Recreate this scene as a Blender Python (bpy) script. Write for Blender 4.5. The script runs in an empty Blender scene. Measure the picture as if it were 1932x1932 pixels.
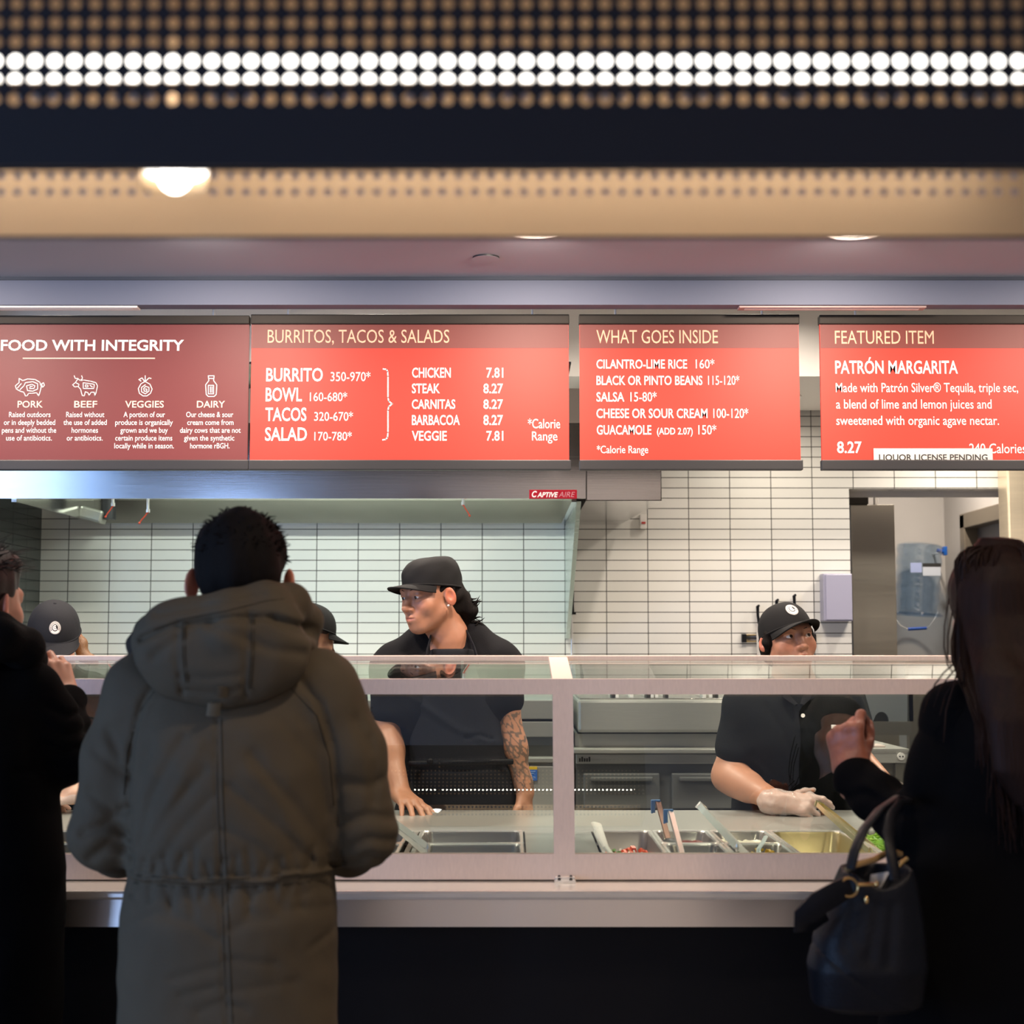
import bpy, bmesh, math, random
import numpy as np
from mathutils import Matrix, Vector
random.seed(7); rng = np.random.default_rng(7)
SC = bpy.context.scene
COL = SC.collection
PI = math.pi
F = 2817.0; H = 1.48; TH = math.atan(240.0 / F)
CT, ST = math.cos(TH), math.sin(TH)

# ------------------------------------------------------------------ camera, world, daylight, exposure
cam = bpy.data.cameras.new('camera')
cam.sensor_fit = 'HORIZONTAL'; cam.sensor_width = 36.0; cam.lens = F / 1932.0 * 36.0
cam.clip_start = 0.05; cam.clip_end = 60
cam.dof.use_dof = True; cam.dof.focus_distance = 4.95; cam.dof.aperture_fstop = 4.1
camo = bpy.data.objects.new('camera', cam); COL.objects.link(camo)
camo.location = (0, 0, H); camo.rotation_euler = (PI / 2 + TH, 0, 0)
SC.camera = camo
W = bpy.data.worlds.new('world'); SC.world = W; W.use_nodes = True
W.node_tree.nodes['Background'].inputs[0].default_value = (0.30, 0.42, 0.75, 1)
W.node_tree.nodes['Background'].inputs[1].default_value = 0.12
SC.view_settings.view_transform = 'Standard'; SC.view_settings.look = 'None'
SC.view_settings.gamma = 1.0; SC.view_settings.use_curve_mapping = False
SC.view_settings.exposure = 0.0

def area_light(name, loc, aim, sx, sy, power, color, spread=PI):
    l = bpy.data.lights.new(name, 'AREA'); l.shape = 'RECTANGLE'; l.size = sx; l.size_y = sy
    l.energy = power; l.color = color; l.spread = spread
    o = bpy.data.objects.new(name, l); COL.objects.link(o); o.location = loc
    o.rotation_euler = (Vector(aim) - Vector(loc)).to_track_quat('-Z', 'Y').to_euler()
    return o
# daylight of the storefront window on the left, behind the queue
area_light('window_daylight', (-5.21, -2.9, 1.42), (-2.9, 3.5, 1.45), 0.44, 2.6, 20, (0.55, 0.74, 1.0))
area_light('window_daylight', (-4.69, -2.9, 1.42), (-2.4, 3.5, 1.45), 0.18, 2.6, 8.5, (0.55, 0.74, 1.0))
area_light('window_daylight', (-4.35, -2.9, 1.42), (-2.0, 3.5, 1.45), 0.46, 2.6, 8, (0.22, 0.46, 1.0))
area_light('added_side_daylight', (-5.9, 0.3, 1.5), (-1.0, 1.6, 1.5), 3.2, 2.2, 205, (0.36, 0.56, 1.0))  # unseen side window light, added to turn the parka's left side blue
area_light('added_low_daylight', (-2.82, -2.9, 0.40), (-1.9, 2.0, 0.35), 0.55, 0.66, 16, (0.36, 0.56, 1.0))  # unseen low window light, added for a blue patch on the apron

def at(px, py, Y):
    """the point of the place that stands at distance Y from the lens and is seen at a pixel"""
    u = (px - 966.0) / F; v = (966.0 - py) / F
    fw = CT - v * ST
    return Vector((Y * u / fw, Y, H + Y * (ST + v * CT) / fw))
def ax(px, Y, py=1205): return at(px, py, Y).x
def az(py, Y): return at(966, py, Y).z

# ------------------------------------------------------------------ materials
def node_mat(name):
    m = bpy.data.materials.new(name); m.use_nodes = True
    nt = m.node_tree; b = nt.nodes['Principled BSDF']
    return m, nt, b
def lk(nt, a, b): nt.links.new(a, b)
def mat(name, col, rough=0.5, metal=0.0, nscale=0, namt=0.0, bump=0.0, bscale=60, stretch=(1, 1, 1), coat=0, spec=0.5, emit=None, estr=0, sss=0, aniso=0, sheen=0):
    m, nt, b = node_mat(name)
    b.inputs['Base Color'].default_value = (*col, 1); b.inputs['Roughness'].default_value = rough
    b.inputs['Metallic'].default_value = metal; b.inputs['Specular IOR Level'].default_value = spec
    b.inputs['Coat Weight'].default_value = coat; b.inputs['Anisotropic'].default_value = aniso
    b.inputs['Sheen Weight'].default_value = sheen
    if sss:
        b.inputs['Subsurface Weight'].default_value = sss; b.inputs['Subsurface Radius'].default_value = (0.012, 0.005, 0.003); b.inputs['Subsurface Scale'].default_value = 1.0
    if emit:
        b.inputs['Emission Color'].default_value = (*emit, 1); b.inputs['Emission Strength'].default_value = estr
    if nscale or bump:
        tc = nt.nodes.new('ShaderNodeTexCoord'); mp = nt.nodes.new('ShaderNodeMapping'); mp.inputs['Scale'].default_value = stretch
        lk(nt, tc.outputs['Object'], mp.inputs['Vector'])
    if nscale and namt:
        n = nt.nodes.new('ShaderNodeTexNoise'); n.inputs['Scale'].default_value = nscale; n.inputs['Detail'].default_value = 4
        lk(nt, mp.outputs[0], n.inputs['Vector'])
        mx = nt.nodes.new('ShaderNodeMix'); mx.data_type = 'RGBA'
        mx.inputs['A'].default_value = (*[max(0, c * (1 - namt)) for c in col], 1); mx.inputs['B'].default_value = (*[min(1, c * (1 + namt)) for c in col], 1)
        lk(nt, n.outputs['Fac'], mx.inputs['Factor']); lk(nt, mx.outputs['Result'], b.inputs['Base Color'])
    if bump:
        n2 = nt.nodes.new('ShaderNodeTexNoise'); n2.inputs['Scale'].default_value = bscale; n2.inputs['Detail'].default_value = 3
        lk(nt, mp.outputs[0], n2.inputs['Vector'])
        bp = nt.nodes.new('ShaderNodeBump'); bp.inputs['Strength'].default_value = bump; bp.inputs['Distance'].default_value = 0.002
        lk(nt, n2.outputs['Fac'], bp.inputs['Height']); lk(nt, bp.outputs[0], b.inputs['Normal'])
    return m
def steel(name, col=(0.62, 0.60, 0.58), rough=0.3, stretch=(3, 3, 260), amt=0.12):
    """brushed stainless steel: fine grain along one direction"""
    m, nt, b = node_mat(name)
    b.inputs['Metallic'].default_value = 1.0; b.inputs['Base Color'].default_value = (*col, 1)
    tc = nt.nodes.new('ShaderNodeTexCoord'); mp = nt.nodes.new('ShaderNodeMapping'); mp.inputs['Scale'].default_value = stretch
    lk(nt, tc.outputs['Object'], mp.inputs['Vector'])
    n = nt.nodes.new('ShaderNodeTexNoise'); n.inputs['Scale'].default_value = 2.0; n.inputs['Detail'].default_value = 3
    lk(nt, mp.outputs[0], n.inputs['Vector'])
    mr = nt.nodes.new('ShaderNodeMapRange'); mr.inputs['To Min'].default_value = rough - amt * 0.6; mr.inputs['To Max'].default_value = rough + amt * 0.6
    lk(nt, n.outputs['Fac'], mr.inputs['Value']); lk(nt, mr.outputs[0], b.inputs['Roughness'])
    bp = nt.nodes.new('ShaderNodeBump'); bp.inputs['Strength'].default_value = 0.06; bp.inputs['Distance'].default_value = 0.001
    lk(nt, n.outputs['Fac'], bp.inputs['Height']); lk(nt, bp.outputs[0], b.inputs['Normal'])
    return m
def glass(name, tint=(0.93, 0.97, 0.95), f0=0.05, gl=1.0, power=5.0):
    """clear pane: mirror at grazing angles, see-through face on (same from either side)"""
    m = bpy.data.materials.new(name); m.use_nodes = True; nt = m.node_tree; nt.nodes.clear()
    out = nt.nodes.new('ShaderNodeOutputMaterial'); mix = nt.nodes.new('ShaderNodeMixShader')
    tr = nt.nodes.new('ShaderNodeBsdfTransparent'); tr.inputs[0].default_value = (*tint, 1)
    g = nt.nodes.new('ShaderNodeBsdfGlossy'); g.inputs['Roughness'].default_value = 0.0; g.inputs['Color'].default_value = (gl, gl, gl, 1)
    geo = nt.nodes.new('ShaderNodeNewGeometry'); dot = nt.nodes.new('ShaderNodeVectorMath'); dot.operation = 'DOT_PRODUCT'
    lk(nt, geo.outputs['Normal'], dot.inputs[0]); lk(nt, geo.outputs['Incoming'], dot.inputs[1])
    ab = nt.nodes.new('ShaderNodeMath'); ab.operation = 'ABSOLUTE'; lk(nt, dot.outputs['Value'], ab.inputs[0])
    om = nt.nodes.new('ShaderNodeMath'); om.operation = 'SUBTRACT'; om.inputs[0].default_value = 1.0; lk(nt, ab.outputs[0], om.inputs[1])
    pw = nt.nodes.new('ShaderNodeMath'); pw.operation = 'POWER'; pw.inputs[1].default_value = power; lk(nt, om.outputs[0], pw.inputs[0])
    ml = nt.nodes.new('ShaderNodeMath'); ml.operation = 'MULTIPLY_ADD'; ml.inputs[1].default_value = 1 - f0; ml.inputs[2].default_value = f0
    lk(nt, pw.outputs[0], ml.inputs[0]); lk(nt, ml.outputs[0], mix.inputs[0])
    lk(nt, tr.outputs[0], mix.inputs[1]); lk(nt, g.outputs[0], mix.inputs[2]); lk(nt, mix.outputs[0], out.inputs[0])
    return m
def emis(name, col, s):
    m = bpy.data.materials.new(name); m.use_nodes = True; nt = m.node_tree; nt.nodes.clear()
    out = nt.nodes.new('ShaderNodeOutputMaterial'); e = nt.nodes.new('ShaderNodeEmission')
    e.inputs[0].default_value = (*col, 1); e.inputs[1].default_value = s; lk(nt, e.outputs[0], out.inputs[0]); return m
def tile_mat(name, horiz, x0, z0, tint=(0.74, 0.72, 0.68), grout=(0.055, 0.050, 0.045)):
    m, nt, b = node_mat(name)
    tc = nt.nodes.new('ShaderNodeTexCoord'); sp = nt.nodes.new('ShaderNodeSeparateXYZ'); lk(nt, tc.outputs['Object'], sp.inputs[0])
    def sub(o, v):
        s = nt.nodes.new('ShaderNodeMath'); s.operation = 'SUBTRACT'; s.inputs[1].default_value = v; lk(nt, o, s.inputs[0]); return s.outputs[0]
    cb = nt.nodes.new('ShaderNodeCombineXYZ'); lk(nt, sub(sp.outputs[horiz], x0), cb.inputs[0]); lk(nt, sub(sp.outputs['Z'], z0), cb.inputs[1])
    br = nt.nodes.new('ShaderNodeTexBrick'); br.offset = 0.0; br.squash = 1.0
    br.inputs['Color1'].default_value = (*tint, 1); br.inputs['Color2'].default_value = (*[c * 0.93 for c in tint], 1); br.inputs['Mortar'].default_value = (*grout, 1)
    br.inputs['Scale'].default_value = 1.0; br.inputs['Mortar Size'].default_value = 0.0023; br.inputs['Mortar Smooth'].default_value = 0.2
    br.inputs['Brick Width'].default_value = 0.2025; br.inputs['Row Height'].default_value = 0.0508; br.inputs['Bias'].default_value = -0.2
    lk(nt, cb.outputs[0], br.inputs['Vector']); lk(nt, br.outputs['Color'], b.inputs['Base Color'])
    mr = nt.nodes.new('ShaderNodeMapRange'); mr.inputs['To Min'].default_value = 0.16; mr.inputs['To Max'].default_value = 0.8
    lk(nt, br.outputs['Fac'], mr.inputs['Value']); lk(nt, mr.outputs[0], b.inputs['Roughness'])
    bp = nt.nodes.new('ShaderNodeBump'); bp.inputs['Strength'].default_value = 0.5; bp.inputs['Distance'].default_value = 0.002; bp.invert = True
    lk(nt, br.outputs['Fac'], bp.inputs['Height']); lk(nt, bp.outputs[0], b.inputs['Normal'])
    return m

# ------------------------------------------------------------------ mesh building
def wloc(o):
    v = Vector((0, 0, 0))
    while o is not None: v += o.location; o = o.parent
    return v
def link_mesh(name, me, m, parent=None, smooth=False, base=None, auto=False):
    o = bpy.data.objects.new(name, me); COL.objects.link(o)
    if m is not None: me.materials.append(m)
    if smooth: me.polygons.foreach_set('use_smooth', [True] * len(me.polygons))
    off = None
    if parent is not None:
        o.parent = parent; off = -wloc(parent)
    elif base is not None:
        o.location = base; off = -Vector(base)
    if off is not None: me.transform(Matrix.Translation(off))
    return o
class MB:
    """collects shapes into ONE mesh"""
    def __init__(s): s.bm = bmesh.new()
    def _bev(s, verts, w, seg=2):
        es = list({e for v in verts for e in v.link_edges})
        bmesh.ops.bevel(s.bm, geom=es, offset=w, segments=seg, affect='EDGES', profile=0.6)
    def box(s, x0, x1, y0, y1, z0, z1, bev=0):
        r = bmesh.ops.create_cube(s.bm, size=1.0)['verts']
        for v in r: v.co = Vector(((x0 + x1) / 2 + v.co.x * (x1 - x0), (y0 + y1) / 2 + v.co.y * (y1 - y0), (z0 + z1) / 2 + v.co.z * (z1 - z0)))
        if bev: s._bev(r, bev)
        return s
    def obox(s, M, sx, sy, sz, bev=0):
        r = bmesh.ops.create_cube(s.bm, size=1.0)['verts']
        for v in r: v.co = M @ Vector((v.co.x * sx, v.co.y * sy, v.co.z * sz))
        if bev: s._bev(r, bev)
        return s
    def hexa(s, p):
        """solid from 8 corners: bottom loop of four, top loop of four"""
        v = [s.bm.verts.new(Vector(q)) for q in p]
        for f in ((3, 2, 1, 0), (4, 5, 6, 7), (0, 1, 5, 4), (1, 2, 6, 5), (2, 3, 7, 6), (3, 0, 4, 7)): s.bm.faces.new([v[i] for i in f])
        return s
    def bar(s, p, q, w, h, up=(0, 0, 1), bev=0):
        p, q = Vector(p), Vector(q); d = (q - p); L = d.length; d.normalize(); up = Vector(up)
        sd = d.cross(up); sd.normalize(); u2 = sd.cross(d)
        M = Matrix((sd, d, u2)).transposed().to_4x4(); M.translation = (p + q) / 2
        return s.obox(M, w, L, h, bev)
    def cyl(s, p, q, r, r2=None, n=16, caps=True):
        p, q = Vector(p), Vector(q); d = q - p
        M = d.to_track_quat('Z', 'Y').to_matrix().to_4x4(); M.translation = (p + q) / 2
        bmesh.ops.create_cone(s.bm, cap_ends=caps, segments=n, radius1=r, radius2=r if r2 is None else r2, depth=d.length, matrix=M)
        return s
    def tube(s, pts, r, n=8, caps=True, flat=None, up=(0, 0, 1)):
        """sweep along points; r number or list; flat=(a,b) scales the section across/along up"""
        pts = [Vector(p) for p in pts]; rs = r if isinstance(r, (list, tuple)) else [r] * len(pts)
        rings = []; prev = None
        for i, p in enumerate(pts):
            d = pts[min(i + 1, len(pts) - 1)] - pts[max(i - 1, 0)]
            if d.length < 1e-9: d = Vector((0, 0, 1))
            d.normalize()
            if prev is None:
                a = d.cross(Vector(up))
                if a.length < 1e-3: a = d.cross(Vector((1, 0, 0)))
            else: a = prev - d * prev.dot(d)
            a.normalize(); b = a.cross(d); b.normalize(); prev = a
            fa, fb = flat or (1, 1)
            rings.append([s.bm.verts.new(p + (a * math.cos(t) * fa + b * math.sin(t) * fb) * rs[i]) for t in [2 * PI * k / n for k in range(n)]])
        for A, B in zip(rings, rings[1:]):
            for k in range(n): s.bm.faces.new((A[k], A[(k + 1) % n], B[(k + 1) % n], B[k]))
        if caps:
            s.bm.faces.new(list(reversed(rings[0]))); s.bm.faces.new(rings[-1])
        return s
    def lathe(s, prof, c=(0, 0, 0), M=None, n=24, sx=1, sy=1):
        """profile [(r,z)] about local z"""
        M = M or Matrix.Translation(Vector(c)); rings = []
        for r, z in prof:
            if r < 1e-6: rings.append([s.bm.verts.new(M @ Vector((0, 0, z)))])
            else: rings.append([s.bm.verts.new(M @ Vector((r * sx * math.cos(2 * PI * k / n), r * sy * math.sin(2 * PI * k / n), z))) for k in range(n)])
        for A, B in zip(rings, rings[1:]):
            if len(A) == 1 and len(B) == 1: continue
            for k in range(n):
                k2 = (k + 1) % n
                if len(A) == 1: s.bm.faces.new((A[0], B[k2], B[k]))
                elif len(B) == 1: s.bm.faces.new((A[k], A[k2], B[0]))
                else: s.bm.faces.new((A[k], A[k2], B[k2], B[k]))
        return s
    def sphere(s, c, r, n=16, sc=(1, 1, 1), M=None):
        M = M or Matrix.Translation(Vector(c)); M = M @ Matrix.Diagonal((*sc, 1))
        bmesh.ops.create_uvsphere(s.bm, u_segments=n, v_segments=max(6, n // 2), radius=r, matrix=M); return s
    def prism(s, poly, d, flip=False):
        """polygon of 3D points pushed along vector d"""
        A = [s.bm.verts.new(Vector(p)) for p in poly]; B = [s.bm.verts.new(Vector(p) + Vector(d)) for p in poly]; n = len(A)
        s.bm.faces.new(A); s.bm.faces.new(list(reversed(B)))
        for k in range(n): s.bm.faces.new((A[k], B[k], B[(k + 1) % n], A[(k + 1) % n]))
        return s
    def grid(s, fn, nu, nv, closed_u=False):
        g = [[s.bm.verts.new(Vector(fn(i / (nu if closed_u else nu - 1), j / (nv - 1)))) for j in range(nv)] for i in range(nu)]
        for i in range(nu if closed_u else nu - 1):
            for j in range(nv - 1):
                i2 = (i + 1) % nu
                s.bm.faces.new((g[i][j], g[i2][j], g[i2][j + 1], g[i][j + 1]))
        return s
    def addmesh(s, co, faces):
        v = [s.bm.verts.new(c) for c in co]
        for f in faces:
            try: s.bm.faces.new([v[i] for i in f])
            except ValueError: pass
        return s
    def build(s, name, m, parent=None, smooth=False, base=None, norm=True):
        if norm: bmesh.ops.recalc_face_normals(s.bm, faces=s.bm.faces)
        me = bpy.data.meshes.new(name); s.bm.to_mesh(me); s.bm.free()
        o = link_mesh(name, me, m, parent, False, base)
        if smooth:
            me.polygons.foreach_set('use_smooth', [True] * len(me.polygons))
            if smooth != 'all':
                try: me.set_sharp_from_angle(angle=math.radians(40))
                except Exception: pass
        return o
def tag(o, label=None, cat=None, group=None, kind=None):
    if label: o['label'] = label
    if cat: o['category'] = cat
    if group: o['group'] = group
    if kind: o['kind'] = kind
    return o
def thing(name, label, cat, loc=(0, 0, 0), group=None):
    o = bpy.data.objects.new(name, None); COL.objects.link(o); o.location = loc; o.empty_display_size = 0.05
    return tag(o, label, cat, group)
def struct(o): o['kind'] = 'structure'; return o
def copy_tree(o, off, label=None, parent=None):
    c = o.copy(); COL.objects.link(c)
    if parent is None:
        c.location = o.location + Vector(off)
        if label: c['label'] = label
    else: c.parent = parent
    for ch in list(o.children): copy_tree(ch, off, None, c)
    return c

# ------------------------------------------------------------------ lettering
_hc = {}
def _txt(s, bold, shear=0.0):
    cu = bpy.data.curves.new('t', 'FONT'); cu.body = s; cu.size = 1.0; cu.offset = bold; cu.resolution_u = 3; cu.shear = shear
    o = bpy.data.objects.new('t', cu); me = o.to_mesh()
    co = np.array([v.co[:] for v in me.vertices]); fs = [tuple(p.vertices) for p in me.polygons]
    o.to_mesh_clear(); bpy.data.objects.remove(o); bpy.data.curves.remove(cu)
    return co, fs
def letter(mb, s, x0, x1, yb, yc, Y, bold=0.0, shear=0.0, ref='H', front=None):
    """write s between pixel columns x0..x1 with baseline yb and capital height up to yc on the upright plane Y"""
    co, fs = _txt(s, bold, shear)
    key = (bold, ref)
    if key not in _hc: _hc[key] = _txt(ref, bold)[0][:, 1].max()
    a = at(x0, yb, Y); b = at(x1, yb, Y); top = at(x0, yc, Y)
    sx = (b.x - a.x) / (co[:, 0].max() - co[:, 0].min()); sz = (top.z - a.z) / _hc[key]
    lean = (top.x - a.x) / max(1e-6, (top.z - a.z))
    X = a.x + (co[:, 0] - co[:, 0].min()) * sx; Z = a.z + co[:, 1] * sz
    P3 = np.stack([X, np.full_like(X, Y), Z], 1)
    mb.addmesh([Vector(p) for p in P3], fs)
# ------------------------------------------------------------------ shared materials
M_STEEL = steel('brushed_steel', (0.66, 0.62, 0.60), 0.30)
M_STEELV = steel('brushed_steel_upright', (0.62, 0.60, 0.58), 0.26, stretch=(260, 3, 3))
M_STEELB = steel('hood_steel', (0.60, 0.59, 0.59), 0.15, stretch=(2, 2, 200), amt=0.10)
M_DECK = mat('counter_steel', (0.44, 0.435, 0.41), 0.32, 0.6, nscale=3, namt=0.06, stretch=(4, 60, 4), bump=0.02, bscale=30)
M_PAN = mat('pan_steel', (0.46, 0.43, 0.41), 0.26, 0.85)
M_CHROME = mat('polished_steel', (0.93, 0.91, 0.88), 0.22, 0.6)
M_GUARD = mat('sneeze_guard_frame_steel', (0.92, 0.76, 0.68), 0.5, 0.3, nscale=3, namt=0.08, stretch=(60, 60, 4), bump=0.03, bscale=20)
M_BLACK = mat('black_laminate', (0.004, 0.004, 0.006), 0.5, spec=0.2)
M_DARK = mat('dark_grey_plastic', (0.02, 0.02, 0.022), 0.45)
M_RAIL = mat('dark_bronze_rail', (0.026, 0.022, 0.018), 0.55, 0.2, spec=0.25)
M_WHITE = mat('white_paint', (0.80, 0.77, 0.73), 0.7, bump=0.05, bscale=90)
M_CEIL = mat('ceiling_paint', (0.29, 0.31, 0.37), 0.75, bump=0.05, bscale=120)
M_BEAM = mat('beam_paint', (0.135, 0.155, 0.215), 0.7, bump=0.05, bscale=120)
M_GREYWALL = mat('grey_wall', (0.46, 0.44, 0.42), 0.6, nscale=4, namt=0.06)
M_FLOOR = mat('grey_floor', (0.30, 0.28, 0.265), 0.45, nscale=6, namt=0.3)
M_GLASS = glass('clear_glass', (0.90, 0.95, 0.93), 0.075)
M_GLASSEDGE = mat('green_glass_edge', (0.62, 0.80, 0.72), 0.2, spec=0.6)
M_WHITEINK = mat('white_ink', (0.92, 0.86, 0.82), 0.6)
M_SALMON = mat('salmon_ink', (0.92, 0.47, 0.31), 0.6)
M_BLACKINK = mat('black_ink', (0.02, 0.02, 0.02), 0.6)

ZC = az(523, 4.69); ZB = az(575, 4.69); ZK = ZC + 0.40
YW = 7.3
# ------------------------------------------------------------------ the room
struct(MB().box(-6, 5, -3, 11, -0.1, 0).build('floor', M_FLOOR))
struct(MB().box(-6, 5, -3, 4.70, ZC, ZC + 0.08).build('ceiling', M_CEIL))
struct(MB().box(-6, 5, 4.69, 11, ZK, ZK + 0.08).build('ceiling_kitchen', M_WHITE))
mb = MB().box(-6, 5, 4.69, 4.755, ZB, ZK + 0.05)
struct(mb.build('trim_1', M_BEAM))
struct(MB().box(-6, 5, 4.684, 4.69, ZC - 0.010, ZC).build('painted_shadow_strip', mat('painted_shadow_gap', (0.06, 0.07, 0.09), 0.8)))  # dark strip painted in where only a shadow line runs
zbk = az(710, 6.3); ztl = az(778, YW)
struct(MB().box(-2.5, 4.9, 6.3, 7.25, zbk, ZK).build('wall_bulkhead', M_WHITE))
tx = ax(987.9, YW, 1100); tz = az(1076.6, YW)
M_TILE = tile_mat('stacked_white_tile', 'X', tx, tz)
M_TILEL = tile_mat('stacked_tile_painted_unlit', 'Y', 0, tz, tint=(0.045, 0.052, 0.050), grout=(0.03, 0.03, 0.03))  # same tile darkened in colour, for the unlit side wall
xo = ax(1605, YW, 1100); xo2 = 2.62; zo = az(922, YW); xl = ax(76, YW, 1080)
mb = MB().box(xl, xo, YW, YW + 0.12, 0, ZK).box(xo, xo2, YW, YW + 0.12, zo, ZK).box(xo2, 5, YW, YW + 0.12, 0, ZK)
struct(mb.build('wall_back', M_TILE))
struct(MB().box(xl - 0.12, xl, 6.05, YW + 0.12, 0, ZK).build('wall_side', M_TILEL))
struct(MB().box(-6, xl - 0.12, 6.6, 6.7, 0, ZK).build('wall_back_left', M_GREYWALL))
struct(MB().box(-6.1, -6, -3, -1.3, 0, ZK + 0.1).box(-6.1, -6, 1.9, 11, 0, ZK + 0.1).box(-6.1, -6, -1.3, 1.9, 0, 0.4).box(-6.1, -6, -1.3, 1.9, 2.6, ZK + 0.1).build('wall_left', M_GREYWALL))
wf = MB().box(-6.08, -6.02, -1.3, 1.9, 0.4, 0.45).box(-6.08, -6.02, -1.3, 1.9, 2.55, 2.6)
for y in (-1.3, -0.25, 0.8, 1.85): wf.box(-6.08, -6.02, y, y + 0.05, 0.45, 2.55)
w3_ = struct(wf.build('added_window_3', M_DARK)); MB().box(-6.055, -6.045, -1.25, 1.85, 0.45, 2.55).build('window_pane', M_GLASS, w3_)  # window added to carry the blue side light
struct(MB().box(5, 5.1, -3, 11, 0, ZK + 0.1).build('wall_right', M_GREYWALL))
# storefront wall behind the lens, with its window on the left
mb = MB().box(-6, -5.45, -3.1, -3, 0, ZK).box(-5.45, -4.0, -3.1, -3, 0, 0.05).box(-5.45, -4.0, -3.1, -3, 2.75, ZK).box(-4.0, -3.12, -3.1, -3, 0, ZK).box(-3.12, -2.52, -3.1, -3, 0, 0.04).box(-3.12, -2.52, -3.1, -3, 0.76, ZK).box(-2.52, 5, -3.1, -3, 0, ZK)
struct(mb.build('wall_front', mat('storefront_wall', (0.58, 0.53, 0.48), 0.7)))
for nm, x0, x1, z0, z1, mull in (('window_1', -5.45, -4.0, 0.05, 2.75, (-4.98, -4.84, -4.60)), ('added_window_2', -3.12, -2.52, 0.04, 0.76, ())):  # second, low window added for the blue patch on the apron
    wf = MB().box(x0, x1, -3.08, -3.0, z0, z0 + 0.05).box(x0, x1, -3.08, -3.0, z1 - 0.05, z1)
    for x in (x0, x1 - 0.05) + mull: wf.box(x, x + 0.05, -3.08, -3.0, z0 + 0.05, z1 - 0.05)
    w1 = struct(wf.build(nm, M_DARK))
    MB().box(x0 + 0.05, x1 - 0.05, -3.05, -3.04, z0 + 0.05, z1 - 0.05).build('window_pane', M_GLASS, w1)

# room behind the wall opening
YR = 9.3
struct(MB().box(1.2, 3.05, YR, YR + 0.1, 0, ZK).build('wall_rear', M_GREYWALL))
xr = 2.70
zdt = az(975, 9.0); zdb = 0
# right-hand wall of the back room with its doorway
yd0, yd1 = 7.98, 8.885
zd_ = az(972, 8.885)
mb = MB().box(xr, xr + 0.1, YW + 0.12, yd0, 0, ZK).box(xr, xr + 0.1, yd1, YR, 0, ZK).box(xr, xr + 0.1, yd0, yd1, zd_, ZK)
struct(mb.build('wall_rear_right', M_GREYWALL))
d1 = struct(MB().box(xr - 0.03, xr + 0.08, yd1 - 0.09, yd1, 0, zd_, 0.006).box(xr - 0.03, xr + 0.08, yd0, yd0 + 0.09, 0, zd_, 0.006).box(xr - 0.03, xr + 0.08, yd0, yd1, zd_ - 0.085, zd_ + 0.005, 0.006).build('door_1', mat('bronze_door_frame', (0.20, 0.17, 0.13), 0.45, 0.3)))
MB().box(xr + 0.05, xr + 0.09, yd0 + 0.09, yd1 - 0.09, 0, zd_ - 0.085).build('door_leaf', mat('grey_door', (0.24, 0.24, 0.26), 0.5), d1)
# steel swing door in the opening
xs0, xs1 = ax(1607, 7.75), ax(1690, 7.75)
zs1 = az(953, 7.75)
d2 = struct(MB().box(xs0, xs1, 7.72, 7.77, 0.02, zs1, 0.004).build('door_2', steel('door_steel', (0.40, 0.37, 0.32), 0.42, (3, 3, 120))))
MB().box(xs0 - 0.01, xs0 + 0.09, 7.70, 7.80, zs1, zs1 + 0.055, 0.004).build('top_bracket', M_RAIL, d2)
MB().cyl((ax(1657, 7.75), 7.745, zs1), (ax(1657, 7.75), 7.745, zs1 + 0.075), 0.012).build('pivot_rod', M_CHROME, d2, True)
struct(MB().box(xo, xo2, YW + 0.12, YW + 0.14, zo - 0.03, zo).build('trim_3', M_GREYWALL))
# steel column at the right end of the opening
cs = thing('steel_column', 'shiny steel column at the right end of the wall opening, above the long dark hair', 'column', (ax(1945, 7.2), 7.2, 0))
MB().box(ax(1900, 7.2), ax(1985, 7.2), 7.14, 7.28, 0, zo + 0.3, 0.012).build('shaft', mat('warm_steel', (0.80, 0.68, 0.50), 0.32, 0.6, nscale=3, namt=0.1, stretch=(2, 2, 20)), cs)

# ------------------------------------------------------------------ lights of the place
M_LENS = emis('downlight_lens', (1.0, 0.86, 0.72), 9.0)
def downlight(x, y, z, power, color, label, group, size=0.13, aim=0.0):
    t = thing('downlight', label, 'ceiling light', (x, y, z), group)
    MB().lathe([(0.062, -0.002), (0.085, -0.006), (0.085, 0.0), (0.060, 0.0)], (x, y, z), n=28).build('trim_ring', M_WHITE, t, True)
    MB().lathe([(0.0, -0.0015), (0.061, -0.0015)], (x, y, z), n=28).build('lens', M_LENS, t)
    l = bpy.data.lights.new('downlight_lamp', 'AREA'); l.shape = 'DISK'; l.size = size; l.energy = power; l.color = color; l.spread = math.radians(150)
    o = bpy.data.objects.new('downlight_lamp', l); COL.objects.link(o); o.parent = t; o.location = (0, 0, -0.012); o.rotation_euler = (math.radians(aim), 0, 0)
    return t
g = 'downlights in front of the menu boards'
WARM = (1.0, 0.82, 0.68)
YDL = 4.125
downlight(ax(1010, YDL, 445), YDL, ZC, 21, WARM, 'recessed ceiling light just showing over the beam edge, before the burrito board', g, aim=28)
downlight(ax(1618, YDL, 448), YDL + 0.015, ZC, 21, WARM, 'recessed ceiling light showing as a white crescent above the featured item board', g, aim=28)
downlight(-0.88, YDL - 0.06, ZC, 21, WARM, 'recessed ceiling light hidden above the olive parka, before the maroon board', g, aim=28)
downlight(-1.85, YDL - 0.06, ZC, 20, WARM, 'recessed ceiling light before the left end of the maroon board', g, aim=28)
downlight(1.95, YDL - 0.06, ZC, 21, WARM, 'recessed ceiling light at the far right, above the long-haired customer', g, aim=28)
g = 'added fill downlights over the queue'
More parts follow.
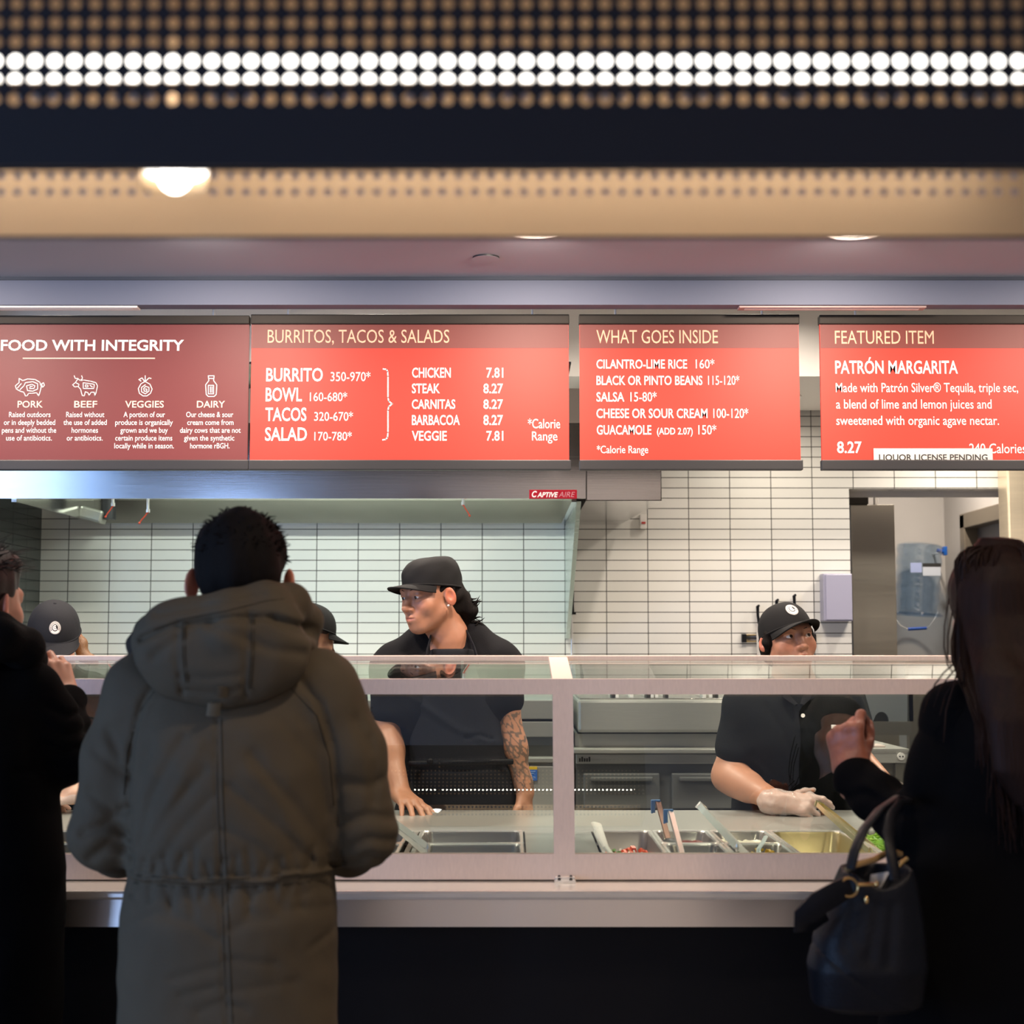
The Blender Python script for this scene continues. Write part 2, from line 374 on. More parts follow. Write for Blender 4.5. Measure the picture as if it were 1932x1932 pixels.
downlight(1.5, 1.9, ZC, 11, (1.0, 0.74, 0.5), 'added fill light over the queue, right of the hanging lamp box', g)  # warm fill lights added over the queue, none seen
downlight(0.3, 2.3, ZC, 8, (1.0, 0.80, 0.62), 'added fill light over the middle of the queue', g)
downlight(0.45, -2.2, ZC, 30, (1.0, 0.84, 0.7), 'added ceiling light near the storefront', g)  # pair added to brighten the storefront wall mirrored in the hood
downlight(1.7, -2.2, ZC, 30, (1.0, 0.84, 0.7), 'added ceiling light near the storefront, right one', g)
g = 'kitchen ceiling lights'
for x, y, p, lb in ((0.95, 5.65, 25, 'kitchen ceiling light behind the what-goes-inside board'), (2.1, 5.65, 30, 'kitchen ceiling light behind the featured item board'), (-0.5, 5.45, 34, 'kitchen ceiling light behind the burrito board'), (-1.7, 5.45, 20, 'kitchen ceiling light behind the maroon board'), (2.3, 8.3, 28, 'ceiling light in the back room')):
    downlight(x, y, ZK, p, (1.0, 0.87, 0.74), lb, g)
g = 'wall washers in the soffit'
for x, p, lb in ((1.25, 5, 'soffit light over the tiles, left of the wall opening'), (2.15, 9, 'soffit light over the tiles above the wall opening')):
    downlight(x, 6.82, zbk, p, (1.0, 0.90, 0.76), lb, g, aim=10)
# sprinkler cover plate in the ceiling
p = at(917, 489, 4.44); 
t = thing('sprinkler_cover', 'round white sprinkler cover plate flush in the ceiling, rim darkened as in shadow', 'sprinkler cover', (ax(917, 4.44, 489), 4.44, ZC))
MB().lathe([(0.0405, 0), (0.0405, -0.005)], (t.location.x, 4.44, ZC), n=32).build('rim', M_DARK, t, True)  # rim side coloured dark for the shadow at its near edge
MB().lathe([(0, -0.0052), (0.0405, -0.0052), (0.0405, -0.005)], (t.location.x, 4.44, ZC), n=32).build('plate', M_CEIL, t, True)
# slim air slots under the kitchen-side ledge of the beam
for x0, x1, nm in ((1393, 1745, 'pinkish slot diffuser along the ceiling beam, above the right-hand boards'), (-60, 262, 'white slot diffuser along the ceiling beam, above the maroon board')):
    a, b = ax(x0, 4.72, 580), ax(x1, 4.72, 580)
    t = thing('slot_diffuser', nm, 'air vent', ((a + b) / 2, 4.72, ZB), 'slot diffusers in the beam')
    MB().box(a, b, 4.70, 4.745, ZB - 0.007, ZB, 0.002).build('frame', M_WHITE if x0 < 0 else mat('pink_metal', (0.42, 0.30, 0.28), 0.5), t)
    MB().box(a + 0.02, b - 0.02, 4.714, 4.730, ZB - 0.0085, ZB - 0.006).build('slot', M_WHITE, t)

# ------------------------------------------------------------------ perforated lamp box overhead
YF = 1.20; YBK = 1.455
zf0 = az(315, YF); zb0 = az(445, YBK)
pit = 39.0 / F * YF / 1.02
M_NAVY = mat('navy_perforated_metal', (0.012, 0.014, 0.022), 0.55, 0.2)
M_BRONZE = mat('bronze_inner_metal', (0.56, 0.385, 0.225), 0.42, 0.25, bump=0.02, bscale=30)
def perforated(mb, x0, ncol, zlow, nrow, Y, pitch, r, bottom, top):
    """upright sheet facing -y with square-set round holes"""
    n = 12; bm = mb.bm
    x1 = x0 + ncol * pitch; zt = zlow + nrow * pitch
    for a, b, c, d in ((x0, x1, bottom, zlow), (x0, x1, zt, top)):
        if d - c > 1e-4: bm.faces.new([bm.verts.new(q) for q in ((a, Y, c), (b, Y, c), (b, Y, d), (a, Y, d))])
    h = pitch / 2
    for i in range(ncol):
        for j in range(nrow):
            cx, cz = x0 + (i + 0.5) * pitch, zlow + (j + 0.5) * pitch
            A = []; B = []
            for k in range(n):
                t = 2 * PI * k / n + PI / 4; c, s = math.cos(t), math.sin(t); m = max(abs(c), abs(s))
                A.append(bm.verts.new((cx + c / m * h, Y, cz + s / m * h))); B.append(bm.verts.new((cx + c * r, Y, cz + s * r)))
            for k in range(n): bm.faces.new((A[k], A[(k + 1) % n], B[(k + 1) % n], B[k]))
xf0, ncol = -1.12, 102
zrow = az(187, YF) - pit / 2
lb = thing('perforated_lamp_box', 'long dark perforated metal lamp box hanging overhead with rows of glowing round holes', 'hanging lamp', (-0.28, 1.33, zf0))
ztop = zrow + 10 * pit + 0.05; xf1 = xf0 + ncol * pit; zbr = az(362, YBK) - pit / 2
for nm, zr, Y, r, bt, m in (('front_panel', zrow, YF, 0.0047, zf0, M_NAVY), ('front_inner_sheet', zrow, YF + 0.0012, 0.0048, zf0, M_BRONZE), ('back_inner_sheet', zbr, YBK, 0.0038, zb0, M_BRONZE), ('back_panel', zbr, YBK + 0.0012, 0.0039, zb0 - 0.003, M_NAVY)):
    mb = MB(); perforated(mb, xf0, ncol, zr, 10, Y, pit, r, bt, ztop); mb.build(nm, m, lb, norm=False)
MB().box(xf0, xf1, YF, YBK, ztop, ztop + 0.004).build('top_panel', M_NAVY, lb)
MB().box(xf0 - 0.004, xf0, YF - 0.002, YBK + 0.003, zf0 + 0.004, ztop).build('end_plate', M_NAVY, lb); MB().box(xf1, xf1 + 0.004, YF - 0.002, YBK + 0.003, zf0 + 0.004, ztop).build('end_plate', M_NAVY, lb)
MB().box(xf0, xf1, YF + 0.0016, YF + 0.0125, zf0, zf0 + 0.003).build('bottom_lip', M_NAVY, lb)
YL = 1.30; ztube = az(127, YL)
MB().box(xf0 + 0.03, xf1 - 0.03, YL - 0.003, YL + 0.005, ztube - 0.0155, ztube + 0.0155, 0.002).build('led_carrier', M_BRONZE, lb)
MB().box(xf0 + 0.03, xf1 - 0.03, YL - 0.005, YL - 0.0035, ztube - 0.0145, ztube + 0.0145).build('led_strip', emis('led_glow', (1.0, 0.95, 0.88), 6.5), lb)
MB().box(xf0 + 0.03, xf1 - 0.03, YL + 0.0055, YL + 0.007, ztube - 0.006, ztube + 0.006).build('led_strip', emis('led_glow_back', (1.0, 0.92, 0.82), 18), lb)
for x in (xf0 + 0.25, xf1 - 0.25): MB().cyl((x, 1.33, ztop), (x, 1.33, ZC), 0.006, n=10).build('hanger_rod', M_DARK, lb, True)
# spot lamp inside the box
ps = at(330, 322, 1.335)
sl = thing('spot_lamp', 'small round spot lamp with a bright bulb under the lamp box, left of centre', 'spot lamp', ps)
MB().lathe([(0.0, 0.012), (0.027, 0.010), (0.029, 0.0), (0.026, -0.003), (0.0, -0.003)], ps, n=24).build('lens', emis('spot_disc_glow', (1, 0.95, 0.88), 7), sl, True)
MB().sphere((ps.x, ps.y, ps.z - 0.006), 0.0145, 16).build('bulb', emis('spot_bulb_glow', (1, 0.95, 0.88), 12), sl, True)
MB().cyl((ps.x, ps.y, ps.z + 0.012), (ps.x, ps.y, ztop), 0.008, n=10).lathe([(0.031, 0.0), (0.034, 0.002), (0.030, 0.02), (0.008, 0.022)], ps, n=24).build('housing', M_BRONZE, sl, True)

MB().grid(lambda u, v: (ps.x + 0.0325 * math.cos(PI * u), ps.y + 0.0315 * math.sin(PI * u), ps.z - 0.015 + 0.037 * v), 14, 2).build('added_shield', M_BRONZE, sl, True).modifiers.new('thickness', 'SOLIDIFY').thickness = 0.002  # shield added to keep the bulb out of the guard glass reflection
# ------------------------------------------------------------------ menu boards
YB = 4.80
def sat(name, col, col2=None, rough=0.52):
    m, nt, b = node_mat(name)
    b.inputs['Base Color'].default_value = (*col, 1); b.inputs['Roughness'].default_value = rough; b.inputs['Specular IOR Level'].default_value = 0.45
    return m
M_RED = sat('red_vinyl', (0.63, 0.036, 0.020)); M_MAROON = sat('maroon_vinyl', (0.155, 0.026, 0.026)); M_BAND = sat('brown_red_vinyl', (0.17, 0.035, 0.028))
def board(label, px0, px1, py0, py1, rail0, band=True, red=M_RED):
    """px0/px1 at the top; the board hangs plumb"""
    x0, x1 = ax(px0, YB, 605), ax(px1, YB, 605)
    zt, z1, z0, zz = az(rail0, YB), az(612, YB), az(868, YB), az(887, YB)
    t = thing('menu_board', label, 'menu board', ((x0 + x1) / 2, YB, zz), 'menu boards over the counter')
    MB().box(x0 + 0.002, x1 - 0.002, YB, YB + 0.012, z0 - 0.005, z1 + 0.005).build('panel', red, t)
    if band: MB().box(x0 + 0.003, x1 - 0.003, YB - 0.0006, YB + 0.001, az(657, YB), z1).build('heading_band', M_BAND, t)
    MB().box(x0 + 0.003, x1 - 0.003, YB + 0.012, YB + 0.016, z0 - 0.004, z1 + 0.004).build('back_plate', M_RAIL, t)
    MB().box(x0, x1, YB - 0.010, YB + 0.022, z1, zt, 0.003).build('top_rail', M_RAIL, t)
    MB().box(x0, x1 + 0.004, YB - 0.010, YB + 0.022, zz, z0, 0.003).build('bottom_rail', M_DARK, t)
    for x in (x0 + 0.12, x1 - 0.12): MB().cyl((x, YB + 0.006, zt), (x, YB + 0.006, ZK), 0.004, n=10).build('hanger', M_CHROME, t, True)
    return t
YT = YB - 0.0014
B1 = board('maroon menu board headed FOOD WITH INTEGRITY with four white line icons', -130, 471.5, 0, 0, 596, band=False, red=M_MAROON)
B2 = board('wide red menu board headed BURRITOS, TACOS & SALADS with prices', 474, 1074, 0, 0, 594)
B3 = board('red menu board headed WHAT GOES INSIDE listing fillings', 1092, 1507.5, 0, 0, 594)
B4 = board('red menu board headed FEATURED ITEM, cut off by the right edge', 1545, 2130, 0, 0, 595)
def texts(parent, name, m, rows, bold):
    for r in rows:
        mb = MB(); letter(mb, r[0], r[1], r[2], r[3], r[4], YT, r[5] if len(r) > 5 else bold); mb.build(name, m, parent)
# board 1
mb = MB(); letter(mb, 'FOOD WITH INTEGRITY', 1.3, 347, 661.1, 641.2, YT, 0.022)
mb.build('heading_lettering', M_WHITEINK, B1)
mb = MB(); a, b = at(42.7, 677.2, YT), at(292.4, 674.8, YT); mb.box(a.x, b.x, YT, YT + 0.001, a.z, b.z); mb.build('underline', mat('pale_ink', (0.75, 0.5, 0.42), 0.6), B1)
texts(B1, 'subheading_lettering', mat('pale_salmon_ink', (0.88, 0.62, 0.50), 0.6), [('PORK', 33, 80.7, 768.8, 756.3), ('BEEF', 139.8, 183.2, 768.8, 756.3), ('VEGGIES', 236, 309, 768.8, 756.3), ('DAIRY', 371.4, 424.4, 768.8, 756.3)], 0.012)
para = {'P': [('Raised outdoors', 16.8, 95.2), ('or in deeply bedded', 7.2, 104), ('pens and without the', 3.6, 106), ('use of antibiotics.', 11.4, 97.8)],
        'B': [('Raised without', 124.7, 196.7), ('the use of added', 119.6, 201.3), ('hormones', 135, 184.8), ('or antibiotics.', 125.8, 193.6)],
        'V': [('A portion of our', 233, 311.3), ('produce is organically', 217.4, 326), ('grown and we buy', 227, 316.5), ('certain produce items', 217.4, 325), ('locally while in season.', 215.6, 328)],
        'D': [('Our cheese & sour', 351.2, 440), ('cream come from', 353.3, 440.5), ('dairy cows that are not', 339.5, 454), ('given the synthetic', 347.3, 442), ('hormone rBGH.', 358.7, 433)]}
rows = []
for k, L in para.items():
    for i, (s, a, b) in enumerate(L): rows.append((s, a, b, 786.9 + 14.75 * i, 777.0 + 14.75 * i))
texts(B1, 'lettering', M_WHITEINK, rows, 0.005)
def strokes(parent, lines, w=1.5, cyc=()):
    mb = MB()
    for L in lines:
        pts = [at(x, y, YT) for x, y in L]
        for a, b in zip(pts, pts[1:]):
            d = b - a
            if d.length < 1e-6: continue
            n = Vector((-d.z, 0, d.x)).normalized() * (w / F * YB / 2); e = d.normalized() * (w / F * YB / 3)
            mb.bm.faces.new([mb.bm.verts.new(q) for q in (a - e + n, b + e + n, b + e - n, a - e - n)])
    return mb.build('icon', M_WHITEINK, parent)
strokes(B1, [[(29, 728), (36, 722), (36, 714), (43, 718), (52, 715), (66, 716), (75, 721), (78, 729), (76, 738), (73, 747), (69, 741), (60, 742), (54, 742), (51, 747), (48, 747), (45, 740), (38, 738), (31, 734), (29, 728)],
             [(76, 726), (82, 722), (84, 727), (80, 731), (79, 726)], [(40, 724), (33, 732)], [(38, 735), (45, 728), (48, 722), (62, 720), (71, 724), (71, 734), (62, 738), (52, 737), (50, 728), (60, 725), (66, 728), (64, 733), (56, 733), (57, 729), (61, 729)]], 1.7)
strokes(B1, [[(140, 709), (142, 714), (147, 714), (151, 718), (156, 714), (154, 709)], [(147, 715), (142, 722), (137, 726), (141, 730), (147, 729), (152, 734), (155, 746), (159, 747), (161, 739), (166, 741), (168, 746), (172, 740), (178, 740), (179, 747), (182, 738), (184, 728), (181, 722), (170, 719), (158, 717), (151, 718)],
             [(157, 722), (157, 733), (177, 733), (178, 725), (157, 722)], [(161, 726), (161, 730), (166, 730), (166, 727), (161, 726)], [(170, 727), (174, 730)], [(143, 722), (149, 725), (148, 729)]], 1.6)
strokes(B1, [[(273, 720), (266, 724), (261, 733), (263, 742), (270, 747), (277, 747), (284, 742), (287, 734), (283, 725), (276, 721), (273, 720)], [(273, 720), (268, 713), (264, 715)], [(274, 719), (274, 709)], [(275, 719), (281, 713), (285, 714)], [(266, 719), (262, 716)],
             [(274, 726), (267, 731), (267, 739), (274, 743), (281, 738), (281, 731), (275, 729), (271, 733), (272, 738), (277, 738), (277, 734), (274, 734)]], 1.7)
strokes(B1, [[(393, 709), (404, 709), (403, 718), (409, 726), (408, 744), (404, 748), (393, 748), (389, 744), (388, 726), (394, 718), (393, 709)], [(393, 727), (393, 743), (403, 743), (403, 727), (393, 727)], [(397, 730), (397, 740)], [(400, 730), (400, 740)], [(394, 714), (403, 714)]], 1.7)
# board 2
mb = MB(); letter(mb, 'BURRITOS, TACOS & SALADS', 504.8, 847.7, 646.7, 622.2, YT, 0.0, ref='H'); mb.build('heading_lettering', M_SALMON, B2)
r2 = [('BURRITO', 502, 609, 719, 694.5), ('BOWL', 501, 569.5, 756.7, 731.5), ('TACOS', 500.5, 578, 793.8, 769), ('SALAD', 499.8, 579, 831, 806.5),
      ('CHICKEN', 777.4, 850.4, 712, 693.8), ('STEAK', 777, 830, 741.6, 723.8), ('CARNITAS', 777, 859, 771, 753.7), ('BARBACOA', 777, 867.6, 801.5, 783), ('VEGGIE', 777, 843, 831, 813),
      ('7.81', 917.7, 949.7, 712, 693.8), ('8.27', 912, 949, 741.6, 723.8), ('8.27', 912, 949, 771, 753.7), ('8.27', 912, 949, 801.5, 783), ('7.81', 917.7, 949.7, 831, 813)]
texts(B2, 'lettering', M_WHITEINK, r2, 0.017)
texts(B2, 'calorie_lettering', M_WHITEINK, [('350-970*', 623.6, 699, 719, 702), ('160-680*', 584.6, 655, 756.7, 740.5), ('320-670*', 592.7, 666, 793.8, 777.5), ('170-780*', 593, 663.7, 831, 815), ('*Calorie', 996, 1056.7, 808, 790.4), ('Range', 1003.8, 1051.6, 831, 814)], 0.003)
br = [(723, 696), (729, 697), (731.5, 701), (732, 710), (732, 750), (733.5, 757), (740, 762)]
br2 = [(740, 762), (733.5, 767), (732, 774), (732, 816), (731, 825), (728, 829), (722, 830)]
o = strokes(B2, [br, br2], 2.6); o.name = 'brace_mark'
# board 3
mb = MB(); letter(mb, 'WHAT GOES INSIDE', 1125.4, 1354.7, 647.6, 622.8, YT, 0.0); mb.build('heading_lettering', M_SALMON, B3)
texts(B3, 'lettering', M_WHITEINK, [('CILANTRO-LIME RICE', 1125.4, 1296.5, 695, 678.3), ('BLACK OR PINTO BEANS', 1125.4, 1325.4, 726, 709), ('SALSA', 1125.4, 1178, 757.3, 740), ('CHEESE OR SOUR CREAM', 1125.4, 1335, 788.4, 771), ('GUACAMOLE', 1126, 1229, 819.6, 802.2), ('(ADD 2.07)', 1239.6, 1307, 819.6, 807)], 0.015)
texts(B3, 'calorie_lettering', M_WHITEINK, [('160*', 1312.8, 1348, 695, 678.3), ('115-120*', 1336, 1395, 726, 709), ('15-80*', 1189.5, 1239, 757.3, 740), ('100-120*', 1346, 1412, 788.4, 771), ('150*', 1317.7, 1351.6, 819.6, 802.2), ('*Calorie Range', 1126, 1223, 855, 841)], 0.003)
# board 4
mb = MB(); letter(mb, 'FEATURED ITEM', 1575.4, 1762, 648.5, 624, YT, 0.0); mb.build('heading_lettering', M_SALMON, B4)
texts(B4, 'lettering', M_WHITEINK, [('PATR\u00d3N MARGARITA', 1576, 1807.4, 704.5, 680.5), ('8.27', 1579.5, 1626, 854.3, 833)], 0.017)
texts(B4, 'description_lettering', M_WHITEINK, [('Made with Patr\u00f3n Silver\u00ae Tequila, triple sec,', 1577, 1921, 739.7, 722.6), ('a blend of lime and lemon juices and', 1577.7, 1871, 770.8, 753.6), ('sweetened with organic agave nectar.', 1578, 1885, 801.5, 784.5), ('240 Calories', 1829, 1936, 855, 837)], 0.003)
# notice card tucked behind the bottom rail
a, b = at(1648.6, 868, YB - 0.004), at(1872.4, 846, YB - 0.004)
no = thing('notice_card', 'white card reading LIQUOR LICENSE PENDING tucked in the featured item board', 'notice', ((a.x + b.x) / 2, YB - 0.004, a.z - 0.004))
MB().box(a.x, b.x, YB - 0.0048, YB - 0.0032, a.z - 0.004, b.z).build('card', mat('card_paper', (0.60, 0.56, 0.52), 0.7), no)
mb = MB(); letter(mb, 'LIQUOR LICENSE PENDING', 1658.5, 1863.4, 868.6, 857.2, YB - 0.0055, 0.018); mb.build('lettering', M_BLACKINK, no)

# ------------------------------------------------------------------ exhaust hood
YH = 5.95
hx0, hx1 = -2.75, ax(1105, YH, 915); hz0, hz1 = az(940.5, YH), az(888, YH); hzt = az(735, YH)
ix0, ix1 = -1.99, ax(1058, YW, 1000)      # left end panel, right end panel
hzb = az(990, YW)                          # lower edge at the wall
hd = thing('exhaust_hood', 'long stainless steel exhaust hood hanging over the cooking line', 'exhaust hood', ((hx0 + hx1) / 2, 6.5, hz0))
LH = 0.105   # the face leans out towards its top
zf_t = hzt - 0.14; yf_t = YH - (zf_t - hz0) * LH
MB().hexa([(hx0, YH, hz0), (hx1, YH, hz0), (hx1, YH + 0.02, hz0), (hx0, YH + 0.02, hz0), (hx0, yf_t, zf_t), (hx1, yf_t, zf_t), (hx1, yf_t + 0.02, zf_t), (hx0, yf_t + 0.02, zf_t)]).build('front_panel', M_STEELB, hd)
MB().box(hx0, hx1, yf_t + 0.005, YH + 0.05, hzt - 0.14, hzt).build('cladding', mat('brown_cladding', (0.10, 0.085, 0.075), 0.5), hd)
MB().hexa([(ix0 - 0.02, YH + 0.02, hz0 - 0.012), (ix0, YH + 0.02, hz0 - 0.012), (ix0, YW, hzb), (ix0 - 0.02, YW, hzb), (ix0 - 0.02, YH + 0.02, hzt - 0.2), (ix0, YH + 0.02, hzt - 0.2), (ix0, YW, hzt - 0.2), (ix0 - 0.02, YW, hzt - 0.2)]).build('end_panel', M_STEELB, hd)
MB().hexa([(ix1, YH + 0.02, hz0 - 0.012), (ix1 + 0.02, YH + 0.02, hz0 - 0.012), (ix1 + 0.02, YW, hzb), (ix1, YW, hzb), (ix1, YH + 0.02, hzt - 0.2), (ix1 + 0.02, YH + 0.02, hzt - 0.2), (ix1 + 0.02, YW, hzt - 0.2), (ix1, YW, hzt - 0.2)]).build('end_panel', M_STEELB, hd)
# bright back trough under the filters, filters, lip
zfl = hzb + 0.10
MB().hexa([(ix0, YW - 0.10, hzb), (ix1, YW - 0.10, hzb), (ix1, YW, hzb), (ix0, YW, hzb), (ix0, YW - 0.22, zfl), (ix1, YW - 0.22, zfl), (ix1, YW, zfl), (ix0, YW, zfl)]).build('grease_trough', steel('trough_steel', (0.60, 0.62, 0.58), 0.20, (2, 2, 14), 0.05), hd)
M_FILT = steel('filter_steel', (0.52, 0.54, 0.48), 0.35)
nfl = 9; fw = (ix1 - ix0) / nfl
for i in range(nfl):
    mb = MB(); x0 = ix0 + i * fw
    lo = Vector((0, YW - 0.24, zfl + 0.01)); hi = Vector((0, YW - 0.62, zfl + 0.42)); nrm = Vector((0, -(hi.z - lo.z), hi.y - lo.y)).normalized()
    n = 10
    for k in range(n):
        a = x0 + 0.008 + (fw - 0.016) * k / n; b = a + (fw - 0.016) / n * 0.55
        mb.bar(lo + Vector(((a + b) / 2, 0, 0)), hi + Vector(((a + b) / 2, 0, 0)), b - a, 0.012, up=nrm)
    o1 = lo + nrm * 0.02; o2 = hi + nrm * 0.02
    mb.hexa([(x0, o1.y, o1.z), (x0 + fw, o1.y, o1.z), (x0 + fw, o1.y + 0.004, o1.z + 0.004), (x0, o1.y + 0.004, o1.z + 0.004), (x0, o2.y, o2.z), (x0 + fw, o2.y, o2.z), (x0 + fw, o2.y + 0.004, o2.z + 0.004), (x0, o2.y + 0.004, o2.z + 0.004)])
    mb.build('baffle_filter', M_FILT, hd)
MB().box(ix0, ix1, YH + 0.02, YW - 0.55, zfl + 0.45, zfl + 0.46).build('inner_top', M_STEELB, hd)
M_HL = emis('hood_tube', (0.92, 1.0, 0.86), 4)
for i, x in enumerate((-1.5, -0.85, -0.2)):
    q = MB().box(x - 0.2, x + 0.2, YH + 0.30, YH + 0.42, zfl + 0.415, zfl + 0.45, 0.01).build('hood_light', M_WHITE, hd)
    MB().box(x - 0.185, x + 0.185, YH + 0.315, YH + 0.405, zfl + 0.410, zfl + 0.4155).build('diffuser', M_HL, q)
    l = bpy.data.lights.new('hood_lamp', 'AREA'); l.shape = 'RECTANGLE'; l.size = 0.37; l.size_y = 0.1; l.energy = 9; l.color = (0.88, 1.0, 0.88)
    o = bpy.data.objects.new('hood_lamp', l); COL.objects.link(o); o.parent = q; o.location = Vector((x, YH + 0.36, zfl + 0.40)) - wloc(q)
# maker's plate on the hood
a, b = at(998.5, 941, YH - 0.004), at(1088.6, 924, YH - 0.004)
pl = MB().box(a.x, b.x, YH - 0.0045, YH + 0.01, a.z, b.z, 0.001).build('maker_plate', mat('crimson_plate', (0.36, 0.006, 0.02), 0.4), hd)
mb = MB(); letter(mb, 'C', 1003.4, 1013, 937.8, 926.3, YH - 0.0046, 0.03, 0.25); letter(mb, 'APTIVE', 1013.5, 1053, 937.8, 928.5, YH - 0.0046, 0.03, 0.25); mb.build('lettering', M_WHITEINK, pl)
mb = MB(); letter(mb, 'AIRE', 1054, 1085, 937.8, 928, YH - 0.0046, 0.0, 0.25); mb.build('lettering', mat('pale_red_ink', (0.55, 0.25, 0.28), 0.5), pl)
# fire-suppression nozzles with red cords
for px, py0, py1, Y, sw in ((213, 940, 955, 6.15, -14), (279, 941, 967, 6.15, -16), (874, 941, 953, 6.15, 12)):
    a, b = at(px, py0 - 6, Y), at(px, py1, Y)
    nz = MB().cyl(a, b, 0.006, n=10).cyl(at(px, py1 - 6, Y), b, 0.009, n=10).build('nozzle', M_CHROME, hd, True)
    c = [at(px, py1 - 1, Y), at(px + sw * 0.3, py1 + 6, Y), at(px + sw * 0.75, py1 + 14, Y), at(px + sw, py1 + 20, Y)]
    MB().tube(c, 0.0028, 6).sphere(c[0], 0.006, 8).sphere(c[-1], 0.005, 8).build('red_cord', mat('red_cord', (0.75, 0.08, 0.03), 0.5), nz, True)
c0 = at(176, 972, 6.9)
lf = MB().obox(Matrix.Translation(c0) @ Matrix.Rotation(0.25, 4, 'Y'), 0.11, 0.10, 0.06, 0.012).build('gas_igniter_box', mat('aged_steel', (0.42, 0.42, 0.36), 0.4, 0.8), hd)
MB().cyl(c0 + Vector((0.07, 0, -0.02)), c0 + Vector((0.07, 0, 0.09)), 0.035, n=14).build('cup', M_DARK, lf, True)
# tapered end skirt
ztop_s, zbot_s = az(992, YW), az(1205, YW)
MB().prism([(ix1 + 0.02, 5.95, hz0 - 0.012), (ix1 + 0.02, YW - 0.001, ztop_s), (ix1 + 0.02, YW - 0.001, zbot_s), (ix1 + 0.02, YW - 0.12, zbot_s)], (0.018, 0, 0)).build('end_skirt', steel('skirt_steel', (0.62, 0.70, 0.66), 0.25, (3, 3, 60)), hd)
# fire cabinet at the right end of the hood
cx0, cx1 = hx1 + 0.001, ax(1248, YH, 915); cz0 = az(945, YH); wx1 = ax(1170, YW, 990)
fc = thing('hood_end_cabinet', 'square stainless cabinet at the right end of the exhaust hood', 'cabinet', ((cx0 + cx1) / 2, YH + 0.3, cz0))
MB().hexa([(cx0, YH, cz0), (cx1, YH, cz0), (wx1, YW - 0.002, hzb), (cx0, YW - 0.002, hzb), (cx0, YH, hzt - 0.14), (cx1, YH, hzt - 0.14), (wx1, YW - 0.002, hzt - 0.14), (cx0, YW - 0.002, hzt - 0.14)]).build('body', M_STEELB, fc)
MB().hexa([(cx0 + 0.004, YH - 0.005, cz0 + 0.004), (cx1 - 0.004, YH - 0.005, cz0 + 0.004), (cx1 - 0.004, YH + 0.02, cz0 + 0.004), (cx0 + 0.004, YH + 0.02, cz0 + 0.004), (cx0 + 0.004, yf_t - 0.005, zf_t - 0.006), (cx1 - 0.004, yf_t - 0.005, zf_t - 0.006), (cx1 - 0.004, YH + 0.02, zf_t - 0.006), (cx0 + 0.004, YH + 0.02, zf_t - 0.006)]).build('door', M_STEELB, fc)
# ------------------------------------------------------------------ serving counter
CX0, CX1 = -3.0, 3.2
ZL = H - 0.5835; ZD = H - 0.54; YE = 3.55
zap = az(1748, YE)
wells = [(-1.42, -0.86, 3.735, 4.275), (-0.845, -0.275, 3.735, 4.275), (-0.262, 0.036, 3.735, 4.275), (0.222, 1.40, 3.735, 4.275)]
sc = thing('serving_counter', 'long serving counter with stainless ledge and apron over a black front', 'counter', (0, 4.2, 0))
MB().box(CX0, CX1, 3.64, 4.78, 0.10, zap + 0.02).box(CX0, CX1, 3.68, 4.74, 0, 0.10).build('base', M_BLACK, sc)
MB().hexa([(CX0, YE - 0.0055, zap), (CX1, YE - 0.0055, zap), (CX1, YE + 0.05, zap), (CX0, YE + 0.05, zap), (CX0, YE, ZL - 0.012), (CX1, YE, ZL - 0.012), (CX1, YE + 0.05, ZL - 0.012), (CX0, YE + 0.05, ZL - 0.012)]).build('apron', steel('apron_steel', (0.78, 0.73, 0.69), 0.30, (420, 6, 1.5), 0.05), sc)
MB().box(CX0, CX1, YE - 0.012, 3.74, ZL - 0.022, ZL, 0.007).build('ledge', mat('ledge_steel', (0.80, 0.77, 0.73), 0.24, 0.6, nscale=3, namt=0.06, stretch=(4, 60, 4)), sc)
mb = MB(); z0, z1 = ZD - 0.03, ZD
mb.box(CX0, CX1, 3.715, 3.735, ZL - 0.02, z1); mb.box(CX0, CX1, 4.275, 4.80, z0, z1, 0.004)
xs = [CX0] + [v for w in wells for v in w[:2]] + [CX1]
for a, b in zip(xs[0::2], xs[1::2]): mb.box(a, b, 3.735, 4.275, z0, z1)
mb.box(CX0, CX1, 4.785, 4.80, ZD - 0.10, z0 + 0.005)
mb.build('deck', M_DECK, sc)
mb = MB()
for w in wells: mb.box(w[0], w[1], w[2], w[3], 0.72, 0.73).box(w[0], w[0] + 0.004, w[2], w[3], 0.73, z0).box(w[1] - 0.004, w[1], w[2], w[3], 0.73, z0)
mb.build('well_liner', M_PAN, sc)
for x in (-0.66, 0.25):     # slots along the foot of the guard
    pass
# ------------------------------------------------------------------ sneeze guard
LEAN = math.tan(math.radians(12.85))
YB0 = 3.675; zb0_, zb1_ = ZL + 0.004, az(1612, YB0 + 0.01)
zt1_ = az(1281, YB0 + 0.105); zt0_ = az(1310, YB0 + 0.10)
def yl(z): return YB0 + (z - zb0_) * LEAN
GX0, GX1 = -3.0, 3.2
posts = [ax(1063.5, 3.73, 1450) + 1.5 * k for k in (-2, -1, 0, 1, 2)]
sg = thing('sneeze_guard', 'steel framed glass sneeze guard along the serving counter', 'sneeze guard', (0, 3.8, ZL))
def lean_bar(mb, x0, x1, za, zb, th=0.028, bev=0.003):
    mb.hexa([(x0, yl(za), za), (x1, yl(za), za), (x1, yl(za) + th, za), (x0, yl(za) + th, za), (x0, yl(zb), zb), (x1, yl(zb), zb), (x1, yl(zb) + th, zb), (x0, yl(zb) + th, zb)])
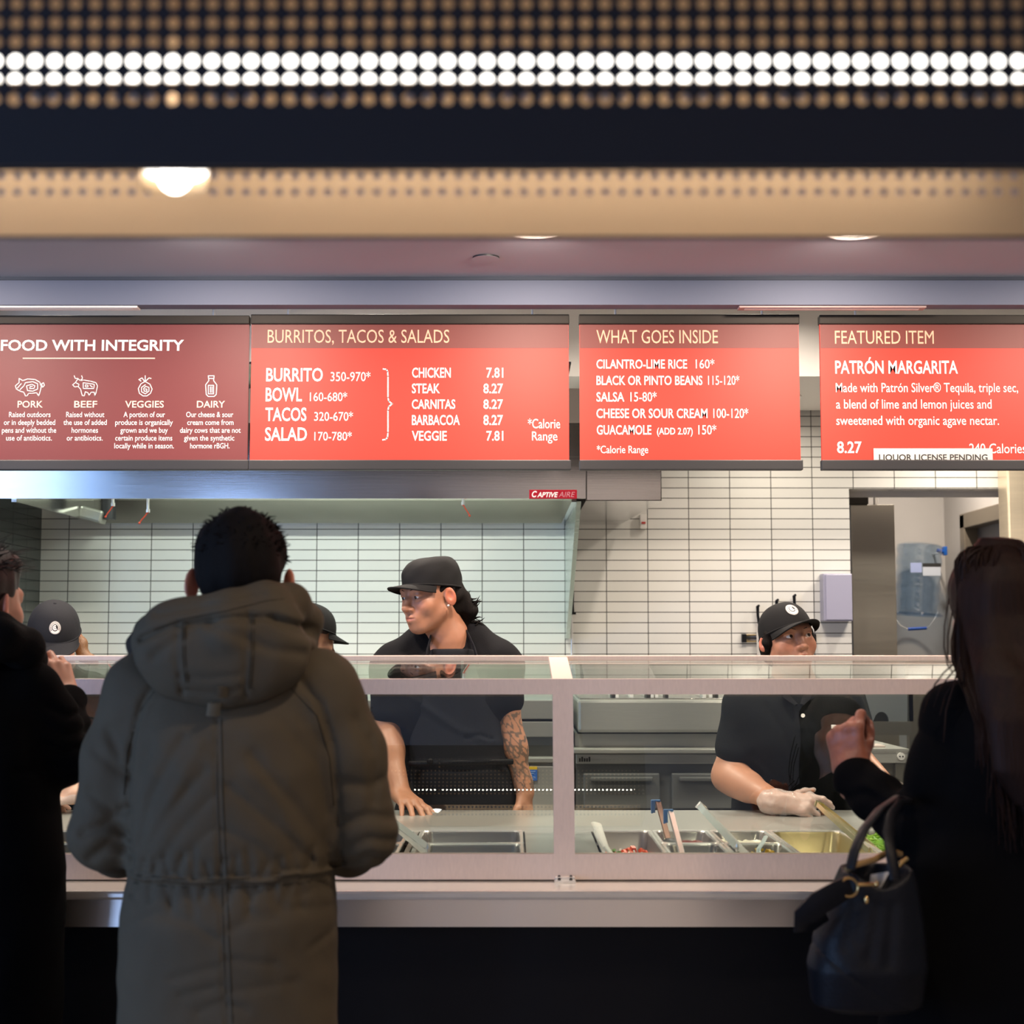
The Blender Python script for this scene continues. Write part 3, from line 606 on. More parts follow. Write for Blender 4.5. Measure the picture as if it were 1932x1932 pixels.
mb = MB(); lean_bar(mb, GX0, GX1, zb0_, zb1_); mb.build('bottom_rail', M_GUARD, sg)
mb = MB(); lean_bar(mb, GX0, GX1, zt0_, zt1_); mb.build('front_top_rail', M_GUARD, sg)
for x in posts:
    mb = MB(); lean_bar(mb, x - 0.0255, x + 0.0255, zb1_, zt0_); mb.build('post', M_GUARD, sg)
ytf = yl(zt1_); YTB = 4.167; ztb = az(1247, YTB); ztb1 = az(1236.5, YTB)
MB().box(GX0, GX1, YTB, YTB + 0.022, ztb, ztb1, 0.003).build('back_top_rail', M_GUARD, sg)
for x in posts:
    MB().hexa([(x - 0.0255, ytf + 0.01, zt1_ - 0.012), (x + 0.0255, ytf + 0.01, zt1_ - 0.012), (x + 0.0255, YTB + 0.01, ztb - 0.0), (x - 0.0255, YTB + 0.01, ztb - 0.0),
               (x - 0.0255, ytf + 0.01, zt1_), (x + 0.0255, ytf + 0.01, zt1_), (x + 0.0255, YTB + 0.01, ztb + 0.012), (x - 0.0255, YTB + 0.01, ztb + 0.012)]).build('top_bar', M_GUARD, sg)
for a, b in zip(posts, posts[1:]):
    x0, x1 = a + 0.0255, b - 0.0255
    mb = MB(); mb.hexa([(x0, yl(zb1_) + 0.01, zb1_), (x1, yl(zb1_) + 0.01, zb1_), (x1, yl(zb1_) + 0.016, zb1_), (x0, yl(zb1_) + 0.016, zb1_), (x0, yl(zt0_) + 0.01, zt0_), (x1, yl(zt0_) + 0.01, zt0_), (x1, yl(zt0_) + 0.016, zt0_), (x0, yl(zt0_) + 0.016, zt0_)])
    mb.build('front_pane', M_GLASS, sg)
    MB().hexa([(x0, ytf + 0.026, zt1_ - 0.010), (x1, ytf + 0.026, zt1_ - 0.010), (x1, YTB + 0.002, ztb - 0.003), (x0, YTB + 0.002, ztb - 0.003), (x0, ytf + 0.026, zt1_ - 0.004), (x1, ytf + 0.026, zt1_ - 0.004), (x1, YTB + 0.002, ztb + 0.003), (x0, YTB + 0.002, ztb + 0.003)]).build('top_pane', M_GLASS, sg)
for px in (218, 872):
    x = ax(px, 3.98, 1262)
    x = ax(px, YTB, 1262); MB().box(x - 0.004, x + 0.004, YTB + 0.006, YTB + 0.018, ztb - 0.075, ztb + 0.002, 0.001).build('glass_fin', M_GLASSEDGE, sg)
for x in posts:
    a = MB().box(x - 0.024, x + 0.024, YB0 - 0.022, YB0 + 0.002, ZL, ZL + 0.013, 0.003).box(x - 0.026, x + 0.026, YB0 - 0.030, YB0 - 0.018, ZL, ZL + 0.006, 0.002).build('hinge', M_CHROME, sg)
    mb = MB()
    for s in (-0.014, 0.014): mb.cyl((x + s, YB0 - 0.023, ZL + 0.008), (x + s, YB0 - 0.021, ZL + 0.008), 0.004, n=10).sphere((x + s, YB0 - 0.012, ZL + 0.0135), 0.0035, 8)
    mb.build('hinge_screw', M_DARK, a, True)

# ------------------------------------------------------------------ food pans
def rr(cx, cy, w, h, r, z, n=4):
    pts = []
    for qx, qy, a0 in ((1, 1, 0), (-1, 1, 90), (-1, -1, 180), (1, -1, 270)):
        for k in range(n + 1):
            t = math.radians(a0 + 90 * k / n); pts.append(Vector((cx + qx * (w / 2 - r) + r * math.cos(t), cy + qy * (h / 2 - r) + r * math.sin(t), z)))
    return pts
def loft(mb, rings, cap_end=True, cap_start=False):
    R = [[mb.bm.verts.new(p) for p in r] for r in rings]; n = len(R[0])
    for A, B in zip(R, R[1:]):
        for k in range(n): mb.bm.faces.new((A[k], A[(k + 1) % n], B[(k + 1) % n], B[k]))
    if cap_end: mb.bm.faces.new(R[-1])
    if cap_start: mb.bm.faces.new(list(reversed(R[0])))
def pan(x0, x1, y0, y1, label, depth=0.10, color=None, group='steel food pans in the counter'):
    cx, cy, w, h = (x0 + x1) / 2, (y0 + y1) / 2, x1 - x0 - 0.003, y1 - y0 - 0.003
    t = thing('food_pan', label, 'food pan', (cx, cy, ZD - depth), group)
    mb = MB(); z = ZD + 0.004
    loft(mb, [rr(cx, cy, w - 0.002, h - 0.002, 0.012, z - 0.007), rr(cx, cy, w, h, 0.012, z - 0.003), rr(cx, cy, w - 0.002, h - 0.002, 0.012, z), rr(cx, cy, w - 0.016, h - 0.016, 0.022, z), rr(cx, cy, w - 0.022, h - 0.022, 0.024, z - 0.006),
              rr(cx, cy, w - 0.034, h - 0.034, 0.028, z - depth + 0.012), rr(cx, cy, w - 0.055, h - 0.055, 0.02, z - depth)])
    mb.build('pan_body', color or M_PAN, t, True)
    mb = MB(); loft(mb, [rr(cx, cy, w, h, 0.012, z - 0.003), rr(cx, cy, w + 0.0015, h + 0.0015, 0.012, z - 0.001), rr(cx, cy, w - 0.001, h - 0.001, 0.012, z + 0.0022), rr(cx, cy, w - 0.015, h - 0.015, 0.022, z + 0.002), rr(cx, cy, w - 0.019, h - 0.019, 0.022, z - 0.002)], False)
    mb.build('rim', M_CHROME, t, True)
    return t
yb, ym, yf = 4.255, 3.988, 3.742
pan(-0.257, 0.031, ym, yb, 'empty steel food pan left of the guard post, back one of two')
pan(-0.257, 0.031, yf, ym, 'empty steel food pan left of the guard post, front one of two')
pan(-0.56, -0.285, ym, yb, 'steel food pan behind the olive parka elbow, back one')
pan(-0.56, -0.285, yf, ym, 'steel food pan behind the olive parka elbow, front one')
pan(-1.30, -1.00, ym, yb, 'steel food pan with pale food beside the black coat, back one')
pan(-1.30, -1.00, yf, ym, 'steel food pan with mixed greens beside the black coat, front one')
xA, xB, xC, xD, xE, xF = 0.226, 0.391, 0.551, 0.716, 0.927, 1.16
M_PANR = mat('stained_pan_steel', (0.50, 0.44, 0.42), 0.3, 0.9)
pan(xA, xB, yf, yb, 'steel food pan with diced tomato salsa, first right of the guard post', 0.085, M_PANR)
pan(xB, xC, ym, yb, 'steel food pan with dark red salsa, behind the blue-tipped ladles', 0.06)
pan(xB, xC, yf, ym, 'steel food pan with a dark salsa, in front of the red salsa pan', 0.09)
pan(xC, xD, ym, yb, 'steel food pan with white sour cream beside the tongs', 0.06)
pan(xC, xD, yf, ym, 'steel food pan with corn salsa, left of the yellow cheese pan', 0.09)
pan(xD, xE, yf, yb, 'wide steel food pan with shredded cheese, its steel painted with a yellow glow', 0.09, mat('painted_yellow_glow_steel', (0.62, 0.52, 0.30), 0.3, 0.8))  # yellow glow put into the pan steel's colour
pan(xE, xF, yf, yb, 'steel food pan heaped with green lettuce by the handbag', 0.09)
def bed(name, label, cat, x0, x1, y0, y1, z, m, lump=0.006, pile=None):
    """food filling a pan: a lumpy bed"""
    def fn(u, v):
        x = x0 + (x1 - x0) * u; y = y0 + (y1 - y0) * v; e = min(u, 1 - u, v, 1 - v)
        h = z + lump * (math.sin(x * 190 + y * 90) + math.sin(y * 230 - x * 70) + rng.uniform(-1, 1)) * 0.5
        if pile: h += pile(u, v)
        return (x, y, h - (0.012 if e < 0.01 else 0))
    mb = MB(); mb.grid(fn, 26, 26); mb.grid(lambda u, v: (x0 + (x1 - x0) * u, y0 + (y1 - y0) * v, z - 0.02), 2, 2)
    o = mb.build(name, m, None, True, base=((x0 + x1) / 2, (y0 + y1) / 2, z - 0.015)); return tag(o, label, cat, None, 'stuff')
def bits(name, label, cat, n, fn, size, m, shape='dice'):
    mb = MB()
    for i in range(n):
        p = Vector(fn(i)); R = Matrix.Rotation(random.uniform(0, 6.3), 4, Vector((random.uniform(-1, 1), random.uniform(-1, 1), random.uniform(-1, 1))).normalized())
        if shape == 'dice': mb.obox(Matrix.Translation(p) @ R, *[size * random.uniform(0.6, 1.3) for _ in range(3)])
        else:
            d = R @ Vector((1, 0, 0)); d.z *= 0.4; q = R @ Vector((0, 1, 0)) * size * 0.4
            mb.tube([p - d * size * 2, p + q * 0.7, p + d * size * 2], size * 0.22, 5)
    c = sum((v.co for v in mb.bm.verts), Vector()) / len(mb.bm.verts)
    o = mb.build(name, m, None, base=(c.x, c.y, min(v.co.z for v in mb.bm.verts))); return tag(o, label, cat, None, 'stuff')
M_TOM = mat('tomato', (0.72, 0.10, 0.03), 0.35, nscale=60, namt=0.3, sss=0.1)
M_CIL = mat('cilantro', (0.09, 0.22, 0.03), 0.5)
M_ONI = mat('onion', (0.80, 0.72, 0.66), 0.4)
def pile_pt(x0, x1, y0, y1, z, skew=0.5):
    def f(i):
        u, v = random.betavariate(2, 1.6), random.betavariate(1.6, 1.6)
        return (x0 + (x1 - x0) * u, y0 + (y1 - y0) * (0.45 + 0.55 * v), z + random.uniform(0, 0.012) + 0.016 * v * u)
    return f
zb_ = ZD - 0.056
bits('diced_tomato', 'orange-red diced tomato scattered in the first salsa pan', 'food', 90, pile_pt(xA + 0.025, xB - 0.025, yf + 0.03, yb - 0.05, zb_), 0.010, M_TOM)
bits('diced_onion', 'white onion dice mixed into the tomato salsa', 'food', 26, pile_pt(xA + 0.025, xB - 0.025, yf + 0.03, yb - 0.05, zb_ + 0.003), 0.006, M_ONI)
bits('chopped_cilantro', 'dark green cilantro bits in the tomato salsa', 'food', 18, pile_pt(xA + 0.025, xB - 0.025, yf + 0.03, yb - 0.05, zb_ + 0.004), 0.007, M_CIL)
bed('tomato_juice', 'thin salsa juice on the floor of the tomato pan', 'food', xA + 0.022, xB - 0.022, yf + 0.022, yb - 0.022, zb_, mat('salsa_juice', (0.30, 0.10, 0.07), 0.25), 0.002)
bed('red_salsa', 'smooth dark red salsa in the back pan behind the ladles', 'food', xB + 0.018, xC - 0.018, ym + 0.018, yb - 0.018, ZD - 0.020, mat('red_salsa', (0.22, 0.030, 0.018), 0.25), 0.002)
bed('dark_salsa', 'dark chunky salsa in the front pan below the ladles', 'food', xB + 0.024, xC - 0.024, yf + 0.024, ym - 0.024, ZD - 0.026, mat('dark_salsa', (0.10, 0.055, 0.035), 0.3, nscale=90, namt=0.8), 0.006)
bed('sour_cream', 'white sour cream in the pan under the tongs', 'food', xC + 0.018, xD - 0.018, ym + 0.018, yb - 0.018, ZD - 0.020, mat('sour_cream', (0.72, 0.68, 0.52), 0.35), 0.004)
bed('corn_salsa', 'corn salsa with yellow kernels in the pan left of the cheese', 'food', xC + 0.024, xD - 0.024, yf + 0.024, ym - 0.024, ZD - 0.026, mat('corn_salsa', (0.22, 0.19, 0.13), 0.4, nscale=70, namt=0.6), 0.006)
bits('corn_kernels', 'scattered yellow corn kernels in the corn salsa', 'food', 16, pile_pt(xC + 0.03, xD - 0.03, yf + 0.03, ym - 0.035, ZD - 0.024), 0.008, mat('corn', (0.85, 0.55, 0.06), 0.4))
bits('shredded_cheese', 'low pile of pale shredded cheese in the yellow pan', 'food', 160, lambda i: (xD + 0.05 + random.betavariate(2, 2.2) * 0.12, yf + 0.22 + random.betavariate(1.6, 2) * 0.2, ZD - 0.064 + random.uniform(0, 0.018)), 0.011, mat('cheese', (0.85, 0.72, 0.42), 0.5), 'shred')
bed('lettuce_heap', 'bright green shredded lettuce heaped in the last pan by the handbag', 'food', xE + 0.02, xF - 0.02, yf + 0.02, yb - 0.02, ZD - 0.03, mat('lettuce', (0.20, 0.42, 0.03), 0.5, nscale=70, namt=0.5), 0.016, lambda u, v: 0.05 * math.sin(PI * u) * math.sin(PI * v))
bits('lettuce_shreds', 'loose lettuce shreds on top of the lettuce heap', 'food', 220, lambda i: (lambda u, v: (xE + 0.03 + u * (xF - xE - 0.06), yf + 0.03 + v * (yb - yf - 0.06), ZD - 0.02 + 0.05 * math.sin(PI * u) * math.sin(PI * v) + random.uniform(0, 0.012)))(random.random(), random.random()), 0.010, mat('lettuce_light', (0.36, 0.55, 0.07), 0.5), 'shred')
bed('pale_rice', 'pale rice in the back pan beside the black coat', 'food', -1.28, -1.02, ym + 0.02, yb - 0.02, ZD - 0.025, mat('rice', (0.66, 0.55, 0.38), 0.6, nscale=150, namt=0.4), 0.008)
bed('mixed_greens', 'mixed vegetables in the front pan beside the black coat', 'food', -1.28, -1.02, yf + 0.02, ym - 0.02, ZD - 0.025, mat('fajita_mix', (0.38, 0.34, 0.18), 0.5, nscale=60, namt=0.8), 0.012)
t = MB().obox(Matrix.Translation((ax(922, 4.1, 1577), 4.235, ZD - 0.028)), 0.010, 0.004, 0.008, 0.001).build('bean', M_DARK, None, base=(ax(922, 4.1, 1577), 4.235, ZD - 0.03)); tag(t, 'single black bean stuck on the wall of the empty back pan', 'bean')

# ------------------------------------------------------------------ utensils
def q3(px, py, z):
    """the point at height z seen at a pixel"""
    d = at(px, py, 1.0) - Vector((0, 0, H)); k = (z - H) / d.z
    return Vector((d.x * k, d.y * k, z))
def tongs(label, tip, top, w, m, name='tongs', gap=0.014):
    """two flat spring arms joined by a bow at the top"""
    tip, top = Vector(tip), Vector(top); d = (top - tip).normalized(); s = d.cross(Vector((0, 1, 0.3))).normalized(); n = s.cross(d)
    t = thing(name, label, 'tongs', tip, 'tongs on the food pans')
    for sg_ in (-1, 1):
        pts = [tip + s * sg_ * gap * 1.5, tip.lerp(top, 0.35) + s * sg_ * gap * 1.35, tip.lerp(top, 0.8) + s * sg_ * gap, top + s * sg_ * gap * 0.6]
        mb = MB()
        for a, b in zip(pts, pts[1:]): mb.bar(a, b, 0.003, w, up=n)
        mb.sphere(tip + s * sg_ * gap * 1.3, 0.011, 10, (0.5, 1, 1.2)); mb.build('arm', m, t, False)
    MB().cyl(top + n * w * 0.6 - d * 0.004, top - n * w * 0.6 - d * 0.004, gap * 0.95, n=14).build('bow', m, t, True)
    return t
M_YST = mat('painted_reflection_steel', (0.78, 0.68, 0.38), 0.25, 0.9)  # yellow reflection put into the steel colour
tongs('steel tongs leaning out of the corn salsa pan towards the worker', q3(1400, 1606, ZD + 0.01), at(1322, 1522, 4.22), 0.017, M_CHROME)
tongs('steel tongs with a painted yellow gleam lying over the cheese pan under the gloved hand', at(1655, 1612, 3.86), at(1545, 1517, 4.42), 0.013, M_YST)
tongs('bright steel tongs on the pans beside the olive parka sleeve', q3(815, 1612, ZD + 0.012), q3(735, 1548, ZD + 0.05), 0.016, M_CHROME)
def spoon(name, label, cat, path, r, m, tipmat=None, bowl=True, tipi=None):
    t = thing(name, label, cat, path[-1], 'serving spoons and ladles')
    MB().tube(path, r, 8, flat=(1.0, 0.45)).build('handle', m, t, True)
    if bowl: MB().sphere(path[-1], 0.020, 14, (1, 1.25, 0.5)).build('bowl', tipmat or m, t, True)
    return t
M_BLUE = mat('blue_grip', (0.10, 0.24, 0.50), 0.35)
M_BROWNH = mat('brown_handle', (0.34, 0.19, 0.14), 0.3, 0.4)
M_WPL = mat('white_plastic', (0.78, 0.74, 0.70), 0.4)
# white handled spoon with a hole, in the tomato pan
t = spoon('serving_spoon', 'white handled spoon with a hanging hole, standing in the tomato salsa', 'spoon', [at(1121, 1553, 4.10), at(1126, 1556, 4.06), at(1134, 1578, 3.95), at(1143, 1598, 3.86), Vector((xA + 0.06, 3.82, ZD - 0.05))], [0.009, 0.013, 0.011, 0.008, 0.006], M_WPL, M_CHROME)
mb = MB(); c = at(1127, 1566, 4.02); mb.tube([c + Vector((0, -0.009, 0.006)), c + Vector((0.003, -0.010, -0.010))], 0.004, 8); mb.build('hanging_hole', M_DARK, t, True)
def ladle(label, top, foot, m, hook=1):
    t = thing('ladle', label, 'ladle', foot, 'serving spoons and ladles'); top, foot = Vector(top), Vector(foot)
    d = (foot - top).normalized()
    MB().bar(top, foot, 0.015, 0.004, up=(0.3, -1, 0.2), bev=0.001).build('shaft', m, t)
    MB().box(top.x - 0.017, top.x + 0.007, top.y - 0.007, top.y + 0.007, top.z - 0.002, top.z + 0.003, 0.001).box(top.x - 0.019, top.x - 0.014, top.y - 0.007, top.y + 0.007, top.z - 0.034, top.z + 0.002, 0.001).box(top.x - 0.016, top.x - 0.008, top.y - 0.008, top.y - 0.005, top.z - 0.032, top.z, 0.001).build('blue_grip', M_BLUE, t)
    b = MB(); b.sphere(foot + Vector((0, 0, -0.006)), 0.024, 16, (1, 1, 0.75)); b.build('bowl', M_DARK, t, True)
ladle('ladle with blue hooked grip and brown shaft, standing in the red salsa', at(1241, 1511, 4.22), (0.425, 4.10, ZD - 0.008), M_BROWNH)
ladle('ladle with blue hooked grip and steel shaft, standing in the dark salsa in front', at(1265, 1529, 4.00), (0.432, 3.83, ZD - 0.012), M_CHROME)
spoon('serving_spoon', 'clear plastic spoon curving out of the corn salsa pan', 'spoon', [at(1445, 1578, 3.97), at(1440, 1588, 3.92), at(1431, 1602, 3.86), Vector((xC + 0.07, 3.83, ZD - 0.05))], 0.006, mat('clear_plastic', (0.62, 0.72, 0.74), 0.15))

# ------------------------------------------------------------------ cooking line along the back wall
M_STL2 = mat('cookline_steel', (0.50, 0.48, 0.44), 0.38, 0.6, nscale=3, namt=0.08, stretch=(3, 3, 90), bump=0.02, bscale=30)
M_DST = mat('dark_cookline_steel', (0.17, 0.17, 0.165), 0.42, 0.5, nscale=3, namt=0.08, stretch=(3, 3, 90))
YC = 6.25
def zc_(py): return az(py, YC)
rx0, rx1 = ax(1086, YC), ax(1582, YC)
fr = thing('refrigerated_base', 'low stainless refrigerated base with dark drawers behind the female worker', 'refrigerator', ((rx0 + rx1) / 2, YC + 0.4, 0))
MB().box(rx0, rx1, YC + 0.02, 7.25, 0.1, zc_(1421)).box(rx0 + 0.05, rx1 - 0.05, YC + 0.1, 7.2, 0, 0.1).build('body', M_DST, fr)
MB().box(rx0 - 0.01, rx1, YC - 0.02, 7.25, zc_(1421), zc_(1418) + 0.012, 0.004).build('top', M_STL2, fr)
MB().box(rx0, rx1, YC, YC + 0.03, zc_(1441), zc_(1421) - 0.004, 0.003).build('control_band', M_STL2, fr)
w3 = (rx1 - rx0) / 3
for i in range(3):
    for za, zb2 in ((zc_(1526), zc_(1459)), (0.52, zc_(1530)), (0.2, 0.5)):
        d = MB().box(rx0 + i * w3 + 0.03, rx0 + (i + 1) * w3 - 0.02, YC - 0.005, YC + 0.03, za, zb2, 0.006).build('drawer', M_DST, fr)
        MB().box(rx0 + i * w3 + 0.06, rx0 + (i + 1) * w3 - 0.05, YC - 0.028, YC - 0.004, zb2 - 0.03, zb2 - 0.014, 0.004).build('drawer_pull', M_DST, d)
mb = MB(); letter(mb, 'vulcan', ax(1086, YC), 0, 0, 0, YC) if False else None
mb.bm.free()
mb = MB()
for k in range(5): mb.box(rx0 + 0.012 + k * 0.010, rx0 + 0.019 + k * 0.010, YC - 0.002, YC + 0.001, zc_(1437), zc_(1437) + 0.014 + (0.006 if k in (1, 4) else 0), 0.0)
mb.build('name_badge', M_DARK, fr)
bx = thing('griddle', 'long stainless griddle box with utensils on top, behind the glass right of the post', 'griddle', ((rx0 + 1.3) / 2, YC + 0.35, zc_(1418)))
gx1 = ax(1420, YC)
gz0, gz1 = zc_(1383), zc_(1321)
MB().box(rx0 + 0.01, gx1, YC + 0.03, 7.15, gz0, gz1, 0.012).build('body', M_STL2, bx)
MB().box(rx0, gx1, YC + 0.10, 7.15, zc_(1418) + 0.012, gz0 - 0.006).build('plinth', M_STL2, bx)
MB().box(rx0 + 0.01, gx1, YC + 0.07, 7.15, gz0 - 0.008, gz0 + 0.001).build('painted_shadow_gap', M_DARK, bx)  # dark sheet put in for the shadow under the griddle body
MB().box(rx0 + 0.02, gx1 - 0.02, YC + 0.06, 6.75, gz1, gz1 + 0.006, 0.002).build('tray', M_PAN, bx)
for i, (px, h) in enumerate(((1153, 0.026), (1160, 0.02), (1187, 0.022), (1217, 0.026), (1225, 0.022), (1233, 0.024), (1252, 0.016), (1321, 0.02), (1333, 0.024), (1344, 0.026))):
    x = ax(px, YC + 0.2)
    t = thing('spatula', 'steel spatula lying on the griddle tray, %s from the left in the row' % ('first second third fourth fifth sixth seventh eighth ninth tenth'.split()[i]), 'spatula', (x, YC + 0.2, gz1 + 0.006), 'spatulas on the griddle')
    MB().box(x - 0.006, x + 0.006, YC + 0.10, YC + 0.34, gz1 + 0.006, gz1 + 0.006 + h * 0.35, 0.001).build('shaft', M_CHROME, t)
    MB().box(x - 0.007, x + 0.007, YC + 0.08, YC + 0.18, gz1 + 0.006, gz1 + 0.006 + h, 0.003).build('handle', (M_WPL if i % 3 else M_DARK), t)
# left unit behind the male worker
lx0, lx1 = -1.95, rx0 - 0.015
rg = thing('cooking_range', 'stainless cooking range behind the male worker, left of the guard post', 'range', ((lx0 + lx1) / 2, YC + 0.4, 0))
MB().box(lx0, lx1, YC + 0.03, 7.25, 0.1, zc_(1439)).box(lx0 + 0.05, lx1 - 0.05, YC + 0.1, 7.2, 0, 0.1).build('body', M_STL2, rg)
MB().box(lx0, lx1, YC, 7.25, zc_(1439), zc_(1430), 0.004).build('top', M_STL2, rg)
MB().box(lx0, lx1, YC + 0.10, 7.2, zc_(1430), zc_(1392)).build('burner_box', M_DST, rg)
MB().box(lx0, lx1, YC + 0.06, 7.2, zc_(1392), zc_(1363), 0.004).build('shelf_front', M_STL2, rg)
MB().box(lx0, lx1, YC + 0.10, 7.2, zc_(1363) - 0.002, zc_(1358), 0.0).build('shelf_gap', M_DARK, rg)
MB().box(lx0, lx1 - 0.02, YC + 0.06, 7.2, zc_(1358), zc_(1322), 0.004).build('upper_panel', M_STL2, rg)
for i in range(4):
    x0 = lx0 + 0.05 + i * 0.53
    d = MB().box(x0, x0 + 0.50, YC + 0.005, YC + 0.035, 0.15, zc_(1445), 0.006).build('door', M_STL2, rg)
    MB().box(x0 + 0.03, x0 + 0.47, YC - 0.025, YC + 0.006, zc_(1556), zc_(1556) + 0.018, 0.005).build('door_handle', M_CHROME, d)
sx, sz = ax(1001, YC - 0.005, 1460), zc_(1460)
st = thing('safety_sticker', 'small yellow and blue sticker on the range front beside the tattooed forearm', 'sticker', (sx, YC, zc_(1472)))
MB().box(ax(991, YC), ax(1013, YC), YC - 0.002, YC + 0.006, zc_(1472.5), zc_(1452)).build('blue_panel', mat('sticker_blue', (0.03, 0.14, 0.50), 0.5), st)
MB().box(ax(991, YC), ax(1013, YC), YC - 0.002, YC + 0.006, zc_(1452), zc_(1446.5)).build('yellow_header', mat('sticker_yellow', (0.75, 0.48, 0.03), 0.5), st)
mb = MB()
for k, py in enumerate((1455, 1458.5, 1462, 1465.5, 1469)): mb.box(ax(993, YC), ax(1010 - (k % 3) * 3, YC), YC - 0.003, YC, zc_(py + 1.2), zc_(py))
mb.build('print_line', mat('pale_blue_ink', (0.35, 0.5, 0.75), 0.6), st)
# prep table at the right
px1 = ax(1711, 6.0); px0_ = rx1 + 0.006
pt = thing('prep_table', 'stainless prep table with a round vent disc, right behind the brown glove', 'table', (ax(1640, 6.1), 6.3, 0))
tz1 = az(1415, 6.0)
MB().hexa([(px0_, 6.0, tz1 - 0.006), (px1, 6.0, tz1 - 0.006), (px1 - 0.03, 6.85, tz1 - 0.006), (px0_, 6.85, tz1 - 0.006), (px0_, 6.0, tz1 + 0.004), (px1, 6.0, tz1 + 0.004), (px1 - 0.03, 6.85, tz1 + 0.004), (px0_, 6.85, tz1 + 0.004)]).build('tabletop', M_STL2, pt)
MB().box(px0_, px1 - 0.004, 6.002, 6.03, az(1440, 6.0), tz1 - 0.006, 0.003).build('front_band', M_STL2, pt)
MB().box(px0_, px1 - 0.02, 6.04, 6.82, 0.08, az(1440, 6.0)).box(px1 - 0.055, px1 - 0.012, 6.01, 6.05, 0, az(1440, 6.0), 0.003).build('cabinet_body', steel('brown_steel', (0.30, 0.27, 0.22), 0.42, (3, 3, 90)), pt)
c = at(1700, 1427, 5.999)
q = MB().cyl((c.x, 5.994, c.z), (c.x, 6.003, c.z), 0.0145, n=24).build('vent_disc', M_WPL, pt, True)
MB().cyl((c.x - 0.006, 5.992, c.z), (c.x - 0.006, 5.9935, c.z), 0.003, n=10).cyl((c.x + 0.006, 5.992, c.z), (c.x + 0.006, 5.9935, c.z), 0.003, n=10).build('vent_hole', M_DARK, q)
t = MB().obox(Matrix.Translation((ax(1634, 6.35, 1396), 6.35, tz1 + 0.022)), 0.05, 0.05, 0.035, 0.008).build('towel_roll', M_WPL, None, True, base=(ax(1634, 6.35, 1396), 6.35, tz1 + 0.004)); tag(t, 'small folded white cloth on the prep table by the brown glove', 'cloth')
t = MB().box(px0_ + 0.01, ax(1664, 6.1), 6.08, 6.2, tz1 + 0.004, tz1 + 0.012, 0.002).build('cutting_board', mat('red_edge_board', (0.62, 0.50, 0.45), 0.5), None, base=(ax(1612, 6.1), 6.14, tz1 + 0.004)); tag(t, 'thin pale cutting board on the edge of the prep table', 'cutting board')
# steel back panel and scoop-shaped guard over the prep table
sp = thing('splash_panel', 'bright stainless splash panel with an arched notch above the prep table', 'panel', (ax(1665, 6.86), 6.86, tz1))
MB().box(ax(1560, 6.86), ax(1716, 6.86), 6.86, 6.88, tz1 + 0.004, az(1362, 6.86)).build('lower_panel', steel('brown_steel_2', (0.34, 0.31, 0.26), 0.4, (3, 3, 90)), sp)
poly = [at(1631, 1305, 6.87), at(1712, 1305, 6.87), at(1712, 1361, 6.87), at(1677, 1361, 6.87)] + [at(1663 + 14 * math.cos(t), 1361 - 18 * math.sin(t), 6.87) for t in [PI * k / 10 for k in range(1, 10)]] + [at(1647, 1361, 6.87)]
MB().prism(poly, (0, 0.015, 0)).build('arched_panel', steel('bright_panel', (0.60, 0.64, 0.66), 0.35, (60, 3, 3)), sp)
MB().box(ax(1610, 6.9), ax(1720, 6.9), 6.9, 6.92, az(1361, 6.9), az(1290, 6.9)).build('backing', mat('dark_backing', (0.055, 0.055, 0.05), 0.5), sp)
MB().box(ax(1596, 7.15), ax(1613, 7.15), 7.13, 7.28, 0.0, az(1290, 7.15)).build('white_edge', M_WPL, sp)
MB().box(ax(1712, 6.9), ax(1990, 6.9), 6.9, 6.95, 0.0, az(1240, 6.9)).build('side_panel', steel('brown_steel_3', (0.33, 0.29, 0.23), 0.4, (3, 3, 90)), sp)

# ------------------------------------------------------------------ things on the tiled wall
YS = YW - 0.025
x = ax(1078.5, YS, 1150)
ss = thing('sharpening_steel', 'sharpening steel with a black handle hanging on the tiles beside the hood skirt', 'sharpening steel', (x, YS, az(1300, YS)))
MB().cyl((x, YS, az(1157, YS)), (x, YS, az(1300, YS)), 0.0055, n=12).build('rod', M_CHROME, ss, True)
MB().lathe([(0, az(1105, YS)), (0.010, az(1107, YS)), (0.0125, az(1120, YS)), (0.011, az(1138, YS)), (0.0125, az(1152, YS)), (0.012, az(1157, YS)), (0, az(1157, YS))], (x, YS, 0), n=16).build('handle', M_BLACK, ss, True)
MB().box(x - 0.021, x + 0.021, YS - 0.009, YS + 0.009, az(1159.5, YS), az(1155.5, YS), 0.003).build('guard', M_BLACK, ss)
mb = MB(); c = Vector((x, YS, az(1101, YS))); mb.tube([c + Vector((0.010 * math.cos(k * PI / 8), 0, 0.010 * math.sin(k * PI / 8))) for k in range(17)], 0.0016, 6); mb.cyl(c + Vector((0, 0.024, 0.008)), c + Vector((0, -0.006, 0.008)), 0.003, n=8); mb.build('hanging_ring', M_CHROME, ss, True)
kx0, kx1 = ax(1400, YS, 1204), ax(1540, YS, 1204); kz0, kz1 = az(1212, YS), az(1196, YS)
kr = thing('knife_rack', 'black wall knife rack behind the female worker cap', 'knife rack', ((kx0 + kx1) / 2, YW - 0.02, kz0))
MB().box(kx0, kx0 + 0.022, YW - 0.03, YW, kz0, kz1, 0.003).box(kx1 - 0.022, kx1, YW - 0.03, YW, kz0, kz1, 0.003).build('end_block', M_BLACK, kr)
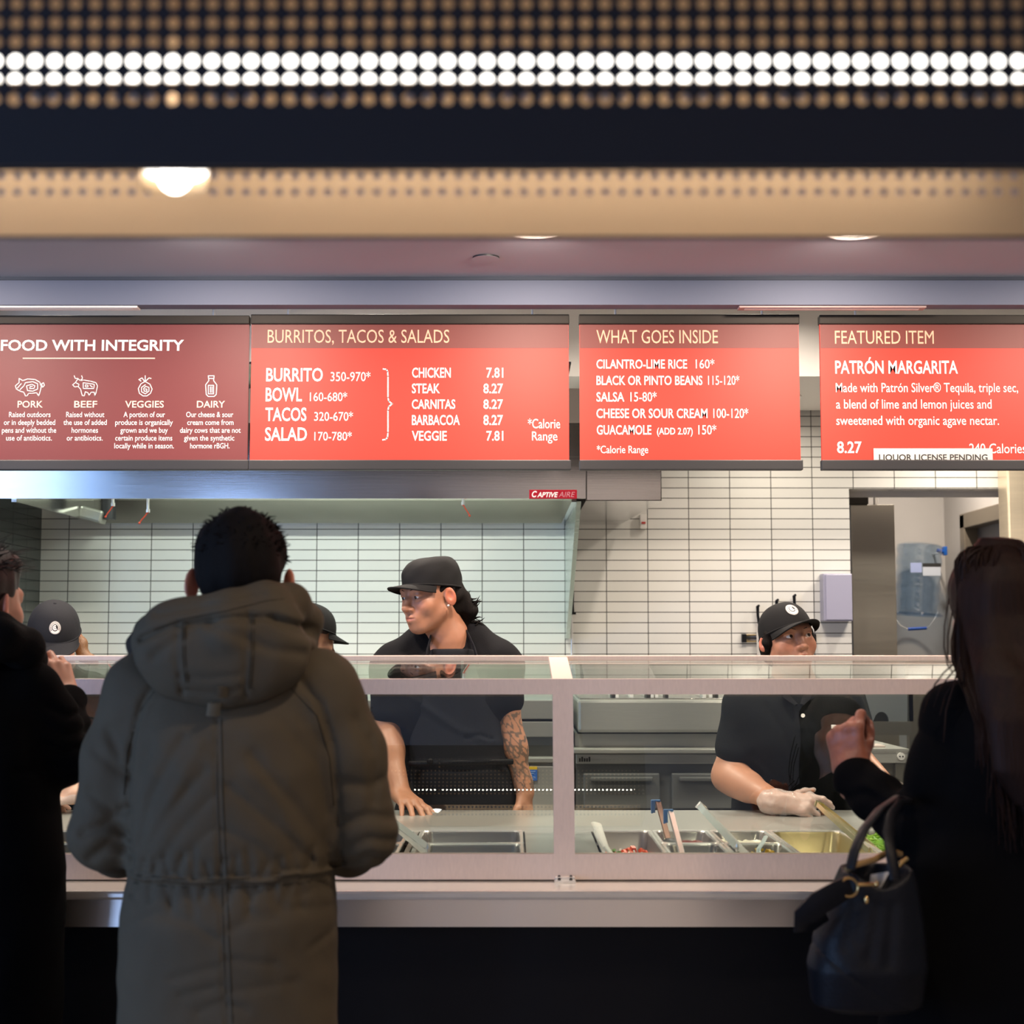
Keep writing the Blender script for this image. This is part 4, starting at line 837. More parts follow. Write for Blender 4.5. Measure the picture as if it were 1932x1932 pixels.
for k in range(3): MB().box(kx0 + 0.02, kx1 - 0.02, YW - 0.024, YW - 0.004, kz0 + 0.002 + k * 0.0155, kz0 + 0.008 + k * 0.0155, 0.001).build('bar', (mat('brass_bar', (0.45, 0.33, 0.15), 0.3, 0.8) if k != 1 else M_BLACK), kr)
MB().box(kx0 + 0.02, kx1 - 0.02, YW - 0.006, YW, kz0, kz1).build('backing', M_WPL, kr)
for px, py, ln, lb in ((1430, 1142, 0.10, 'black handled knife on the rack, left of the cap'), (1466, 1131, 0.06, 'dark handled knife on the rack, just peeking over the cap'), (1499, 1122, 0.09, 'black handled knife on the rack, upright over the cap badge')):
    p = at(px, py, YW - 0.028); 
    t = thing('knife', lb, 'knife', (p.x, YW - 0.028, kz0 - 0.14), 'knives on the wall rack')
    zh = az(1178, YW - 0.028)
    MB().tube([(p.x + 0.007, p.y, p.z), (p.x - 0.002, p.y, p.z - 0.006), (p.x - 0.001, p.y, p.z - 0.05), (p.x + 0.006, p.y, zh)], [0.010, 0.013, 0.011, 0.012], 10, flat=(1, 0.6)).build('handle', M_BLACK, t, True)
    MB().prism([(p.x - 0.010, p.y, zh), (p.x + 0.018, p.y, zh), (p.x + 0.016, p.y, kz0 - 0.12), (p.x - 0.006, p.y, kz0 - 0.14)], (0, 0.0015, 0)).build('blade', M_CHROME, t)
dx0, dx1 = ax(1553, YW - 0.08, 1130), ax(1608, YW - 0.08, 1130); dz0, dz1 = az(1172, YW - 0.08), az(1082, YW - 0.08)
ds = thing('wall_dispenser', 'pale violet box dispenser on the tiles beside the wall opening', 'dispenser', ((dx0 + dx1) / 2, YW - 0.04, dz0))
MB().box(dx0, dx1, YW - 0.085, YW, dz0, dz1, 0.006).build('body', mat('violet_grey_plastic', (0.33, 0.32, 0.42), 0.35), ds)
MB().box(dx0 + 0.012, dx1 - 0.003, YW - 0.091, YW - 0.085, dz0 + 0.006, dz1 - 0.004, 0.003).build('cover', mat('violet_grey_cover', (0.36, 0.35, 0.46), 0.25), ds)
p = at(1214, 984, YW - 0.03)
wt = thing('thermostat_pull', 'small white pull station on the tiles under the hood end cabinet', 'wall fitting', (p.x, YW - 0.02, p.z - 0.04))
MB().box(p.x - 0.017, p.x + 0.017, YW - 0.035, YW, p.z - 0.035, p.z + 0.035, 0.004).build('body', M_WPL, wt)
MB().box(p.x - 0.010, p.x + 0.010, YW - 0.040, YW - 0.035, p.z - 0.012, p.z - 0.002, 0.002).build('red_mark', mat('red_mark', (0.5, 0.05, 0.04), 0.5), wt)

# ------------------------------------------------------------------ blue ice tote on the back room wall
YJ = 9.05
def J(px, py, dy=0): return at(px, py, YJ + dy)
ctr = J(1733, 1117); hgt = (J(1733, 1030).z - J(1733, 1152).z); rad = (J(1778, 1090).x - J(1690, 1090).x) / 2
M_JUG = glass('blue_clear_plastic', (0.72, 0.82, 0.92), 0.10, power=2.5)
jt = thing('ice_tote', 'clear blue plastic ice tote hanging upside down on the back room wall', 'ice tote', (ctr.x, YJ, J(1733, 1155).z))
Rj = Matrix.Translation((J(1732, 1092).x, YJ, J(1732, 1092).z)) @ Matrix.Rotation(math.radians(4), 4, 'Y')
hh = hgt / 2 + 0.02
prof = [(0.0, hh), (rad * 0.75, hh), (rad * 0.93, hh * 0.94), (rad * 0.97, hh * 0.80)]
for k in range(5):
    z = hh * (0.66 - 0.36 * k); prof += [(rad * 0.97, z + 0.03), (rad * 0.91, z), (rad * 0.97, z - 0.03)]
prof += [(rad * 1.02, -hh * 0.92), (rad * 1.06, -hh)]
MB().lathe(prof, M=Rj, n=36).build('tote_body', M_JUG, jt, True)
mb = MB(); rim = [Rj @ Vector((rad * 1.06 * math.cos(a), rad * 1.06 * math.sin(a), -hh)) for a in [2 * PI * k / 32 for k in range(33)]]; mb.tube(rim, 0.009, 8); mb.build('rim', M_JUG, jt, True)
MB().cyl(J(1768, 1038), J(1780, 1041), 0.012, n=10).box(J(1781, 1041).x - 0.006, J(1781, 1041).x + 0.016, YJ - 0.02, YJ + 0.02, J(1781, 1048).z, J(1781, 1031).z, 0.006).build('hook', mat('bright_blue_plastic', (0.01, 0.10, 0.42), 0.35), jt, True)
MB().cyl((J(1781, 1041).x + 0.004, YJ, J(1781, 1041).z), (J(1781, 1041).x + 0.004, YR, J(1781, 1041).z), 0.006, n=8).build('wall_hook', M_CHROME, jt)
a, b, c, d = J(1677, 1142, -0.05), J(1699, 1180, -0.1), J(1713, 1187, -0.12), J(1748, 1185, -0.12)
e, f_ = J(1765, 1165, -0.1), J(1772, 1148, -0.05)
MB().tube([a, J(1683, 1160, -0.08), b, c], 0.0025, 6).tube([d, J(1755, 1180, -0.11), e, f_], 0.0025, 6).build('bail_wire', M_CHROME, jt, True)
MB().tube([c, c.lerp(d, 0.5), d], 0.010, 10).build('handle_grip', mat('blue_grip_2', (0.01, 0.07, 0.36), 0.4), jt, True)
ang = lambda px, py, r=1.0: J(px, py, -rad * r)
lb_ = MB().box(J(1729, 1080).x, J(1762, 1080).x, YJ - rad * 1.02, YJ - rad * 1.0, J(1745, 1088).z, J(1745, 1066).z).build('warning_label', mat('pale_label', (0.55, 0.60, 0.68), 0.5), jt)
MB().box(J(1729, 1080).x, J(1763, 1080).x, YJ - rad * 1.025, YJ - rad * 1.0, J(1745, 1071.5).z, J(1745, 1065).z).build('label_header', M_BLACKINK, lb_)
MB().box(J(1706, 1080).x, J(1727, 1080).x, YJ - rad * 1.02, YJ - rad * 1.0, J(1716, 1082).z, J(1716, 1064).z).build('blue_label', mat('blue_label', (0.35, 0.42, 0.68), 0.5), jt)
# ------------------------------------------------------------------ organic shapes: blended solids turned into one skin
def _v(p): return np.asarray(p, np.float32)
def Rm(yaw=0, pitch=0, roll=0):
    """turn about z (yaw, + = to the left), nod about local x (pitch, + = up), tilt about local y"""
    return np.array((Matrix.Rotation(yaw, 3, 'Z') @ Matrix.Rotation(pitch, 3, 'X') @ Matrix.Rotation(roll, 3, 'Y')), np.float32)
class S:
    def __init__(s, R=None, c=(0, 0, 0), sc=1.0):
        s.ops = []; s.disp = []; s.R = np.eye(3, dtype=np.float32) if R is None else R; s.c = _v(c); s.sc = sc
    def frame(s, R, c, sc=1.0): s.R = R; s.c = _v(c); s.sc = sc; return s
    def w(s, p): return s.R @ (_v(p) * s.sc) + s.c
    def cap(s, a, b, ra, rb=None, k=0.01, op='u'):
        s.ops.append(('c', s.w(a), s.w(b), ra * s.sc, (ra if rb is None else rb) * s.sc, k * s.sc, op)); return s
    def ell(s, c, r, k=0.01, op='u', R=None):
        Rr = s.R if R is None else s.R @ R
        s.ops.append(('e', s.w(c), _v(r) * s.sc, Rr, None, k * s.sc, op)); return s
    def fcap(s, a, b, ra, rb, flat, axis, k=0.01, op='u'):
        """capsule flattened along an axis (flat<1)"""
        s.ops.append(('f', s.w(a), s.w(b), ra * s.sc, rb * s.sc, k * s.sc, op, flat, s.R @ _v(axis))); return s
    def prof(s, rows, k=0.03, op='u', pw=2.0):
        """upright shape from rows (z, centre x, centre y, half width, half depth), lowest first"""
        s.ops.append(('p', np.array(sorted(rows), np.float32), pw, None, None, k, op)); return s
    def chain(s, pts, rs, k=0.01, op='u'):
        for i in range(len(pts) - 1): s.cap(pts[i], pts[i + 1], rs[i], rs[i + 1], k, op)
        return s
    def bounds(s, pad=0.03):
        lo = np.full(3, 1e9); hi = -lo
        for o in s.ops:
            if o[6] != 'u': continue
            if o[0] == 'p':
                a = o[1]; lo = np.minimum(lo, [(a[:, 1] - a[:, 3]).min(), (a[:, 2] - a[:, 4]).min(), a[0, 0]]); hi = np.maximum(hi, [(a[:, 1] + a[:, 3]).max(), (a[:, 2] + a[:, 4]).max(), a[-1, 0]])
            elif o[0] in 'cf':
                for p, r in ((o[1], o[3]), (o[2], o[4])):
                    if o[0] == 'f' and o[7] > 1: r = r * o[7]
                    lo = np.minimum(lo, p - r); hi = np.maximum(hi, p + r)
            else:
                r = o[2].max(); lo = np.minimum(lo, o[1] - r); hi = np.maximum(hi, o[1] + r)
        return lo - pad, hi + pad
    def ev(s, P):
        d = None
        for o in s.ops:
            if o[0] == 'c' or o[0] == 'f':
                a, b, ra, rb = o[1], o[2], o[3], o[4]; ab = b - a; pa = P - a
                L2 = max(1e-9, float(ab @ ab))
                t = np.clip(pa @ ab / L2, 0, 1); q = pa - t[:, None] * ab
                if o[0] == 'f':
                    n = o[8]; h = q @ n; q = q + (h * (1 / o[7] - 1))[:, None] * n
                    e = np.sqrt((q * q).sum(1)) - (ra + (rb - ra) * t); e = e * min(1, o[7]) 
                else: e = np.sqrt((q * q).sum(1)) - (ra + (rb - ra) * t)
            elif o[0] == 'p':
                a = o[1]; z = P[:, 2]; A = np.interp(z, a[:, 0], a[:, 3]).astype(np.float32); B = np.interp(z, a[:, 0], a[:, 4]).astype(np.float32)
                qx = np.abs(P[:, 0] - np.interp(z, a[:, 0], a[:, 1]).astype(np.float32)) / A; qy = np.abs(P[:, 1] - np.interp(z, a[:, 0], a[:, 2]).astype(np.float32)) / B
                pw = o[2]; g = (qx ** pw + qy ** pw) ** (1 / pw)
                q2 = np.sqrt((qx / A) ** 2 + (qy / B) ** 2) + 1e-6
                e = (g - 1) * np.clip(np.sqrt(qx * qx + qy * qy) / q2, np.minimum(A, B) * 0.7, np.maximum(A, B))
                e = np.maximum(e, np.maximum(z - a[-1, 0], a[0, 0] - z))
            else:
                q = (P - o[1]) @ o[3]; r = o[2]; q1 = q / r
                k0 = np.sqrt((q1 * q1).sum(1)) + 1e-9; q2 = q1 / r; k1 = np.sqrt((q2 * q2).sum(1)) + 1e-9
                e = k0 * (k0 - 1) / k1
            k = o[5]
            if d is None: d = e; continue
            if o[6] == 'u':
                h = np.maximum(k - np.abs(d - e), 0) / k; d = np.minimum(d, e) - h * h * k * 0.25
            elif o[6] == 's':
                e = -e; h = np.maximum(k - np.abs(d - e), 0) / k; d = np.maximum(d, e) + h * h * k * 0.25
            else:
                h = np.maximum(k - np.abs(d - e), 0) / k; d = np.maximum(d, e) + h * h * k * 0.25
        for f in s.disp: d = d - f(P)
        return d
def waves(seed, amp, f0, stretch=(1, 1, 1), n=7):
    r = np.random.default_rng(seed); D = r.normal(size=(n, 3)); D /= np.linalg.norm(D, axis=1)[:, None]
    D = (D * f0 * r.uniform(0.6, 1.7, n)[:, None] * np.array(stretch)).astype(np.float32); ph = r.uniform(0, 6.3, n).astype(np.float32)
    def f(P):
        o = np.zeros(len(P), np.float32)
        for i in range(n): o += np.sin(P @ D[i] + ph[i])
        return o * (amp / n * 1.6)
    return f
def fold(pts, depth, w, ax0=0, ax1=2, side=None):
    """a crease (depth<0) or ridge along a polyline seen in the plane (ax0, ax1); side=(axis, sign, limit) keeps it to one face"""
    pts = [_v(p) for p in pts]
    def f(P):
        Q = P[:, [ax0, ax1]]; dm = np.full(len(P), 1e9, np.float32)
        for a, b in zip(pts, pts[1:]):
            ab = b - a; L2 = max(1e-9, float(ab @ ab)); t = np.clip((Q - a) @ ab / L2, 0, 1)
            e = Q - a - t[:, None] * ab; dm = np.minimum(dm, (e * e).sum(1))
        o = depth * np.exp(-dm / (w * w))
        if side is not None: o = o * (1 / (1 + np.exp(-np.clip(side[1] * (P[:, side[0]] - side[2]) / 0.015, -30, 30))))
        return o.astype(np.float32)
    return f
def nets(sd, h, lo=None, hi=None, excl=()):
    """surface of sd<0 on a grid of step h: vertices, quads"""
    b0, b1 = sd.bounds(0.03)
    lo = b0 if lo is None else np.maximum(lo, b0); hi = b1 if hi is None else np.minimum(hi, b1)
    n = np.ceil((hi - lo) / h).astype(int) + 1; c = 4; n = ((n + c - 1) // c) * c
    xs = [(lo[i] + np.arange(n[i]) * h).astype(np.float32) for i in range(3)]
    m = n // c; ctr = [(lo[i] + (np.arange(m[i]) * c + (c - 1) / 2) * h).astype(np.float32) for i in range(3)]
    G = np.stack(np.meshgrid(*ctr, indexing='ij'), -1).reshape(-1, 3)
    dc = sd.ev(G)
    near = np.abs(dc) < (c * h * 0.87 + h * 1.5 + 0.012)
    D = np.repeat(np.repeat(np.repeat(dc.reshape(m), c, 0), c, 1), c, 2).astype(np.float32)
    off = np.stack(np.meshgrid(*[np.arange(c)] * 3, indexing='ij'), -1).reshape(-1, 3)
    bi = np.stack(np.unravel_index(np.nonzero(near)[0], m), -1) * c
    I = (bi[:, None, :] + off[None]).reshape(-1, 3)
    for k in range(0, len(I), 400000):
        J = I[k:k + 400000]
        D[J[:, 0], J[:, 1], J[:, 2]] = sd.ev(np.stack([xs[i][J[:, i]] for i in range(3)], -1))
    ins = D < 0
    sl = lambda a, dx, dy, dz: a[dx:a.shape[0] - 1 + dx, dy:a.shape[1] - 1 + dy, dz:a.shape[2] - 1 + dz]
    cnt = sum(sl(ins, x, y, z).astype(np.int8) for x in (0, 1) for y in (0, 1) for z in (0, 1))
    act = (cnt > 0) & (cnt < 8); idx = np.stack(np.nonzero(act), -1)
    vid = np.full(act.shape, -1, np.int64); vid[act] = np.arange(len(idx))
    acc = np.zeros((len(idx), 3), np.float64); num = np.zeros(len(idx))
    C = [(x, y, z) for x in (0, 1) for y in (0, 1) for z in (0, 1)]
    for a in C:
        for ax_ in range(3):
            if a[ax_]: continue
            b = list(a); b[ax_] = 1
            da = D[tuple((idx + a).T)]; db = D[tuple((idx + b).T)]
            cr = (da < 0) != (db < 0); t = np.where(cr, da / np.where(da == db, 1, da - db), 0)
            p = np.tile(np.array(a, float), (len(idx), 1)); p[:, ax_] = t
            acc[cr] += p[cr]; num[cr] += 1
    V = (acc / np.maximum(num, 1)[:, None] + idx) * h + lo
    Q = []
    for ax_ in range(3):
        o1, o2 = [(1, 2), (2, 0), (0, 1)][ax_]
        a = ins[tuple(slice(0, -1) if i == ax_ else slice(1, -1) for i in range(3))]
        b = ins[tuple(slice(1, None) if i == ax_ else slice(1, -1) for i in range(3))]
        e = np.stack(np.nonzero(a != b), -1); e[:, o1] += 1; e[:, o2] += 1
        if len(e) == 0: continue
        flip = ins[tuple(e.T)]
        def g(d1, d2):
            q = e.copy(); q[:, o1] -= d1; q[:, o2] -= d2; return vid[tuple(q.T)]
        q = np.stack([g(1, 1), g(0, 1), g(0, 0), g(1, 0)], -1)
        q[~flip] = q[~flip][:, ::-1]; Q.append(q)
    Q = np.concatenate(Q); Q = Q[(Q >= 0).all(1)]
    if excl:
        ctrq = V[Q].mean(1); keep = np.ones(len(Q), bool)
        for a, b in excl: keep &= ~((ctrq > a) & (ctrq < b)).all(1)
        Q = Q[keep]
    return V, Q
def relax(V, Q, it):
    for _ in range(it):
        A = np.zeros_like(V); n = np.zeros(len(V))
        for i in range(4):
            for j in (1, 3):
                np.add.at(A, Q[:, i], V[Q[:, (i + j) % 4]]); np.add.at(n, Q[:, i], 1)
        m = n > 0; V = V.copy(); V[m] = 0.5 * V[m] + 0.5 * A[m] / n[m][:, None]
    return V
def mesh_of(parts, name, m, parent=None, base=None, colfn=None, it=1):
    """parts: [(V, Q)] joined into one mesh object"""
    VV, QQ, o = [], [], 0
    for V, Q in parts:
        if it: V = relax(V, Q, it)
        used = np.unique(Q); mp = np.full(len(V), -1); mp[used] = np.arange(len(used))
        VV.append(V[used]); QQ.append(mp[Q] + o); o += len(used)
    V = np.concatenate(VV).astype(np.float32); Q = np.concatenate(QQ).astype(np.int32)
    me = bpy.data.meshes.new(name); me.vertices.add(len(V)); me.vertices.foreach_set('co', V.ravel())
    me.loops.add(Q.size); me.loops.foreach_set('vertex_index', Q.ravel())
    me.polygons.add(len(Q)); me.polygons.foreach_set('loop_start', np.arange(0, Q.size, 4, dtype=np.int32)); me.polygons.foreach_set('loop_total', np.full(len(Q), 4, np.int32))
    me.update(calc_edges=True)
    if colfn is not None:
        c = colfn(V); at_ = me.color_attributes.new('tint', 'FLOAT_COLOR', 'POINT'); at_.data.foreach_set('color', np.concatenate([c, np.ones((len(V), 1))], 1).astype(np.float32).ravel())
    return link_mesh(name, me, m, parent, True, base)
def blob(sd, h, name, m, parent=None, base=None, it=1): return mesh_of([nets(sd, h)], name, m, parent, base, None, it)
def skin_mat(name, col, rough=0.45, sss=0.08):
    m, nt, b = node_mat(name)
    a = nt.nodes.new('ShaderNodeVertexColor'); a.layer_name = 'tint'
    tc = nt.nodes.new('ShaderNodeTexCoord'); n = nt.nodes.new('ShaderNodeTexNoise'); n.inputs['Scale'].default_value = 45; lk(nt, tc.outputs['Object'], n.inputs['Vector'])
    mr = nt.nodes.new('ShaderNodeMapRange'); mr.inputs['To Min'].default_value = 0.9; mr.inputs['To Max'].default_value = 1.1; lk(nt, n.outputs['Fac'], mr.inputs['Value'])
    mx = nt.nodes.new('ShaderNodeMix'); mx.data_type = 'RGBA'; mx.blend_type = 'MULTIPLY'; mx.inputs['Factor'].default_value = 1.0
    lk(nt, a.outputs['Color'], mx.inputs['A']); lk(nt, mr.outputs[0], mx.inputs['B']); lk(nt, mx.outputs['Result'], b.inputs['Base Color'])
    b.inputs['Roughness'].default_value = rough
    b.inputs['Subsurface Weight'].default_value = sss; b.inputs['Subsurface Radius'].default_value = (0.010, 0.004, 0.002); b.inputs['Subsurface Scale'].default_value = 1.0
    return m

def onsurf(sds, f, px, py, lift=0.0, d0=-0.4, d1=0.25):
    """the spot on a garment met first along the line of sight, lifted off by a little"""
    L = np.linspace(d0, d1, 170); P = np.array([f(px, py, d) for d in L], np.float32)
    d = np.min([s.ev(P) for s in sds], 0); 
    if not (d < 0).any(): return None
    k = int(np.argmax(d < 0))
    t = min(1.0, max(0.0, d[k - 1] / max(1e-6, d[k - 1] - d[k]))) if k else 0
    return f(px, py, float(L[max(k - 1, 0)] + t * (L[1] - L[0])) - lift)
# ------------------------------------------------------------------ anatomy
def head(s, R, c, sc=1.0, female=False, lid=0.0, ear_out=0.0):
    """face looks along local +y; c is the point between the ears at eye height"""
    R0, c0, s0 = s.R, s.c, s.sc; s.frame(R, c, sc)
    s.ell((0, -0.014, 0.030), (0.075, 0.095, 0.086), 0.02)
    s.ell((0, 0.028, -0.030), (0.063, 0.062, 0.084), 0.03)
    w = 0.92 if female else 1.0
    for x in (-1, 1):
        s.cap((x * 0.052 * w, 0.002, -0.055), (x * 0.020 * w, 0.056, -0.094), 0.019, 0.015, 0.03)
        s.ell((x * 0.042, 0.055, -0.030), (0.025, 0.021, 0.024), 0.025)
    s.ell((0, 0.064, -0.097), (0.024 * w, 0.020, 0.017), 0.025)
    s.cap((-0.036, 0.077, 0.024), (0.036, 0.077, 0.024), 0.012, None, 0.02)
    for x in (-1, 1): s.ell((x * 0.032, 0.095, 0.003), (0.020, 0.012, 0.010), 0.012, 's')
    s.chain([(0, 0.083, 0.012), (0, 0.094, -0.010), (0, 0.106, -0.031)], [0.0085, 0.009, 0.0105], 0.012)
    s.ell((0, 0.107, -0.034), (0.0125, 0.0115, 0.0095), 0.008)
    for x in (-1, 1):
        s.ell((x * 0.0145, 0.095, -0.037), (0.0085, 0.0105, 0.0080), 0.006)
        s.ell((x * 0.0075, 0.103, -0.0445), (0.0042, 0.0055, 0.0045), 0.003, 's')
    s.ell((0, 0.076, -0.065), (0.030, 0.020, 0.022), 0.02)
    s.chain([(-0.023, 0.083, -0.0655), (-0.007, 0.0945, -0.0625), (0.007, 0.0945, -0.0625), (0.023, 0.083, -0.0655)], [0.0035, 0.0055, 0.0055, 0.0035], 0.006)
    s.chain([(-0.020, 0.083, -0.0690), (0, 0.0935, -0.0730), (0.020, 0.083, -0.0690)], [0.0038, 0.0068, 0.0038], 0.006)
    s.chain([(-0.022, 0.092, -0.0668), (0, 0.1015, -0.0668), (0.022, 0.092, -0.0668)], [0.0016, 0.0022, 0.0016], 0.003, 's')
    for x in (-1, 1):
        s.ell((x * 0.032, 0.0755 + lid * 0.3, 0.0105 - lid), (0.0175, 0.0125, 0.0065 + lid * 0.4), 0.006)      # upper lid
        s.ell((x * 0.032, 0.0745, -0.0075), (0.0165, 0.0120, 0.0060), 0.006)     # lower lid
        Re = np.array(Matrix.Rotation(x * 0.60, 3, 'Z') @ Matrix.Rotation(-0.15, 3, 'X'), np.float32)
        ek = 0.86 if female else 1.0; s.ell((x * (0.0845 + ear_out), -0.014, -0.010), (0.0070, 0.019 * ek, 0.031 * ek), 0.006, 'u', Re)
        s.ell((x * (0.0918 + ear_out), -0.0085, -0.006), (0.0088, 0.0110 * ek, 0.0180 * ek), 0.002, 's', Re)
    s.cap((0, -0.030, -0.060), (0, -0.045, -0.150), 0.052 if not female else 0.045, 0.056 if not female else 0.048, 0.03)
    s.frame(R0, c0, s0); return s
def eyes(parent, R, c, gaze, sc=1.0, iris=(0.03, 0.015, 0.008)):
    R = np.asarray(R); c = np.asarray(c)
    M = Matrix(R.tolist()).to_4x4(); M.translation = Vector(c)
    M_W = mat('eye_white', (0.72, 0.68, 0.66), 0.25); M_I = mat('dark_iris', iris, 0.15)
    g = Vector(gaze).normalized()
    for x in (-1, 1):
        e = Vector((x * 0.032 * sc, 0.0745 * sc, 0.0015 * sc))
        o = MB().sphere((0, 0, 0), 0.0122 * sc, 20, M=M @ Matrix.Translation(e)).build('eye', M_W, parent, True)
        q = M @ e; gd = (M.to_3x3() @ g)
        MB().sphere((0, 0, 0), 0.0068 * sc, 14, (1, 1, 0.45), M=Matrix.Translation(q + gd * 0.0103 * sc) @ gd.to_track_quat('Z', 'Y').to_matrix().to_4x4()).build('iris', M_I, o, True)
def brows(parent, R, c, m, sc=1.0):
    R = np.asarray(R); c = np.asarray(c)
    for x in (-1, 1):
        pts = [R @ (np.array(p) * sc) + c for p in ((x * 0.014, 0.0905, 0.0225), (x * 0.026, 0.0885, 0.0260), (x * 0.039, 0.0805, 0.0255), (x * 0.049, 0.070, 0.0195))]
        MB().tube(pts, [0.0022 * sc, 0.0030 * sc, 0.0026 * sc, 0.0008 * sc], 8).build('eyebrow', m, parent, True)
def hand_ops(s, wrist, fdir, back, side, curls=(0.3, 0.35, 0.3), spread=0.1, thumb=(0.6, 0.3), sc=1.0, curl_per=None, thick=1.0, arm_r=0.026, thumb_in=0.4, tuck=False):
    """wrist -> fingers along fdir; back = direction of the back of the hand; side=+1 thumb on the +x side of the hand frame"""
    y = Vector(fdir).normalized(); z = Vector(back); z = (z - y * z.dot(y)).normalized(); x = y.cross(z) * side
    R = np.array(Matrix((x, y, z)).transposed(), np.float32)
    R0, c0, s0 = s.R, s.c, s.sc; s.frame(R, wrist, sc)
    K = [(0.030, 0.092, 0), (0.010, 0.097, 0.003), (-0.011, 0.092, 0.001), (-0.030, 0.082, -0.003)]
    L = [(0.044, 0.026, 0.020), (0.048, 0.030, 0.021), (0.044, 0.027, 0.020), (0.034, 0.020, 0.018)]
    s.cap((0, -0.03, 0), (0, 0.012, 0), arm_r, 0.024, 0.02)
    for (kx, ky, kz), bx in zip(K, (0.016, 0.006, -0.006, -0.016)): s.cap((bx, 0.006, 0), (kx, ky, kz), 0.0150 * thick, 0.0112 * thick, 0.012)
    s.ell((0.020, 0.040, -0.010), (0.018, 0.030, 0.015), 0.015)
    for i, (k, l) in enumerate(zip(K, L)):
        cu = curl_per[i] if curl_per else curls
        a = 0.0; yaw = spread * (1.5 - i) / 1.5; p = np.array(k, float); r = [0.0098, 0.0086, 0.0078, 0.0066] if i < 3 else [0.0086, 0.0074, 0.0068, 0.0058]
        for j in range(3):
            a += cu[j]; d = np.array((math.sin(yaw) * math.cos(a), math.cos(yaw) * math.cos(a), -math.sin(a)))
            q = p + d * l[j]; s.cap(p, q, r[j] * thick, r[j + 1] * thick, 0.004 if j else 0.007); p = q
    b = np.array((0.020, 0.022, -0.006)); m1 = b + np.array((0.010, 0.034, -0.030) if tuck else (0.030, 0.030, -0.012))
    d2 = np.array((math.sin(thumb[0]), math.cos(thumb[0]), -thumb_in)); d2 /= np.linalg.norm(d2)
    m2 = m1 + d2 * 0.032
    d3 = np.array((math.sin(thumb[0] - thumb[1]), math.cos(thumb[0] - thumb[1]), -thumb_in)); d3 /= np.linalg.norm(d3)
    s.cap(b, m1, 0.0135 * thick, 0.0118 * thick, 0.012).cap(m1, m2, 0.0112 * thick, 0.0100 * thick, 0.006).cap(m2, m2 + d3 * 0.027, 0.0098 * thick, 0.0078 * thick, 0.004)
    s.frame(R0, c0, s0); return s
def torso_ops(s, J, f=0.0, w=1.0):
    """hidden trunk, hips, legs and feet down to the floor; J joints, f = extra thickness"""
    pel, ch, nk = _v(J['pel']), _v(J['chest']), _v(J['neck'])
    sl, sr = _v(J['shl']), _v(J['shr']); ax_ = (sr - sl); ax_ /= np.linalg.norm(ax_)
    s.cap(pel - ax_ * 0.075 * w, pel + ax_ * 0.075 * w, 0.105 * w + f, None, 0.06)
    md = (pel + ch) / 2
    s.cap(md - ax_ * 0.055 * w, md + ax_ * 0.055 * w, 0.100 * w + f, None, 0.08)
    s.cap(ch - ax_ * 0.075 * w, ch + ax_ * 0.075 * w, 0.108 * w + f, None, 0.08)
    s.cap(ch + ax_ * 0.0, nk, 0.09 * w + f, 0.052 + f, 0.06)
    s.cap(sl, sr, 0.052 + f, None, 0.06)
    return s
def leg_ops(s, J, f=0.0):
    for h, k, a in (('hl', 'kl', 'al'), ('hr', 'kr', 'ar')):
        s.chain([J[h], J[k], J[a]], [0.082 + f, 0.056 + f, 0.040 + f], 0.03)
    return s
def foot_ops(s, J, fwd):
    f = _v(fwd)
    for a in ('al', 'ar'):
        A = _v(J[a]); s.cap(A + _v((0, 0, -0.045)) - f * 0.03, A + _v((0, 0, -0.048)) + f * 0.15, 0.036, 0.028, 0.02); s.cap(A, A + _v((0, 0, -0.03)), 0.038, 0.038, 0.02)
    return s
def stand(px, Y, fwd, height, lean=0.0, w=0.0, shw=0.185):
    """joints of a standing figure at column px (metres via ax) facing fwd"""
    x = px; f = Vector(fwd).normalized(); r = Vector((f.y, -f.x, 0)); k = height / 1.75; B = Vector((x, Y, 0))
    up = lambda z, fw=0.0, rt=0.0: B + Vector((0, 0, z * k)) + f * fw + r * rt
    return dict(pel=up(0.95, 0), chest=up(1.28, lean * 0.6), neck=up(1.50, lean), shl=up(1.435, lean * 0.9, -shw), shr=up(1.435, lean * 0.9, shw),
                hl=up(0.90, 0, -0.095), hr=up(0.90, 0, 0.095), kl=up(0.50, 0.02, -0.105), kr=up(0.50, 0.02, 0.105), al=up(0.09, -0.01, -0.11), ar=up(0.09, -0.01, 0.11), f=f, r=r)
def shoes(parent, J, m):
    for sgn, a in ((-1, 'al'), (1, 'ar')):
        s = S(); A = _v(J[a]); f = _v(J['f']); A = A * 1.0
        s.cap(A + _v((0, 0, -0.048)) - f * 0.045, A + _v((0, 0, -0.050)) + f * 0.165, 0.042, 0.034, 0.02); s.cap(A, A + _v((0, 0, -0.04)), 0.050, 0.046, 0.03)
        blob(s, 0.010, 'shoe', m, parent)
